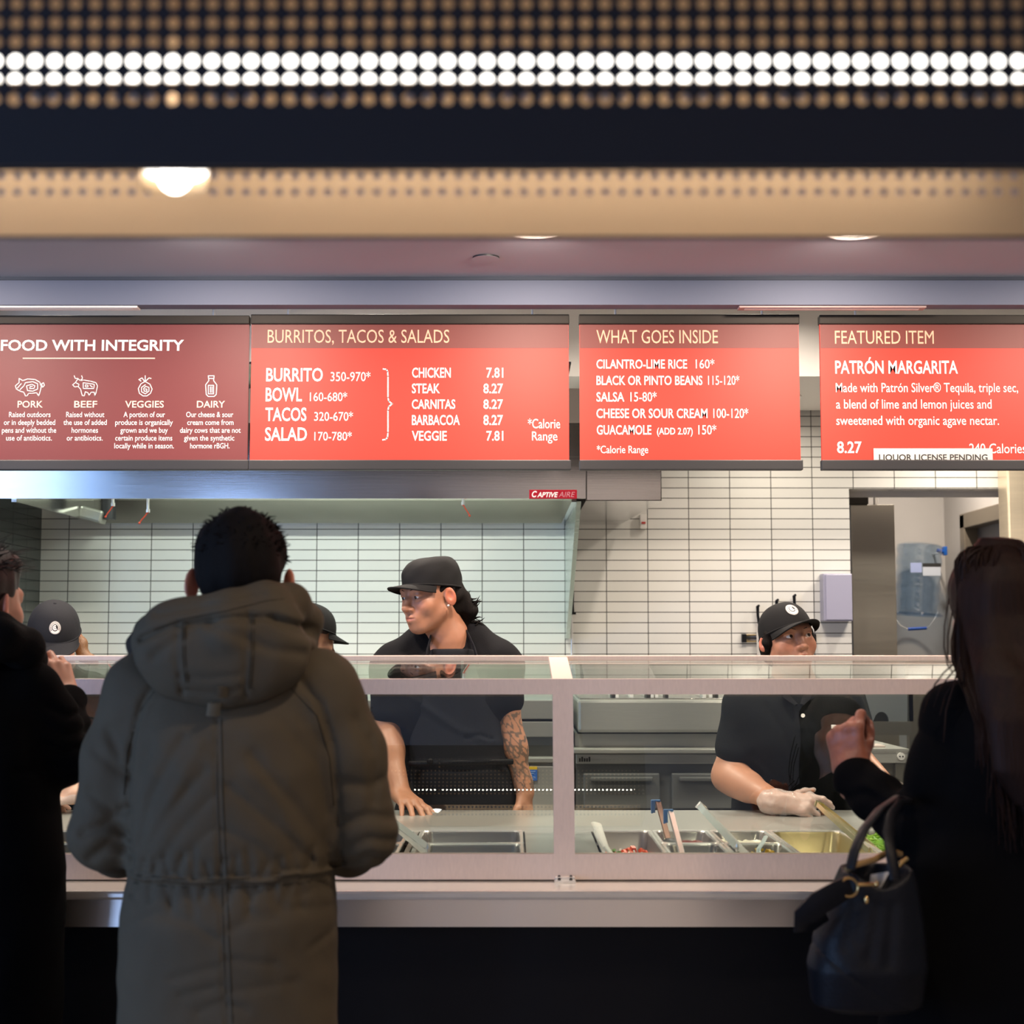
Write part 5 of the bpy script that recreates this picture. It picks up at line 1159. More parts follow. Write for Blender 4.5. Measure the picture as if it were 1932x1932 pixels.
def cap_hat(parent, R, c, sc=1.0, m=None, tilt=0.0, badge=False, flat=False, brim_len=0.072, roll=0.0, bscale=1.0):
    """peaked cap on a head frame: crown, brim, band; optional round badge"""
    R = np.asarray(R); c = np.asarray(c)
    M0 = Matrix(R.tolist()).to_4x4(); M0.translation = Vector(c); M = M0 @ Matrix.Translation(Vector((0, -0.012, 0.022)) * sc) @ Matrix.Rotation(tilt + math.radians(7), 4, 'X') @ Matrix.Rotation(roll, 4, 'Y')
    rx, ry, rz = 0.088 * sc, 0.109 * sc, 0.104 * sc
    def crown(u, v):
        t = 2 * PI * u
        if flat:   # flat-topped cap
            e = v * PI / 2; k = max(0.0, math.cos(e)) ** 0.42; zz = math.sin(e) ** 0.85 * rz * 1.02
            k *= 1 + 0.05 * math.sin(min(1, v / 0.7) * PI) + (0.026 * math.sin(5 * t + 7 * v) + 0.020 * math.sin(8 * t - 9 * v + 1)) * min(1, v * 4) * (1 - v)
            zz += ((0.007 * math.sin(2 * t + 2) + 0.004 * math.sin(5 * t)) * min(1, v * 2) * (1 - v) - 0.010 * math.sin(t) * v * min(1, k * 1.6)) * sc
            return M @ Vector((math.cos(t) * rx * k, math.sin(t) * ry * k, zz))
        e = v * PI / 2; k = math.cos(e) ** 0.80; z = math.sin(e) ** 0.95 * rz
        seam = 1 - 0.010 * max(0, 1 - abs(((u * 6) % 1) - 0.5) * 12) if 0 < v < 0.97 else 1
        return M @ Vector((math.cos(t) * rx * k * seam, math.sin(t) * ry * k * seam, z))
    mb = MB(); mb.grid(crown, 72, 22, True)
    o = mb.build('cap', m, parent, 'all')
    def brim(u, v):
        t = math.radians(90 + (u - 0.5) * 2 * 66); L = 0.002 + brim_len * sc * max(0.0, math.cos((u - 0.5) * PI * 0.995)) ** 0.62
        x, y = math.cos(t) * rx * 1.0, math.sin(t) * ry * 1.0
        return x, y, L
    def brim_s(dz):
        def fn(u, v):
            x, y, L = brim(u, v); yy = y + L * v; droop = -0.20 * v * L - 0.018 * sc * ((u - 0.5) * 2) ** 2 * (0.4 + v)
            return M @ Vector((x * (1 + 0.02 * v), yy, 0.004 * sc + droop + dz))
        return fn
    mb = MB(); mb.grid(brim_s(0.002 * sc), 28, 8); mb.grid(brim_s(-0.002 * sc), 28, 8)
    bmesh.ops.remove_doubles(mb.bm, verts=mb.bm.verts, dist=1e-6)
    edge = [brim_s(0)(k / 27, 1) for k in range(28)]; mb.tube(edge, 0.0030 * sc, 6)
    mb.build('brim', m, o, 'all')
    mb = MB()
    ring = [M @ Vector((math.cos(a) * rx * 1.005, math.sin(a) * ry * 1.005, 0.004 * sc)) for a in [2 * PI * k / 48 for k in range(49)]]
    mb.tube(ring, 0.0035 * sc, 6); mb.build('cap_edge', m, o, True)
    if not flat: MB().sphere((0, 0, 0), 0.006 * sc, 10, (1, 1, 0.5), M=M @ Matrix.Translation((0, 0, rz))).build('cap_button', m, o, True)
    if badge:
        e0 = 0.56; bt = PI / 2
        def surf(a, r, lift=0.0012):
            u = (PI / 2 + r * math.cos(a) / ry * 1.12) / (2 * PI); v = (e0 + r * math.sin(a) / rz * 1.0) / (PI / 2)
            p = crown(u, v); ctr_ = M @ Vector((0, 0, 0.02)); return p + (p - ctr_).normalized() * lift
        rb = 0.026 * sc * bscale
        def ringm(mb, r0, r1, lift, a0=0, a1=2 * PI): mb.grid(lambda u, v: surf(a0 + (a1 - a0) * u, r0 + (r1 - r0) * v, lift), 40, 5)
        mw = MB(); ringm(mw, 0.0001, rb, 0.0016); bd = mw.build('badge', M_WHITEINK, o, 'all')
        mk = MB(); ringm(mk, rb * 0.91, rb * 0.96, 0.0022); ringm(mk, 0.0001, rb * 0.52, 0.0022)
        for k in range(15): a = math.radians(-30 + k * 17.0); ringm(mk, rb * 0.62, rb * 0.82, 0.0022, a, a + math.radians(9))
        mk.build('badge_print', M_BLACKINK, bd, 'all')
        mw = MB(); ringm(mw, rb * 0.22, rb * 0.40, 0.0028, math.radians(60), math.radians(330)); ringm(mw, 0.0001, rb * 0.16, 0.0028); mw.build('badge_swirl', M_WHITEINK, bd, 'all')
    return o
# ------------------------------------------------------------------ people
def hcol(base, heads=(), marks=None, lip=(0.42, 0.10, 0.09)):
    base = np.array(base)
    def f(V):
        C = np.tile(base, (len(V), 1))
        for R, c, sc in heads:
            L = (V - np.asarray(c)) @ np.asarray(R) / sc
            m = np.exp(-(((L[:, 0]) / 0.019) ** 2 + ((L[:, 2] + 0.0675) / 0.0075) ** 2) ** 2) * (L[:, 1] > 0.07)
            C = C * (1 - 0.55 * m[:, None]) + np.array(lip) * 0.55 * m[:, None]
            ck = sum(np.exp(-(((L[:, 0] - x * 0.042) / 0.022) ** 2 + ((L[:, 2] + 0.032) / 0.02) ** 2)) for x in (-1, 1)) * (L[:, 1] > 0.02)
            ear = (np.abs(L[:, 0]) > 0.079) * (np.abs(L[:, 2] + 0.008) < 0.036)  # ears reddened to stand for light shining through them
            k = np.clip(0.22 * ck, 0, 0.5)[:, None]; e = 0.45 * ear[:, None]
            C = C * (1 - k) + C * np.array((1.25, 0.72, 0.66)) * k; C = C * (1 - e) + C * np.array((1.35, 0.60, 0.50)) * e
        if marks: C = marks(V, C)
        return C
    return f
def person(label, sd, fine, skin, base, colfn, coarse=0.013):
    parts = [nets(sd, coarse, excl=[(lo + 0.6 * h, hi - 0.6 * h) for lo, hi, h in fine])]
    for lo, hi, h in fine: parts.append(nets(sd, h, lo, hi))
    parts = [p for p in parts if len(p[1])]
    o = mesh_of(parts, 'person', skin, None, base, colfn, 1)
    return tag(o, label, 'person')
def box_about(p, r, h): p = _v(p); return (p - np.array(r), p + np.array(r), h)
SKIN = skin_mat('skin', (0.5, 0.3, 0.2))
M_HAIR = mat('black_hair', (0.006, 0.0042, 0.0036), 0.7, spec=0.12, nscale=60, namt=0.7, stretch=(6, 6, 1), bump=0.7, bscale=90)
M_TEE = mat('black_cotton', (0.0075, 0.0075, 0.009), 0.9, nscale=5, namt=0.3, bump=0.3, bscale=220, spec=0.15)
M_CAPM = mat('black_cap_twill', (0.009, 0.009, 0.0095), 0.85, bump=0.3, bscale=400, spec=0.2)
M_APRON = mat('dark_apron', (0.013, 0.0135, 0.017), 0.85, bump=0.3, bscale=150, spec=0.15)
M_TROU = mat('dark_trousers', (0.010, 0.010, 0.013), 0.9, spec=0.15, bump=0.2, bscale=150)
M_SHOE = mat('dark_leather', (0.012, 0.011, 0.010), 0.4)
def trousers(parent, J, m=None, f=0.014, top=0.0):
    s = S(); leg_ops(s, J, f); p = _v(J['pel']); r = _v(J['r']); s.cap(p - r * 0.070, p + r * 0.070, 0.092 + f, None, 0.06)
    s.disp.append(waves(3, 0.004, 22, (1, 1, 0.6)))
    return blob(s, 0.014, 'trousers', m or M_TROU, parent)
def short_hair(s, R, c, sc=1.0, back=True):
    R0, c0, s0 = s.R, s.c, s.sc; s.frame(R, c, sc)
    s.ell((0, -0.022, 0.042), (0.084, 0.102, 0.090), 0.01)
    s.ell((0, -0.050, -0.008), (0.071, 0.064, 0.060), 0.03)
    s.ell((0, 0.104, -0.050), (0.100, 0.090, 0.088), 0.03, 's')
    for x in (-1, 1): s.ell((x * 0.088, 0.006, -0.034), (0.030, 0.040, 0.046), 0.02, 's')
    s.frame(R0, c0, s0); return s

# ---- 1: the man in the olive parka, seen from behind
Y1 = 2.9
def p1(px, py, dy=0.0): return at(px, py, Y1 + dy)
sc1 = 1.03
zt1 = az(957, Y1); R1 = Rm(math.radians(3), math.radians(-10), 0)
h1 = Vector((ax(449, Y1), Y1 + 0.03, zt1 - 0.137 * sc1))
J1 = stand(ax(433, Y1), Y1, (0, 1, 0), 1.75, 0.03); J1['shl'] = p1(300, 1325); J1['shr'] = p1(572, 1325)
s = S(); head(s, R1, h1, sc1, ear_out=0.007); torso_ops(s, J1); leg_ops(s, J1); foot_ops(s, J1, (0, 1, 0))
eL, eR = p1(198, 1572), p1(684, 1570); wL, wR = p1(262, 1600, 0.27), p1(606, 1600, 0.27)
s.chain([p1(270, 1312), eL, wL], [0.050, 0.042, 0.030], 0.02); s.chain([p1(605, 1312), eR, wR], [0.050, 0.042, 0.030], 0.02)
hand_ops(s, wL, (0.5, 0.85, 0.1), (-0.6, 0.2, 0.7), 1, (0.5, 0.6, 0.4)); hand_ops(s, wR, (-0.5, 0.85, 0.1), (0.6, 0.2, 0.7), -1, (0.5, 0.6, 0.4))
b1 = Vector((J1['pel'].x, Y1, 0))
man = person('man seen from behind in an olive hooded parka, short black hair, standing at the counter', s, [box_about(h1, (0.13, 0.15, 0.17), 0.0035), box_about(wL + Vector((0.05, 0.08, 0)), (0.13, 0.13, 0.1), 0.005), box_about(wR + Vector((-0.05, 0.08, 0)), (0.13, 0.13, 0.1), 0.005)], SKIN, b1, hcol((0.50, 0.24, 0.15), [(R1, h1, sc1)]))
s = S(); short_hair(s, R1, h1, sc1); s.disp.append(waves(11, 0.0035, 120, (1.0, 1.0, 0.35), 10)); s.disp.append(waves(12, 0.004, 35))
hr = blob(s, 0.0035, 'hair', M_HAIR, man, it=0)
def tufts(parent_hair, R, c, sc, n, seed, length=0.022, region=lambda d: d[2] > 0.1):
    """short strands standing off the scalp"""
    r = np.random.default_rng(seed); mb = MB(); k = 0; R = np.asarray(R); c = np.asarray(c)
    while k < n:
        d = r.normal(size=3); d /= np.linalg.norm(d)
        if not region(d): continue
        k += 1
        p = np.array((0, -0.022, 0.042)) + d * np.array((0.083, 0.101, 0.089)); t = np.array((r.normal() * 0.5, 0.4 + r.normal() * 0.4, -0.2 + r.normal() * 0.3)); L = length * r.uniform(0.6, 1.3)
        pts = [p - d * 0.006, p + (d * 0.55 + t * 0.5) * L * 0.5, p + (d * 0.6 + t * 0.9) * L]
        mb.tube([Vector(R @ (q * sc) + c) for q in pts], [0.0022, 0.0016, 0.0004], 4, caps=False)
    return mb.build('hair_tuft', parent_hair.data.materials[0], parent_hair, True)
tufts(hr, R1, h1, sc1, 380, 5, 0.011, lambda d: d[2] > -0.1 and d[1] < 0.5)
trousers(man, J1); shoes(man, J1, M_SHOE)
# parka
s = S(); X1 = lambda px, py: p1(px, py).x
rows = []
for py, xl_, xr_, dy, b in ((2130, 232, 632, 0, .155), (2000, 228, 634, 0, .158), (1932, 225, 636, 0.0, .158), (1800, 230, 638, -0.005, .160), (1720, 236, 640, -0.01, .158), (1668, 246, 637, -0.01, .146), (1652, 250, 634, -0.01, .143), (1630, 248, 632, -0.01, .150), (1560, 244, 632, -0.01, .158), (1450, 242, 632, -0.01, .158), (1370, 250, 625, -0.005, .150), (1310, 262, 606, 0.0, .130), (1265, 292, 575, 0.01, .108), (1225, 330, 535, 0.02, .09), (1190, 352, 515, 0.03, .08)):
    a, c_ = X1(xl_, py), X1(xr_, py); rows.append((p1(430, py).z, (a + c_) / 2, Y1 + dy, (c_ - a) / 2, b))
s.prof(rows, 0.03, 'u', 2.3)
s.chain([p1(285, 1308, 0.0), p1(232, 1425, 0.0), eL + Vector((0.0, 0, 0))], [0.076, 0.072, 0.066], 0.035)
s.chain([eL, p1(225, 1592, 0.10), wL], [0.067, 0.062, 0.050], 0.02)
s.chain([p1(588, 1308, 0.0), p1(650, 1425, 0.0), eR], [0.076, 0.072, 0.066], 0.035)
s.chain([eR, p1(655, 1590, 0.10), wR], [0.067, 0.062, 0.050], 0.02)
s.cap(p1(275, 1312), p1(598, 1312), 0.072, None, 0.06)
bk = (1, -1, Y1)
def F1(pts, d, w, side=bk): s.disp.append(fold([(p1(x, y, -0.12).x, p1(x, y, -0.12).z) for x, y in pts], d, w, 0, 2, side))
s.disp.append(waves(21, 0.0035, 16, (1, 1, 0.7))); s.disp.append(waves(22, 0.0018, 45, (1, 1, 1.3))); s.disp.append(waves(23, 0.0010, 100, (1, 1, 1.2), 9))
F1([(413, 1340), (416, 1500), (425, 1700), (433, 1932), (434, 2000)], -0.003, 0.005)                     # centre seam
F1([(408, 1340), (411, 1500), (420, 1700), (428, 1932)], 0.0018, 0.004)
for L, d, w in (([(262, 1600), (292, 1500), (352, 1390)], -0.007, 0.012), ([(272, 1622), (318, 1540), (395, 1450)], -0.007, 0.011), ([(300, 1635), (350, 1560), (408, 1500)], -0.006, 0.010), ([(338, 1640), (372, 1590), (410, 1560)], -0.005, 0.009),
                ([(248, 1560), (262, 1470), (290, 1400)], -0.005, 0.011), ([(606, 1610), (560, 1520), (480, 1420)], -0.007, 0.012), ([(585, 1630), (530, 1560), (440, 1480)], -0.007, 0.011), ([(540, 1640), (490, 1590), (430, 1560)], -0.005, 0.010), ([(612, 1540), (590, 1440), (540, 1370)], -0.005, 0.012),
                ([(285, 1605), (335, 1500), (385, 1400)], 0.005, 0.014), ([(596, 1620), (520, 1500), (470, 1450)], 0.005, 0.014),
                ([(232, 1750), (300, 1718), (370, 1732), (420, 1765)], -0.006, 0.010), ([(442, 1745), (480, 1732), (520, 1730)], -0.006, 0.010), ([(470, 1722), (560, 1712), (620, 1722)], -0.005, 0.009), ([(330, 1840), (420, 1815)], -0.005, 0.009), ([(350, 1870), (425, 1850)], -0.005, 0.009), ([(440, 1800), (520, 1812)], -0.005, 0.009), ([(445, 1860), (560, 1850)], -0.004, 0.010), ([(380, 1900), (430, 1880), (470, 1895)], -0.005, 0.009), ([(585, 1790), (635, 1760)], -0.006, 0.009),
                ([(240, 1690), (262, 1700), (290, 1690)], -0.005, 0.008), ([(555, 1690), (600, 1680), (636, 1700)], -0.005, 0.008)): F1(L, d * 0.62, w * 0.78)
for i in range(15):                                                                                    # gathers at the drawcord
    x = 255 + i * 26 + (i % 3) * 4; L = 22 + (i * 7) % 30
    F1([(x, 1668), (x + ((i * 5) % 11 - 5) * 3, 1668 + L)], -0.005, 0.006); F1([(x + 9, 1648), (x + 9 - ((i * 3) % 9 - 4) * 3, 1648 - L)], -0.005, 0.006)
wv = [(240 + i * 20, 1656 + 3 * math.sin(i * 1.1) - (6 if i > 14 else 0)) for i in range(21)]
F1([(x, y - 7) for x, y in wv], -0.005, 0.004); F1([(x, y + 8) for x, y in wv], -0.005, 0.004); F1(wv, 0.006, 0.006)
# sleeve seams and elbow creases
for L, d, w in (([(300, 1265), (262, 1330), (238, 1420), (236, 1520), (240, 1640)], -0.007, 0.007), ([(545, 1268), (600, 1330), (626, 1420), (632, 1520), (632, 1640)], -0.007, 0.007), ([(318, 1262), (276, 1330), (256, 1400)], 0.003, 0.006), ([(530, 1268), (584, 1330), (608, 1400)], 0.003, 0.006),
                ([(150, 1500), (200, 1540), (236, 1530)], -0.007, 0.010), ([(140, 1580), (190, 1560), (238, 1590)], -0.008, 0.010), ([(150, 1630), (190, 1600), (240, 1620)], -0.008, 0.010), ([(165, 1420), (205, 1450), (236, 1470)], -0.005, 0.010), ([(190, 1380), (215, 1430)], -0.005, 0.010),
                ([(640, 1560), (690, 1545), (748, 1560)], -0.008, 0.010), ([(645, 1610), (690, 1590), (742, 1600)], -0.008, 0.010), ([(650, 1640), (690, 1625), (720, 1640)], -0.007, 0.009), ([(640, 1480), (690, 1490), (735, 1470)], -0.006, 0.010), ([(690, 1400), (700, 1440), (698, 1520)], -0.006, 0.009), ([(665, 1360), (695, 1420)], -0.005, 0.010)): F1(L, d, w)
M_PARKA = mat('olive_parka_cloth', (0.086, 0.067, 0.042), 0.78, nscale=7, namt=0.18, bump=0.3, bscale=260, spec=0.25)
pk = blob(s, 0.0055, 'parka', M_PARKA, man); s_pk = s
# hood lying on the back
s = S()
s.fcap(p1(352, 1222, -0.115), p1(490, 1216, -0.11), 0.098, 0.098, 0.62, (0, 1, 0), 0.04)
s.fcap(p1(418, 1268, -0.135), p1(425, 1240, -0.125), 0.062, 0.08, 0.6, (0, 1, 0), 0.04)
s.chain([p1(268, 1216, 0.04), p1(290, 1195, -0.02), p1(345, 1176, -0.085), p1(430, 1160, -0.125), p1(500, 1142, -0.095), p1(545, 1140, -0.04), p1(572, 1172, 0.03), p1(574, 1222, 0.06)], [0.030, 0.034, 0.037, 0.038, 0.039, 0.036, 0.032, 0.026], 0.022)
s.chain([p1(300, 1178, 0.02), p1(345, 1152, -0.06), p1(430, 1140, -0.10), p1(500, 1120, -0.07), p1(530, 1118, -0.01)], [0.016, 0.018, 0.020, 0.019, 0.014], 0.016)
s.chain([p1(276, 1240, 0.0), p1(300, 1222, -0.07), p1(430, 1196, -0.155), p1(545, 1200, -0.07), p1(575, 1228, 0.0)], [0.026, 0.03, 0.028, 0.03, 0.026], 0.025)
s.ell(p1(447, 1118, 0.05), (0.082, 0.105, 0.075), 0.015, 's')
s.disp.append(waves(31, 0.003, 26)); s.disp.append(waves(32, 0.0015, 60))
for L, d, w in (([(272, 1206), (340, 1182), (440, 1168), (520, 1166), (580, 1186)], -0.009, 0.007), ([(345, 1172), (346, 1240), (352, 1312)], -0.003, 0.004), ([(476, 1150), (474, 1240), (470, 1312)], -0.003, 0.004), ([(300, 1240), (350, 1200), (380, 1190)], -0.005, 0.009), ([(410, 1180), (450, 1195), (520, 1225), (570, 1232)], -0.005, 0.010), ([(520, 1170), (555, 1190), (582, 1200)], -0.006, 0.007),
                ([(352, 1272), (400, 1278), (462, 1272)], -0.003, 0.005), ([(350, 1300), (410, 1306), (466, 1298)], -0.003, 0.005), ([(300, 1160), (368, 1150), (440, 1138), (500, 1122)], -0.004, 0.005)): F1(L, d, w)
hd_ = blob(s, 0.005, 'hood', M_PARKA, man); s_hd = s
M_SEAM = mat('dark_seam_thread', (0.045, 0.037, 0.024), 0.9, spec=0.1)
def seam(parent, sds, lines, r=0.0009):
    def dense(L):
        o = []
        for a, b in zip(L, L[1:]):
            n = max(2, int(math.hypot(b[0] - a[0], b[1] - a[1]) / 14))
            o += [(a[0] + (b[0] - a[0]) * k / n, a[1] + (b[1] - a[1]) * k / n) for k in range(n)]
        return o + [L[-1]]
    for L in lines:
        pts = [q for q in (onsurf(sds, p1, x, y, 0.0002) for x, y in dense(L)) if q is not None]
        if len(pts) > 2: MB().tube(pts, r, 5).build('seam', M_SEAM, parent, True)
seam(pk, [s_pk], [[(409, 1356), (411, 1500), (420, 1700), (428, 1930)], [(418, 1356), (421, 1500), (430, 1700), (439, 1930)], [(255, 1650), (330, 1658), (420, 1660), (520, 1655), (600, 1648), (632, 1640)], [(252, 1666), (330, 1674), (420, 1676), (520, 1671), (600, 1663), (634, 1656)],
                   [(302, 1290), (262, 1345), (240, 1420), (234, 1500)], [(546, 1296), (598, 1350), (622, 1430), (630, 1520)]])
seam(hd_, [s_hd], [[(345, 1172), (345, 1240), (352, 1300)], [(350, 1172), (350, 1240), (357, 1300)], [(475, 1160), (474, 1240), (469, 1300)], [(480, 1160), (479, 1240), (474, 1300)]], 0.0009)
seam(hd_, [s_hd], [[(290, 1188), (345, 1168), (430, 1152), (500, 1134), (535, 1130)]], 0.0009)
s = S(); s.chain([p1(262, 1245, 0.02), p1(259, 1215, 0.035), p1(272, 1182, 0.04)], [0.014, 0.021, 0.018], 0.01); s.chain([p1(552, 1128, 0.02), p1(574, 1146, 0.045), p1(582, 1170, 0.05)], [0.013, 0.015, 0.010], 0.01); s.disp.append(waves(8, 0.003, 160))
blob(s, 0.004, 'fur_lining', mat('dark_fur', (0.03, 0.022, 0.016), 0.9, bump=0.6, bscale=300), hd_)
a, b = onsurf([s_pk, s_hd], p1, 418, 1316, 0.004), onsurf([s_pk, s_hd], p1, 405, 1326, 0.006); c = onsurf([s_pk, s_hd], p1, 402, 1350, 0.008)
mb = MB(); mb.tube([onsurf([s_hd, s_pk], p1, 420, 1296, 0.002), a], 0.011, 8, flat=(1, 0.25)); mb.build('tab_loop', M_PARKA, hd_, True)
MB().tube([b, b.lerp(c, 0.5), c], 0.0125, 8, flat=(1, 0.25)).build('hanger_tab', mat('light_olive_tab', (0.16, 0.135, 0.09), 0.75), hd_, True)

# ---- 2: the male worker behind the counter
Y4 = 4.88
def p4(px, py, dy=0.0): return at(px, py, Y4 + dy)
R4 = Rm(math.radians(133), math.radians(-7), math.radians(2)); h4 = p4(811, 1123, -0.03)
J4 = stand(ax(850, Y4), 5.02, (0, -1, 0), 1.74, 0.08)
J4['shr'] = p4(738, 1264, 0.02); J4['shl'] = p4(948, 1258, 0.02); J4['neck'] = p4(848, 1210, 0.02); J4['chest'] = p4(848, 1320, 0.05); J4['pel'] = p4(872, 1500, 0.16)
s = S(); head(s, R4, h4, 1.0, False, 0.0028); s.cap(p4(835, 1165, 0.01), J4['neck'], 0.052, 0.060, 0.03); torso_ops(s, J4); leg_ops(s, J4); foot_ops(s, J4, (0, -1, 0))
ewR = [J4['shr'], p4(729, 1380, 0.02), Vector((ax(758, 4.78), 4.785, ZD + 0.052))]; ewL = [J4['shl'], p4(962, 1378, 0.03), p4(990, 1492, 0.02)]
s.chain(ewR, [0.052, 0.041, 0.030], 0.02); s.cap(ewR[1].lerp(ewR[2], 0.25), ewR[1].lerp(ewR[2], 0.3), 0.043, None, 0.03)
s.chain(ewL, [0.052, 0.040, 0.028], 0.02); s.cap(ewL[1].lerp(ewL[2], 0.25), ewL[1].lerp(ewL[2], 0.3), 0.042, None, 0.03)
hand_ops(s, ewR[2], (0.42, -0.90, -0.20), (0.10, -0.05, 1.0), -1, spread=0.25, sc=0.97, thick=1.14, curl_per=[(0.25, 0.30, 0.10), (0.25, 0.28, 0.1), (0.25, 0.28, 0.1), (0.25, 0.3, 0.1)], thumb=(0.95, 0.3), thumb_in=0.35)
hand_ops(s, ewL[2], (0.15, -0.1, -1), (0.9, -0.3, 0), 1, (0.5, 0.6, 0.4))
def tattoo(V, C):
    a, b = np.array(ewL[1]), np.array(ewL[2]); ab = b - a; t = (V - a) @ ab / (ab @ ab); d = np.linalg.norm(V - a - t[:, None] * ab, axis=1)
    on = (t > -0.25) & (t < 1.0) & (d < 0.06)
    n = waves(77, 1.0, 300, (1, 1, 0.6), 9)(V.astype(np.float32)); n2 = waves(78, 1.0, 90, (1, 1, 1), 6)(V.astype(np.float32))
    k = on * np.clip((np.abs(n) < 0.2) * 1.0 + 0.25 * (n2 > 0.5), 0, 0.75) * (V[:, 1] < a[1] + 0.012)
    return C * (1 - k[:, None]) + np.array((0.05, 0.055, 0.05)) * k[:, None]
wk = person('male worker in a black cap and dark apron, leaning on the counter, tattooed forearm', s, [box_about(h4 + Vector((0.01, 0, -0.02)), (0.15, 0.16, 0.17), 0.0028), (_v((min(ewR[1].x, ewR[2].x) - 0.08, 4.55, ZD - 0.01)), _v((ewR[2].x + 0.15, 5.02, J4['shr'].z - 0.08)), 0.0042), (_v((ewL[1].x - 0.08, 4.75, ewL[2].z - 0.2)), _v((ewL[2].x + 0.09, 5.03, J4['shl'].z - 0.06)), 0.0042)], SKIN, Vector((J4['pel'].x, 5.02, 0)), hcol((0.42, 0.195, 0.115), [(R4, h4, 1)], tattoo))
eyes(wk, R4, h4, (0.22, 1, -0.18)); brows(wk, R4, h4, M_HAIR)
cap_hat(wk, R4, h4 + Vector((0.0, 0, 0.002)), 0.95, mat('wrinkled_black_cap', (0.009, 0.009, 0.0095), 0.85, bump=1.0, bscale=14, spec=0.25), math.radians(2), False, True, 0.066)
# hair: sideburn and curls behind the ear
s = S(); s.frame(R4, h4)
s.ell((0, -0.026, 0.026), (0.078, 0.090, 0.066), 0.01); s.ell((0, -0.070, -0.035), (0.064, 0.046, 0.060), 0.03)
s.chain([(-0.045, -0.092, -0.02), (-0.055, -0.108, -0.065), (-0.045, -0.105, -0.11)], [0.028, 0.026, 0.014], 0.02); s.chain([(0.02, -0.095, -0.03), (0.0, -0.112, -0.075), (-0.01, -0.105, -0.12)], [0.03, 0.028, 0.012], 0.02)
s.ell((0, 0.110, -0.03), (0.10, 0.095, 0.10), 0.02, 's')
for x in (-1, 1): s.ell((x * 0.088, -0.005, -0.022), (0.026, 0.026, 0.040), 0.01, 's')
s.frame(np.eye(3, dtype=np.float32), (0, 0, 0)); s.disp.append(waves(41, 0.005, 110)); s.disp.append(waves(42, 0.004, 60))
hr4 = blob(s, 0.004, 'hair', M_HAIR, wk, it=0)
mb = MB(); r_ = np.random.default_rng(4)
for i in range(46):
    b = np.array((-0.066 + r_.uniform(-0.012, 0.03), -0.118 + r_.uniform(-0.01, 0.012), -0.015 - r_.uniform(0, 0.10))); d = np.array((-0.68 + r_.normal() * 0.25, -0.73, r_.normal() * 0.55)); d /= np.linalg.norm(d)
    L = r_.uniform(0.016, 0.040); cu = r_.choice((-1, 1)) * 0.8
    pts = [b + d * L * t + np.array((0, 0, 1)) * L * cu * t * t * 0.6 for t in (0, 0.35, 0.7, 1)]
    mb.tube([Vector(R4 @ q) + h4 for q in pts], [0.0035, 0.003, 0.002, 0.0005], 5, caps=False)
mb.build('curl', M_HAIR, hr4, True)
pe = Vector(R4 @ np.array((-0.0865, 0.000, -0.038))) + h4; MB().sphere(pe, 0.0042, 12).build('ear_stud', mat('silver_stud', (0.9, 0.9, 0.88), 0.15, 0.6), wk, True)
# shirt
def tee(parent, J, sleeves, ext, name='shirt', m=None, f=0.018, seed=51, h=0.007, neck_r=0.068, extra=None, neck_up=0.005):
    s = S(); torso_ops(s, J, f)
    for pts, rs in sleeves: s.chain(pts, rs, 0.03)
    if extra: extra(s)
    n = _v(J['neck']); fw = _v(J['f'])
    s.cap(n + fw * 0.035 + _v((0, 0, neck_up)), n + fw * 0.02 + _v((0, 0, 0.14)), neck_r, neck_r + 0.01, 0.012, 's')
    s.ops.append(('p', np.array([(J['pel'][2] - 0.08, n[0], n[1], 1.2, 1.2), (n[2] + 0.2, n[0], n[1], 1.2, 1.2)], np.float32), 2.0, None, None, 0.01, 'i'))
    s.disp.append(waves(seed, 0.005, 18, (1, 1, 0.8))); s.disp.append(waves(seed + 1, 0.0022, 55))
    for q in ext: s.disp.append(q)
    return blob(s, h, name, m or M_TEE, parent)
sR = ewR[0].lerp(ewR[1], 0.62); sL = ewL[0].lerp(ewL[1], 0.50)
def f4(L, d, w): return fold([(p4(x, y).x, p4(x, y).z) for x, y in L], d, w, 0, 2, (1, -1, Y4 + 0.06))
trap4 = lambda s: s.chain([p4(752, 1240, 0.02), p4(800, 1206, 0.03), p4(846, 1196, 0.05), p4(892, 1204, 0.04), p4(935, 1236, 0.02)], [0.056, 0.050, 0.052, 0.052, 0.056], 0.04)
sh4 = tee(wk, J4, [([ewR[0], sR], [0.066, 0.062]), ([ewL[0], sL], [0.066, 0.060])], [f4([(760, 1300), (830, 1350), (930, 1380)], 0.006, 0.012), f4([(800, 1330), (860, 1370), (940, 1410)], -0.006, 0.010), f4([(880, 1385), (905, 1382), (925, 1390)], -0.009, 0.006), f4([(780, 1250), (800, 1300)], -0.005, 0.01), f4([(920, 1250), (915, 1310)], -0.005, 0.01)], seed=51, extra=trap4, neck_r=0.056, neck_up=0.048)
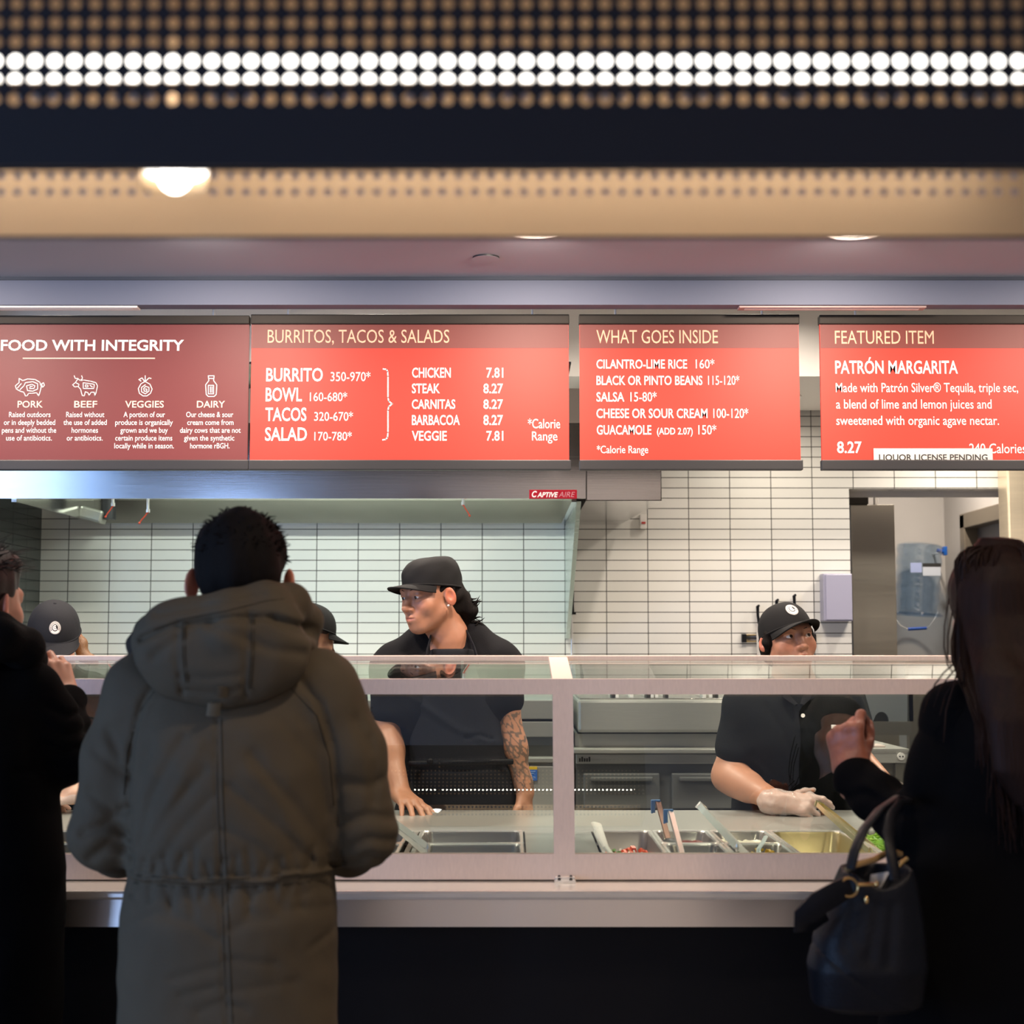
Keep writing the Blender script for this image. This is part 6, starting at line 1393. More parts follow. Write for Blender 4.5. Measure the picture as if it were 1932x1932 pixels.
# apron: bib with straps over the shirt, waist band and skirt
s = S(); rows = []
for py, xa, xb, dy, b in ((1560, 772, 996, 0.12, .165), (1500, 774, 985, 0.11, .160), (1450, 772, 968, 0.085, .155), (1400, 770, 955, 0.065, .150), (1330, 772, 940, 0.045, .145), (1262, 802, 905, 0.03, .142), (1225, 812, 896, 0.02, .12)):
    a, c_ = p4(xa, py).x, p4(xb, py).x; rows.append((p4(850, py).z, (a + c_) / 2, Y4 + dy, (c_ - a) / 2, b))
rows.append((0.52, rows[0][1], Y4 + 0.13, rows[0][3], 0.17))
s.prof(rows, 0.02, 'u', 2.6)
s.ops.append(('p', np.array([(0.4, rows[0][1], Y4 - 0.52, 1.0, 0.62), (1.6, rows[0][1], Y4 - 0.52, 1.0, 0.565)], np.float32), 8.0, None, None, 0.01, 'i'))
s.disp.append(waves(61, 0.004, 14)); s.disp.append(f4([(770, 1438), (970, 1432)], 0.006, 0.006)); s.disp.append(f4([(770, 1450), (970, 1446)], -0.006, 0.006)); s.disp.append(f4([(800, 1330), (870, 1375), (945, 1400)], 0.005, 0.012)); s.disp.append(f4([(880, 1388), (905, 1384), (928, 1392)], -0.008, 0.006))
ap = blob(s, 0.006, 'apron', M_APRON, wk)
mb = MB()
for pts in (([(803, 1262, -0.115), (806, 1228, -0.100), (812, 1204, -0.045), (822, 1186, 0.03), (846, 1178, 0.11)]), ([(905, 1258, -0.115), (895, 1222, -0.095), (885, 1200, -0.035), (874, 1182, 0.04), (850, 1178, 0.11)])): mb.tube([p4(*q) for q in pts], 0.012, 8, flat=(1, 0.3), up=(1, 0, 0))
mb.build('apron_strap', M_APRON, ap, True)
MB().tube([p4(x, 1441 - (x - 770) * 0.02, -0.075 + 0.05 * ((x - 865) / 100.0) ** 2) for x in range(772, 972, 14)], 0.009, 8, flat=(0.4, 1)).sphere(p4(812, 1436, -0.06), 0.012, 10).build('apron_tie', M_BLACK, ap, True)
trousers(wk, J4); shoes(wk, J4, M_SHOE)

# ---- 3: the female worker at the right bay
Y5 = 4.86
def p5(px, py, dy=0.0): return at(px, py, Y5 + dy)
R5 = Rm(math.radians(195), math.radians(6), math.radians(4)); h5 = p5(1487, 1205.5, -0.02)
J5 = stand(ax(1480, Y5), 5.02, (0, -1, 0), 1.58, 0.05)
J5['shr'] = p5(1405, 1335, 0.02); J5['shl'] = p5(1585, 1335, 0.02); J5['neck'] = p5(1500, 1290, 0.02); J5['chest'] = p5(1495, 1380, 0.04); J5['pel'] = p5(1490, 1525, 0.16)
s = S(); head(s, R5, h5, 0.98, True); s.cap(p5(1498, 1255, 0.0), J5['neck'], 0.046, 0.055, 0.03); torso_ops(s, J5); leg_ops(s, J5); foot_ops(s, J5, (0, -1, 0))
aR = [J5['shr'], p5(1374, 1464, 0.02), Vector((ax(1467, 4.66, 1512), 4.66, az(1514, 4.66)))]; aL = [J5['shl'], p5(1612, 1420, 0.02), Vector((ax(1672, 4.70), 4.70, az(1484, 4.70)))]
s.chain(aR, [0.054, 0.050, 0.033], 0.025); s.cap(aR[1].lerp(aR[2], 0.2), aR[1].lerp(aR[2], 0.4), 0.051, 0.046, 0.03)
s.chain(aL, [0.052, 0.042, 0.026], 0.025)
hand_ops(s, aR[2], (1.0, -0.35, -0.02), (0.25, -0.75, 0.62), -1, curl_per=[(0.35, 0.5, 0.3), (0.75, 0.8, 0.4), (0.9, 0.9, 0.5), (0.95, 0.9, 0.5)], thumb=(0.75, 0.25), sc=1.0, arm_r=0.03, thumb_in=0.3)
hand_ops(s, aL[2], (0.75, -0.4, -0.25), (0.3, -0.4, 0.8), 1, (0.4, 0.6, 0.4), arm_r=0.025, sc=0.92)
wf_ = person('female worker in a black cap with a round badge, clear gloves, seen over the glass', s, [box_about(h5, (0.15, 0.16, 0.17), 0.0028), (_v((aR[1].x - 0.09, 4.45, min(aR[2].z, ZD) - 0.02)), _v((aR[2].x + 0.20, 5.0, aR[0].z - 0.09)), 0.0045), (_v((aL[1].x - 0.02, 4.5, aL[2].z - 0.12)), _v((aL[2].x + 0.17, 5.0, aL[1].z + 0.06)), 0.0045)], SKIN, Vector((J5['pel'].x, 5.02, 0)), hcol((0.46, 0.22, 0.14), [(R5, h5, 0.98)]))
eyes(wf_, R5, h5, (-0.28, 1, 0.14), 0.98); brows(wf_, R5, h5, mat('dark_brow', (0.03, 0.02, 0.015), 0.6), 0.98)
cap_hat(wf_, R5, h5 + Vector((0, 0, -0.002)), 0.95, M_CAPM, math.radians(4), True, False, 0.072, math.radians(7))
s = S(); s.frame(R5, h5, 0.98)
s.ell((0, -0.026, 0.020), (0.081, 0.090, 0.066), 0.01); s.ell((0, -0.050, -0.034), (0.078, 0.056, 0.062), 0.03); s.ell((0, 0.098, -0.030), (0.082, 0.090, 0.10), 0.02, 's')
for x in (-1, 1): s.chain([(x * 0.072, 0.010, 0.020), (x * 0.078, 0.004, -0.006), (x * 0.078, -0.004, -0.034)], [0.014, 0.012, 0.008], 0.02)
s.ell((0.0, -0.115, -0.02), (0.03, 0.035, 0.03), 0.01)
s.frame(np.eye(3, dtype=np.float32), (0, 0, 0)); s.disp.append(waves(43, 0.002, 130))
blob(s, 0.004, 'hair', M_HAIR, wf_, it=0)
def f5(L, d, w): return fold([(p5(x, y).x, p5(x, y).z) for x, y in L], d, w, 0, 2, (1, -1, Y5 + 0.06))
tee(wf_, J5, [([aR[0], aR[0].lerp(aR[1], 0.60)], [0.072, 0.072]), ([aL[0], aL[0].lerp(aL[1], 0.75)], [0.070, 0.066])], [f5([(1440, 1330), (1480, 1400), (1500, 1460)], -0.005, 0.010), f5([(1560, 1350), (1530, 1420), (1500, 1480)], -0.006, 0.010), f5([(1420, 1420), (1470, 1480)], -0.005, 0.010), f5([(1500, 1312), (1504, 1370)], 0.004, 0.012)], 'polo_shirt', mat('black_polo', (0.009, 0.010, 0.0115), 0.9, bump=0.3, bscale=240, spec=0.15), 0.020, 55, 0.0065, 0.060)
shirt5 = wf_.children[-1]
MB().cyl(p5(1515, 1350, -0.128), p5(1515, 1350, -0.120), 0.0065, n=14).build('button', M_WHITEINK, shirt5, True)
MB().box(p5(1555, 1368).x, p5(1564, 1368).x, Y5 - 0.112, Y5 - 0.104, p5(1555, 1371).z, p5(1555, 1364).z, 0.001).build('name_pin', M_WHITEINK, shirt5)
mb = MB()
for sg_ in (-1, 1): mb.tube([p5(1500 + sg_ * 26, 1300, -0.02), p5(1504 + sg_ * 18, 1316, -0.085), p5(1508 + sg_ * 5, 1330, -0.115)], [0.013, 0.014, 0.007], 8, flat=(1, 0.5))
mb.build('collar', M_TEE, shirt5, True)
M_GLOVE = None
def clear_glove(name):
    m, nt, b = node_mat(name); b.inputs['Base Color'].default_value = (0.84, 0.74, 0.70, 1); b.inputs['Roughness'].default_value = 0.22; b.inputs['Alpha'].default_value = 0.38
    tc = nt.nodes.new('ShaderNodeTexCoord'); n = nt.nodes.new('ShaderNodeTexNoise'); n.inputs['Scale'].default_value = 70; lk(nt, tc.outputs['Object'], n.inputs['Vector'])
    bp = nt.nodes.new('ShaderNodeBump'); bp.inputs['Strength'].default_value = 0.9; bp.inputs['Distance'].default_value = 0.004; lk(nt, n.outputs['Fac'], bp.inputs['Height']); lk(nt, bp.outputs[0], b.inputs['Normal']); return m
M_GLOVE = clear_glove('clear_plastic_glove')
s = S(); hand_ops(s, aR[2], (1.0, -0.35, -0.02), (0.25, -0.75, 0.62), -1, curl_per=[(0.35, 0.5, 0.3), (0.75, 0.8, 0.4), (0.9, 0.9, 0.5), (0.95, 0.9, 0.5)], thumb=(0.75, 0.25), arm_r=0.034, thumb_in=0.3, thick=1.20); s.cap(aR[2] - Vector((0.004, 0, 0)), aR[2] + Vector((0.03, -0.010, 0)), 0.043, 0.036, 0.015)
s.disp.append(waves(66, 0.003, 150)); g5 = blob(s, 0.0032, 'plastic_glove', M_GLOVE, wf_); tag(g5, 'crinkled clear plastic glove on her right hand')
s = S(); hand_ops(s, aL[2], (0.75, -0.4, -0.25), (0.3, -0.4, 0.8), 1, (0.4, 0.6, 0.4), arm_r=0.030, sc=0.92, thick=1.16); s.disp.append(waves(67, 0.003, 150)); blob(s, 0.004, 'plastic_glove', M_GLOVE, wf_)
trousers(wf_, J5); shoes(wf_, J5, M_SHOE)
# bowl of rice and greens in her left hand
bc = Vector((ax(1698, 4.58), 4.58, az(1504, 4.58)))
bw = thing('burrito_bowl', 'paper bowl of yellow rice and greens held by the female worker, beside the black coat', 'bowl', bc)
MB().lathe([(0, -0.03), (0.055, -0.03), (0.078, 0.018), (0.081, 0.020), (0.075, 0.016), (0.054, -0.024), (0, -0.024)], bc, n=28).build('bowl', M_WPL, bw, True)
mb = MB(); mb.lathe([(0, 0.026), (0.03, 0.024), (0.06, 0.014), (0.073, 0.006), (0.06, -0.01), (0, -0.012)], bc, n=20).build('filling', mat('yellow_rice', (0.62, 0.50, 0.12), 0.5, nscale=110, namt=0.6, bump=0.8, bscale=150), bw, True)

# ---- 4: the worker with bowed head at the left
Y6 = 5.0
def p6(px, py, dy=0.0): return at(px, py, Y6 + dy)
R6 = Rm(math.radians(199), math.radians(-32), 0); h6 = p6(101, 1206, -0.03)
J6 = stand(ax(112, Y6), 5.14, (0, -1, 0), 1.60, 0.10); J6['shr'] = p6(25, 1315, 0.05); J6['shl'] = p6(172, 1310, 0.05); J6['neck'] = p6(104, 1270, 0.05); J6['chest'] = p6(104, 1360, 0.08); J6['pel'] = p6(108, 1510, 0.16)
s = S(); head(s, R6, h6, 0.95, True); s.cap(Vector(h6) + Vector((0, 0.06, -0.06)), J6['neck'], 0.046, 0.055, 0.03); torso_ops(s, J6); leg_ops(s, J6); foot_ops(s, J6, (0, -1, 0))
bR = [J6['shr'], p6(8, 1430, 0.0), p6(60, 1505, -0.2)]; bL = [J6['shl'], p6(186, 1420, 0.0), Vector((ax(146, 4.72), 4.72, az(1500, 4.72)))]
for q in (bR, bL): s.chain(q, [0.048, 0.040, 0.027], 0.02)
hand_ops(s, bL[2], (-0.9, -0.4, -0.15), (-0.2, -0.5, 0.8), 1, (0.4, 0.5, 0.3), sc=0.95); hand_ops(s, bR[2], (0.7, -0.6, -0.2), (0, -0.4, 0.9), -1, (0.4, 0.5, 0.3), sc=0.95)
wl = person('worker at the far left, bowed head in a charcoal cap with round white badge', s, [box_about(h6, (0.14, 0.16, 0.17), 0.0035), (_v((bL[2].x - 0.22, 4.5, bL[2].z - 0.08)), _v((bL[1].x + 0.07, 5.1, bL[0].z - 0.06)), 0.005)], SKIN, Vector((J6['pel'].x, 5.14, 0)), hcol((0.62, 0.36, 0.27), [(R6, h6, 0.95)]))
eyes(wl, R6, h6, (0, 1, -0.1), 0.95)
cap_hat(wl, R6, h6 + Vector((0, 0, 0.002)), 0.97, mat('charcoal_cap_twill', (0.016, 0.017, 0.021), 0.85, spec=0.2, bump=0.3, bscale=400), 0, True, False, 0.070, bscale=0.9)
M_BRHAIR = mat('light_brown_hair', (0.16, 0.075, 0.025), 0.5, nscale=70, namt=0.6, stretch=(5, 5, 1), bump=0.6, bscale=90)
s = S(); s.frame(R6, h6, 0.95); s.ell((0, -0.030, 0.020), (0.083, 0.092, 0.066), 0.01); s.ell((0, -0.06, -0.03), (0.074, 0.05, 0.06), 0.03); s.ell((0, 0.095, -0.03), (0.08, 0.085, 0.10), 0.015, 's')
s.frame(np.eye(3, dtype=np.float32), (0, 0, 0)); s.chain([p6(140, 1192, 0.03), p6(152, 1216, 0.02), p6(158, 1238, 0.01), p6(172, 1246, 0.0), p6(182, 1252, 0.0)], [0.018, 0.021, 0.020, 0.016, 0.006], 0.015); s.disp.append(waves(45, 0.003, 120))
blob(s, 0.0045, 'hair', M_BRHAIR, wl, it=0)
tee(wl, J6, [([bR[0], bR[0].lerp(bR[1], 0.55)], [0.062, 0.060]), ([bL[0], bL[0].lerp(bL[1], 0.45)], [0.062, 0.058])], [], 'shirt', None, 0.018, 57, 0.009, 0.058)
s = S(); hand_ops(s, bL[2], (-0.9, -0.4, -0.15), (-0.2, -0.5, 0.8), 1, (0.4, 0.5, 0.3), sc=0.95, thick=1.15, arm_r=0.03); s.disp.append(waves(68, 0.003, 150)); blob(s, 0.004, 'plastic_glove', M_GLOVE, wl)
trousers(wl, J6); shoes(wl, J6, M_SHOE)

# ---- 5: the worker at the grill, half hidden by the parka
Y7 = 5.72
def p7(px, py, dy=0.0): return at(px, py, Y7 + dy)
R7 = Rm(math.radians(-54), math.radians(-14), 0); h7 = p7(586, 1202)
J7 = stand(ax(578, Y7), Y7, (0.6, 0.8, 0), 1.62, 0.04)
dz_ = h7.z - 0.17 - J7['neck'].z
for k in ('neck', 'shl', 'shr', 'chest'): J7[k] = J7[k] + Vector((0, 0, dz_))
s = S(); head(s, R7, h7, 0.97); torso_ops(s, J7); leg_ops(s, J7); foot_ops(s, J7, (0.6, 0.8, 0))
f7, r7 = J7['f'], J7['r']; cR = [J7['shr'], J7['shr'] + Vector((0, 0, -0.27)) + f7 * 0.02 + r7 * 0.03, J7['shr'] + Vector((0, 0, -0.33)) + f7 * 0.24]; cL = [J7['shl'], J7['shl'] + Vector((0, 0, -0.27)) - r7 * 0.03, J7['shl'] + Vector((0, 0, -0.33)) + f7 * 0.24]
for q in (cR, cL): s.chain(q, [0.048, 0.040, 0.028], 0.02)
hand_ops(s, cR[2], f7, (0, 0, 1), -1); hand_ops(s, cL[2], f7, (0, 0, 1), 1)
wg = person('worker turned to the cooking line in a black cap, half hidden by the parka hood', s, [box_about(h7, (0.14, 0.15, 0.16), 0.0035)], SKIN, Vector((J7['pel'].x, Y7, 0)), hcol((0.50, 0.27, 0.16), [(R7, h7, 0.97)]))
eyes(wg, R7, h7, (0, 1, 0), 0.97); cap_hat(wg, R7, h7 + Vector((0, 0, 0.004)), 0.98, M_CAPM, math.radians(-8), False, False, 0.066)
s = S(); short_hair(s, R7, h7, 0.96); blob(s, 0.005, 'hair', mat('shaved_hair', (0.05, 0.03, 0.02), 0.8), wg)
tee(wg, J7, [([cR[0], cR[0].lerp(cR[1], 0.6)], [0.064, 0.06]), ([cL[0], cL[0].lerp(cL[1], 0.6)], [0.064, 0.06])], [], 'shirt', None, 0.018, 59, 0.010, 0.06)
trousers(wg, J7); shoes(wg, J7, M_SHOE)

# ---- 6: the woman with long dark hair at the right edge
Y2 = 3.0
def p2(px, py, dy=0.0): return at(px, py, Y2 + dy)
R2 = Rm(math.radians(6), math.radians(-4), 0); h2 = Vector((ax(1888, Y2), Y2 + 0.03, az(1020, Y2) - 0.140))
J2 = stand(ax(1905, Y2), Y2, (0, 1, 0), 1.66, 0.02); J2['shl'] = p2(1795, 1345, 0.0); J2['shr'] = p2(2020, 1345, 0.0)
s = S(); head(s, R2, h2, 0.98, True); torso_ops(s, J2); leg_ops(s, J2); foot_ops(s, J2, (0, 1, 0))
gE, gW = p2(1722, 1566, 0.02), p2(1606, 1462, 0.19); gF = (-0.13, 0.10, 1.0); gB = (-0.58, -0.82, 0.05)
s.chain([J2['shl'], gE, gW], [0.046, 0.038, 0.026], 0.02)
gcurl = [(0.75, 1.5, 0.9), (1.30, 1.45, 0.8), (1.40, 1.45, 0.8), (1.40, 1.45, 0.8)]
hand_ops(s, gW, gF, gB, 1, curl_per=gcurl, thumb=(0.05, 0.1), thumb_in=0.9, spread=0.05, tuck=True)
s.chain([J2['shr'], p2(2050, 1560, 0.02), p2(2010, 1640, 0.2)], [0.046, 0.038, 0.026], 0.02); hand_ops(s, p2(2010, 1640, 0.2), (0, 0.8, -0.6), (1, 0, 0), -1)
lw = person('woman with long dark hair in a black coat, raising a brown leather glove', s, [box_about(h2, (0.13, 0.15, 0.17), 0.005), box_about(gW + Vector((0, 0.02, 0.08)), (0.12, 0.12, 0.14), 0.005)], SKIN, Vector((J2['pel'].x, Y2, 0)), hcol((0.58, 0.34, 0.24), [(R2, h2, 0.98)]))
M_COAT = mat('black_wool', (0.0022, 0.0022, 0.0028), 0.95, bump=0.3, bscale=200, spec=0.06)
s = S(); rows = []
for py, xa, xb, b in ((2150, 1650, 2150, .19), (1932, 1662, 2130, .185), (1700, 1690, 2110, .165), (1620, 1700, 2090, .155), (1560, 1735, 2070, .148), (1430, 1755, 2060, .15), (1360, 1775, 2040, .14), (1310, 1810, 2005, .115), (1270, 1848, 1965, .09)):
    a, c_ = p2(xa, py).x, p2(xb, py).x; rows.append((p2(1900, py).z, (a + c_) / 2, Y2, (c_ - a) / 2, b))
s.prof(rows, 0.03, 'u', 2.2)
s.chain([p2(1806, 1350), p2(1774, 1450, 0.0), gE], [0.070, 0.060, 0.054], 0.025); s.chain([gE, gE.lerp(gW, 0.55), gE.lerp(gW, 0.90)], [0.054, 0.052, 0.050], 0.015)
s.chain([J2['shr'], p2(2050, 1560, 0.02), p2(2010, 1640, 0.2)], [0.072, 0.06, 0.05], 0.03)
s.disp.append(waves(71, 0.004, 20)); s.disp.append(waves(72, 0.002, 60))
def f2(L, d, w): s.disp.append(fold([(p2(x, y).x, p2(x, y).z) for x, y in L], d, w, 0, 2))
f2([(1600, 1540), (1650, 1500), (1700, 1530)], -0.008, 0.008); f2([(1640, 1590), (1680, 1540), (1720, 1530)], -0.008, 0.009); f2([(1650, 1490), (1690, 1520)], 0.007, 0.007); f2([(1700, 1480), (1740, 1520)], -0.007, 0.01); f2([(1740, 1380), (1790, 1420)], -0.005, 0.01)
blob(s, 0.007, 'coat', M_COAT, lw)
trousers(lw, J2); shoes(lw, J2, M_SHOE)
M_BGLOVE = mat('brown_leather', (0.34, 0.120, 0.072), 0.45, nscale=40, namt=0.3, bump=0.35, bscale=120)
s = S(); hand_ops(s, gW, gF, gB, 1, curl_per=gcurl, thumb=(0.05, 0.1), thumb_in=0.9, spread=0.05, tuck=True, thick=1.24, arm_r=0.029); s.cap(gE.lerp(gW, 0.84), gW + Vector((-0.002, 0.004, 0.02)), 0.038, 0.032, 0.02)
s.disp.append(waves(73, 0.0018, 120, (1, 1, 1.6)))
gl = blob(s, 0.0036, 'leather_glove', M_BGLOVE, lw); tag(gl, 'brown leather glove')
# long hair: a soft mass and many strands
M_LH = mat('dark_brown_hair', (0.012, 0.0045, 0.003), 0.6, spec=0.15, nscale=8, namt=0.6, stretch=(14, 14, 0.6), bump=0.8, bscale=20)
s = S(); s.frame(R2, h2)
s.ell((0, -0.015, 0.040), (0.092, 0.106, 0.093), 0.02); s.ell((0, 0.11, -0.05), (0.07, 0.09, 0.10), 0.02, 's')
s.frame(np.eye(3, dtype=np.float32), (0, 0, 0)); rows = []
for py, xa, xb, cy, b in ((1500, 1862, 1960, -0.165, .022), (1440, 1822, 1985, -0.168, .030), (1350, 1812, 1995, -0.160, .034), (1270, 1805, 1990, -0.110, .062), (1220, 1802, 1985, -0.06, .075), (1160, 1800, 1980, -0.02, .090), (1100, 1814, 1966, -0.01, .088), (1070, 1826, 1954, -0.008, .078), (1048, 1844, 1936, -0.005, .055), (1032, 1866, 1914, 0, .03)):
    a, c_ = p2(xa, py).x, p2(xb, py).x; rows.append((p2(1890, py).z, (a + c_) / 2, Y2 + cy, (c_ - a) / 2, b))
s.prof(rows, 0.05, 'u', 2.2)
s.disp.append(waves(81, 0.005, 90, (1, 1, 0.10), 9)); s.disp.append(waves(82, 0.004, 30, (1, 1, 0.2)))
lh = blob(s, 0.005, 'hair', M_LH, lw)
mb = MB(); r_ = np.random.default_rng(14)
for i in range(420):
    a = r_.uniform(-1.15, 1.15) - 0.05; e = r_.uniform(0, 0.35)
    top = h2 + Vector((math.sin(a) * 0.03 + r_.normal() * 0.012, -0.02 + r_.normal() * 0.02, 0.128))
    sx_ = math.sin(a); cy_ = -math.cos(a)
    mid = h2 + Vector((sx_ * 0.098, -0.015 + cy_ * 0.100, 0.03 + r_.normal() * 0.01))
    low = h2 + Vector((sx_ * 0.105 + r_.normal() * 0.004, -0.03 + cy_ * 0.085, -0.10))
    z_end = r_.uniform(-0.46, -0.26)
    end = h2 + Vector((sx_ * 0.088 + r_.normal() * 0.012, -0.165 + (0.05 if abs(sx_) > 0.75 else 0) + cy_ * 0.035 + r_.normal() * 0.01, z_end))
    k2 = h2 + Vector((sx_ * 0.098, -0.13 + cy_ * 0.04, -0.22))
    P = [top, top.lerp(mid, 0.5) + Vector((sx_ * 0.022, cy_ * 0.022, 0.024)), mid, low, k2, end]
    Q = []
    for j in range(len(P) - 1):
        p0, p1_, p2_, p3 = P[max(j - 1, 0)], P[j], P[j + 1], P[min(j + 2, len(P) - 1)]
        for t in (0, 0.33, 0.66): Q.append(0.5 * ((2 * p1_) + (p2_ - p0) * t + (2 * p0 - 5 * p1_ + 4 * p2_ - p3) * t * t + (3 * p1_ - p0 - 3 * p2_ + p3) * t ** 3))
    Q.append(P[-1]); n_ = len(Q); w_ = r_.uniform(0.0016, 0.0034)
    mb.tube(Q, [w_ * (0.5 + 0.5 * min(1, j / 3)) * (1 if j < n_ - 4 else (n_ - j) / 5) for j in range(n_)], 4, caps=False)
# wisps at the left side of the head
for dx, L in ((0, [(1790, 1130), (1782, 1180), (1781, 1220), (1788, 1255), (1800, 1275)]), (2, [(1795, 1150), (1786, 1200), (1786, 1240), (1796, 1268)]), (4, [(1800, 1160), (1790, 1210), (1792, 1250), (1798, 1262)]), (0, [(1802, 1250), (1780, 1270), (1765, 1290), (1750, 1320), (1742, 1345)]), (3, [(1806, 1255), (1786, 1278), (1770, 1300), (1758, 1335)]), (5, [(1810, 1262), (1795, 1285), (1778, 1312), (1768, 1350)]), (0, [(1812, 1240), (1800, 1290), (1785, 1340), (1780, 1400)])):
    mb.tube([p2(x + dx, y, -0.03 - 0.0004 * (y - 1130) + (0.03 if y > 1300 else 0)) for x, y in L], [0.0016] * (len(L) - 1) + [0.0005], 5, caps=False)
mb.build('hair_strand', M_LH, lh, True)
# handbag on her forearm
M_BAG = mat('navy_leather', (0.0028, 0.0036, 0.0068), 0.48, spec=0.22, nscale=30, namt=0.3, bump=0.5, bscale=170)
M_GOLD = mat('gold_hardware', (0.72, 0.48, 0.20), 0.22, 1.0)
YG = 2.80
def pg(px, py, dy=0.0): return at(px, py, YG + dy)
bag = thing('handbag', 'open navy leather handbag with gold rings hanging from the forearm of the black coat', 'handbag', pg(1620, 1890))
s = S(); rows = []
for py, xa, xb, b in ((1905, 1570, 1712, .040), (1890, 1532, 1735, .070), (1820, 1524, 1745, .085), (1760, 1540, 1738, .080), (1700, 1566, 1728, .070), (1660, 1580, 1722, .064), (1636, 1590, 1716, .060)):
    a, c_ = pg(xa, py).x, pg(xb, py).x; rows.append((pg(1640, py).z, (a + c_) / 2, YG, (c_ - a) / 2, b))
s.prof(rows, 0.02, 'u', 3.0)
s.ell(pg(1656, 1636, -0.012), (0.060, 0.060, 0.060), 0.008, 's')
s.disp.append(waves(91, 0.004, 22)); 
for L in ([(1600, 1690), (1580, 1770)], [(1640, 1700), (1620, 1790)], [(1665, 1700), (1655, 1800)], [(1620, 1690), (1600, 1760)]): s.disp.append(fold([(pg(x, y).x, pg(x, y).z) for x, y in L], -0.0035, 0.011, 0, 2))
s.disp.append(fold([(pg(x, y).x, pg(x, y).z) for x, y in ((1528, 1775), (1580, 1820), (1640, 1860), (1700, 1890))], -0.003, 0.003, 0, 2))
blob(s, 0.004, 'bag_body', M_BAG, bag)
MB().tube([pg(1598, 1640, -0.03), pg(1612, 1632, -0.058), pg(1650, 1622, -0.045), pg(1680, 1605, 0.04), pg(1700, 1612, 0.05)], 0.006, 8).build('gold_trim', mat('tan_trim', (0.30, 0.19, 0.08), 0.35, 0.4), bag, True)
MB().tube([pg(1604, 1640, -0.055), pg(1612, 1606, -0.05), pg(1630, 1565, -0.02), pg(1660, 1527, 0.05), pg(1690, 1506, 0.12), pg(1712, 1512, 0.17)], [0.012] * 6, 10, flat=(1, 0.5)).build('strap', M_BAG, bag, True)
MB().tube([pg(1690, 1660, -0.06), pg(1683, 1620, -0.05), pg(1676, 1575, -0.02), pg(1680, 1535, 0.05), pg(1694, 1512, 0.10), pg(1712, 1510, 0.15)], [0.012] * 6, 10, flat=(1, 0.5)).build('strap', M_BAG, bag, True)
MB().tube([pg(1604, 1672, -0.075), pg(1580, 1684, -0.085), pg(1545, 1704, -0.09), pg(1520, 1730, -0.08), pg(1517, 1748, -0.07), pg(1534, 1744, -0.06), pg(1560, 1728, -0.06)], [0.020, 0.022, 0.024, 0.024, 0.022, 0.02, 0.016], 10, flat=(0.25, 1)).build('shoulder_strap', M_BAG, bag, True)
c = pg(1602, 1674, -0.082); rr_ = 0.0155
MB().tube([c + Vector((math.cos(t) * rr_, 0, math.sin(t) * rr_ * 1.05)) for t in [2 * PI * k / 24 for k in range(25)]], 0.0026, 8).build('gold_ring', M_GOLD, bag, True)
MB().bar(pg(1617, 1669, -0.080), pg(1655, 1668, -0.075), 0.004, 0.006, bev=0.001).sphere(pg(1654, 1668, -0.075), 0.005, 10).build('gold_clasp', M_GOLD, bag, True)
MB().sphere(pg(1635, 1698, -0.076), 0.006, 12, (0.8, 0.6, 1.3)).build('gold_rivet', M_GOLD, bag, True)
MB().tube([pg(1690, 1640, -0.03), pg(1700, 1628, -0.035), pg(1712, 1620, -0.03)], 0.0045, 8).build('gold_bar', M_GOLD, bag, True)
t = MB().hexa([pg(1640, 1668, -0.02), pg(1662, 1676, -0.02), pg(1662, 1676, -0.016), pg(1640, 1668, -0.016), pg(1643, 1650, -0.022), pg(1679, 1644, -0.022), pg(1679, 1644, -0.018), pg(1643, 1650, -0.018)]).build('folded_paper', M_WHITE, None, base=pg(1655, 1670, -0.02)); tag(t, 'folded white paper sticking out of the open navy handbag', 'paper')

# ---- 7: the customer in the black coat at the left edge
Y3 = 3.36
def p3(px, py, dy=0.0): return at(px, py, Y3 + dy)
R3 = Rm(math.radians(-23), math.radians(-3), 0); h3 = p3(-36, 1138)
J3 = stand(ax(-62, Y3), Y3, (0.25, 0.97, 0), 1.72, 0.02); J3['shr'] = p3(60, 1305, 0.03); J3['shl'] = p3(-215, 1305, -0.03)
s = S(); head(s, R3, h3, 1.0); torso_ops(s, J3); leg_ops(s, J3); foot_ops(s, J3, (0.25, 0.97, 0))
kE, kW = p3(122, 1432, 0.03), p3(128, 1322, 0.19)
s.chain([J3['shr'], kE, kW], [0.050, 0.042, 0.029], 0.02); kF, kB = (-0.42, 0.15, 0.85), (0.55, -0.80, 0.25); kc = [(0.45, 0.8, 0.4), (0.5, 0.9, 0.4), (0.55, 0.9, 0.4), (0.6, 0.9, 0.4)]
hand_ops(s, kW, kF, kB, -1, curl_per=kc, thumb=(0.5, 0.2), arm_r=0.03)
s.chain([J3['shl'], p3(-260, 1520, 0.05), p3(-160, 1560, 0.25)], [0.05, 0.042, 0.03], 0.02); hand_ops(s, p3(-160, 1560, 0.25), (0.6, 0.8, 0), (0, 0, 1), 1)
lc = person('customer cut off by the left edge in a black coat and scarf, hand raised', s, [box_about(h3, (0.13, 0.15, 0.17), 0.0035), box_about(kW + Vector((-0.02, 0.02, 0.05)), (0.13, 0.13, 0.14), 0.0038)], SKIN, Vector((J3['pel'].x, Y3, 0)), hcol((0.56, 0.29, 0.20), [(R3, h3, 1)]))
eyes(lc, R3, h3, (0, 1, 0)); brows(lc, R3, h3, M_HAIR)
s = S(); short_hair(s, R3, h3, 1.0); s.frame(R3, h3); s.ell((0, 0.02, 0.085), (0.07, 0.075, 0.045), 0.02); s.frame(np.eye(3, dtype=np.float32), (0, 0, 0)); s.disp.append(waves(13, 0.0035, 120, (1, 1, 0.4), 10))
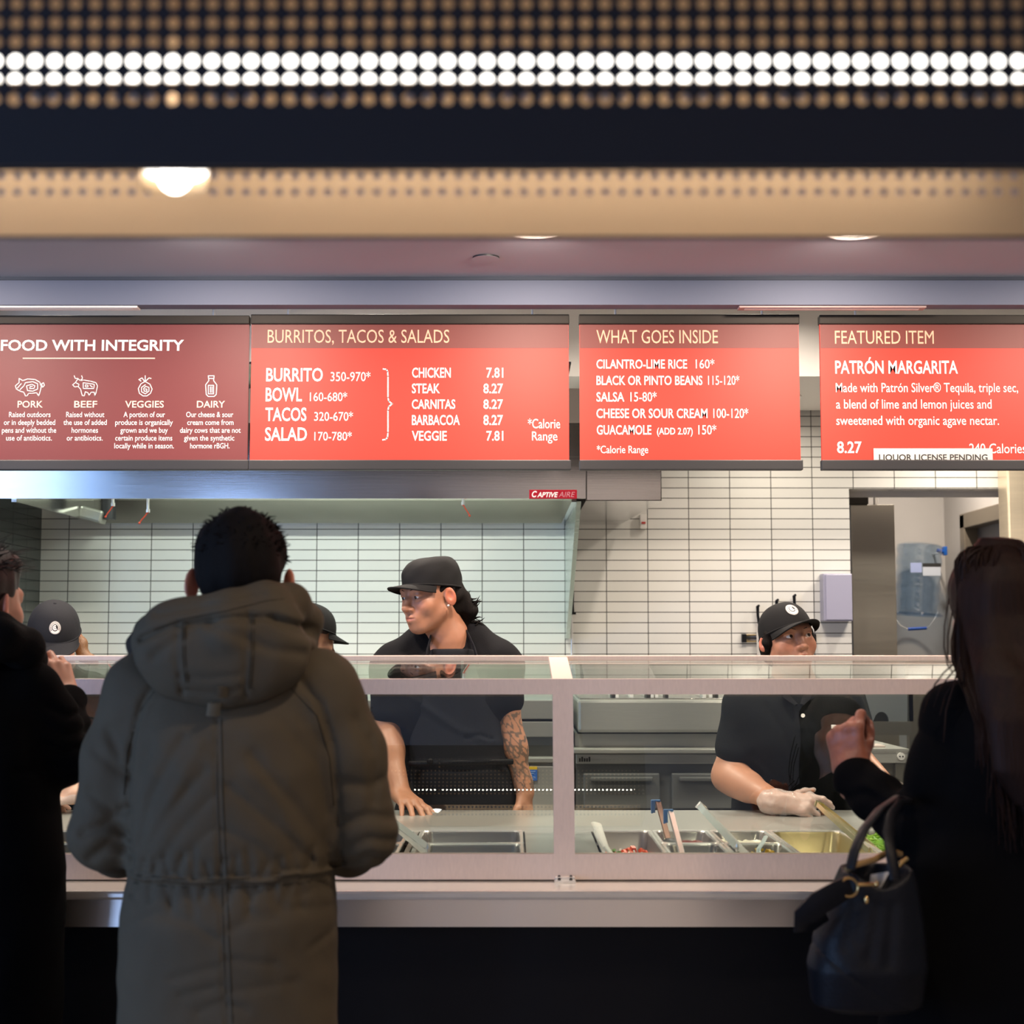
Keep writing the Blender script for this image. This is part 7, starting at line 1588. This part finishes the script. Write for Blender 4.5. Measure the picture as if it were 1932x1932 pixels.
hr3 = blob(s, 0.0038, 'hair', mat('dark_hair', (0.018, 0.010, 0.008), 0.45, bump=0.7, bscale=90, stretch=(6, 6, 1)), lc, it=0)
tufts(hr3, R3, h3, 1.0, 360, 9, 0.036, lambda d: d[2] > 0.35)
s = S(); rows = []
for py, xa, xb, dy, b in ((2150, -250, 112, 0, .17), (1932, -240, 108, 0, .165), (1760, -235, 116, 0, .16), (1640, -225, 120, 0, .155), (1520, -220, 104, 0, .15), (1420, -225, 100, 0, .15), (1340, -215, 92, 0, .14), (1285, -170, 60, 0, .115), (1245, -120, 20, 0, .09)):
    a, c_ = p3(xa, py).x, p3(xb, py).x; rows.append((p3(-50, py).z, (a + c_) / 2, Y3 + dy, (c_ - a) / 2, b))
s.prof(rows, 0.03, 'u', 2.3)
s.chain([p3(50, 1312, 0.0), p3(92, 1375, 0.02), kE], [0.078, 0.072, 0.058], 0.03); s.chain([kE, kE.lerp(kW, 0.55), kE.lerp(kW, 0.92)], [0.058, 0.052, 0.046], 0.02)
s.chain([J3['shl'], p3(-260, 1520, 0.05), p3(-160, 1560, 0.25)], [0.075, 0.062, 0.05], 0.03)
s.disp.append(waves(95, 0.004, 22)); s.disp.append(waves(96, 0.002, 60))
def f3(L, d, w): s.disp.append(fold([(p3(x, y).x, p3(x, y).z) for x, y in L], d, w, 0, 2))
for L in ([(105, 1330), (130, 1350), (150, 1345)], [(100, 1365), (130, 1385), (160, 1380)], [(95, 1400), (125, 1415), (160, 1412)], [(60, 1450), (100, 1440), (140, 1460)]): f3(L, -0.008, 0.008)
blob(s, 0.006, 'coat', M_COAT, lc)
s = S(); s.chain([p3(-110, 1225, -0.06), p3(-60, 1205, -0.115), p3(0, 1205, -0.10), p3(45, 1228, -0.03), p3(60, 1248, 0.06)], [0.042, 0.046, 0.045, 0.040, 0.036], 0.02); s.chain([p3(-105, 1200, 0.0), p3(-60, 1182, -0.08), p3(-5, 1185, -0.07), p3(30, 1205, 0.0)], [0.034, 0.036, 0.034, 0.03], 0.02)
s.disp.append(waves(97, 0.003, 130, (1.5, 0.3, 1.0), 5)); s.disp.append(waves(98, 0.004, 40))
blob(s, 0.005, 'scarf', mat('black_knit', (0.004, 0.004, 0.0045), 0.95, bump=0.5, bscale=250, spec=0.08), lc)
trousers(lc, J3); shoes(lc, J3, M_SHOE)
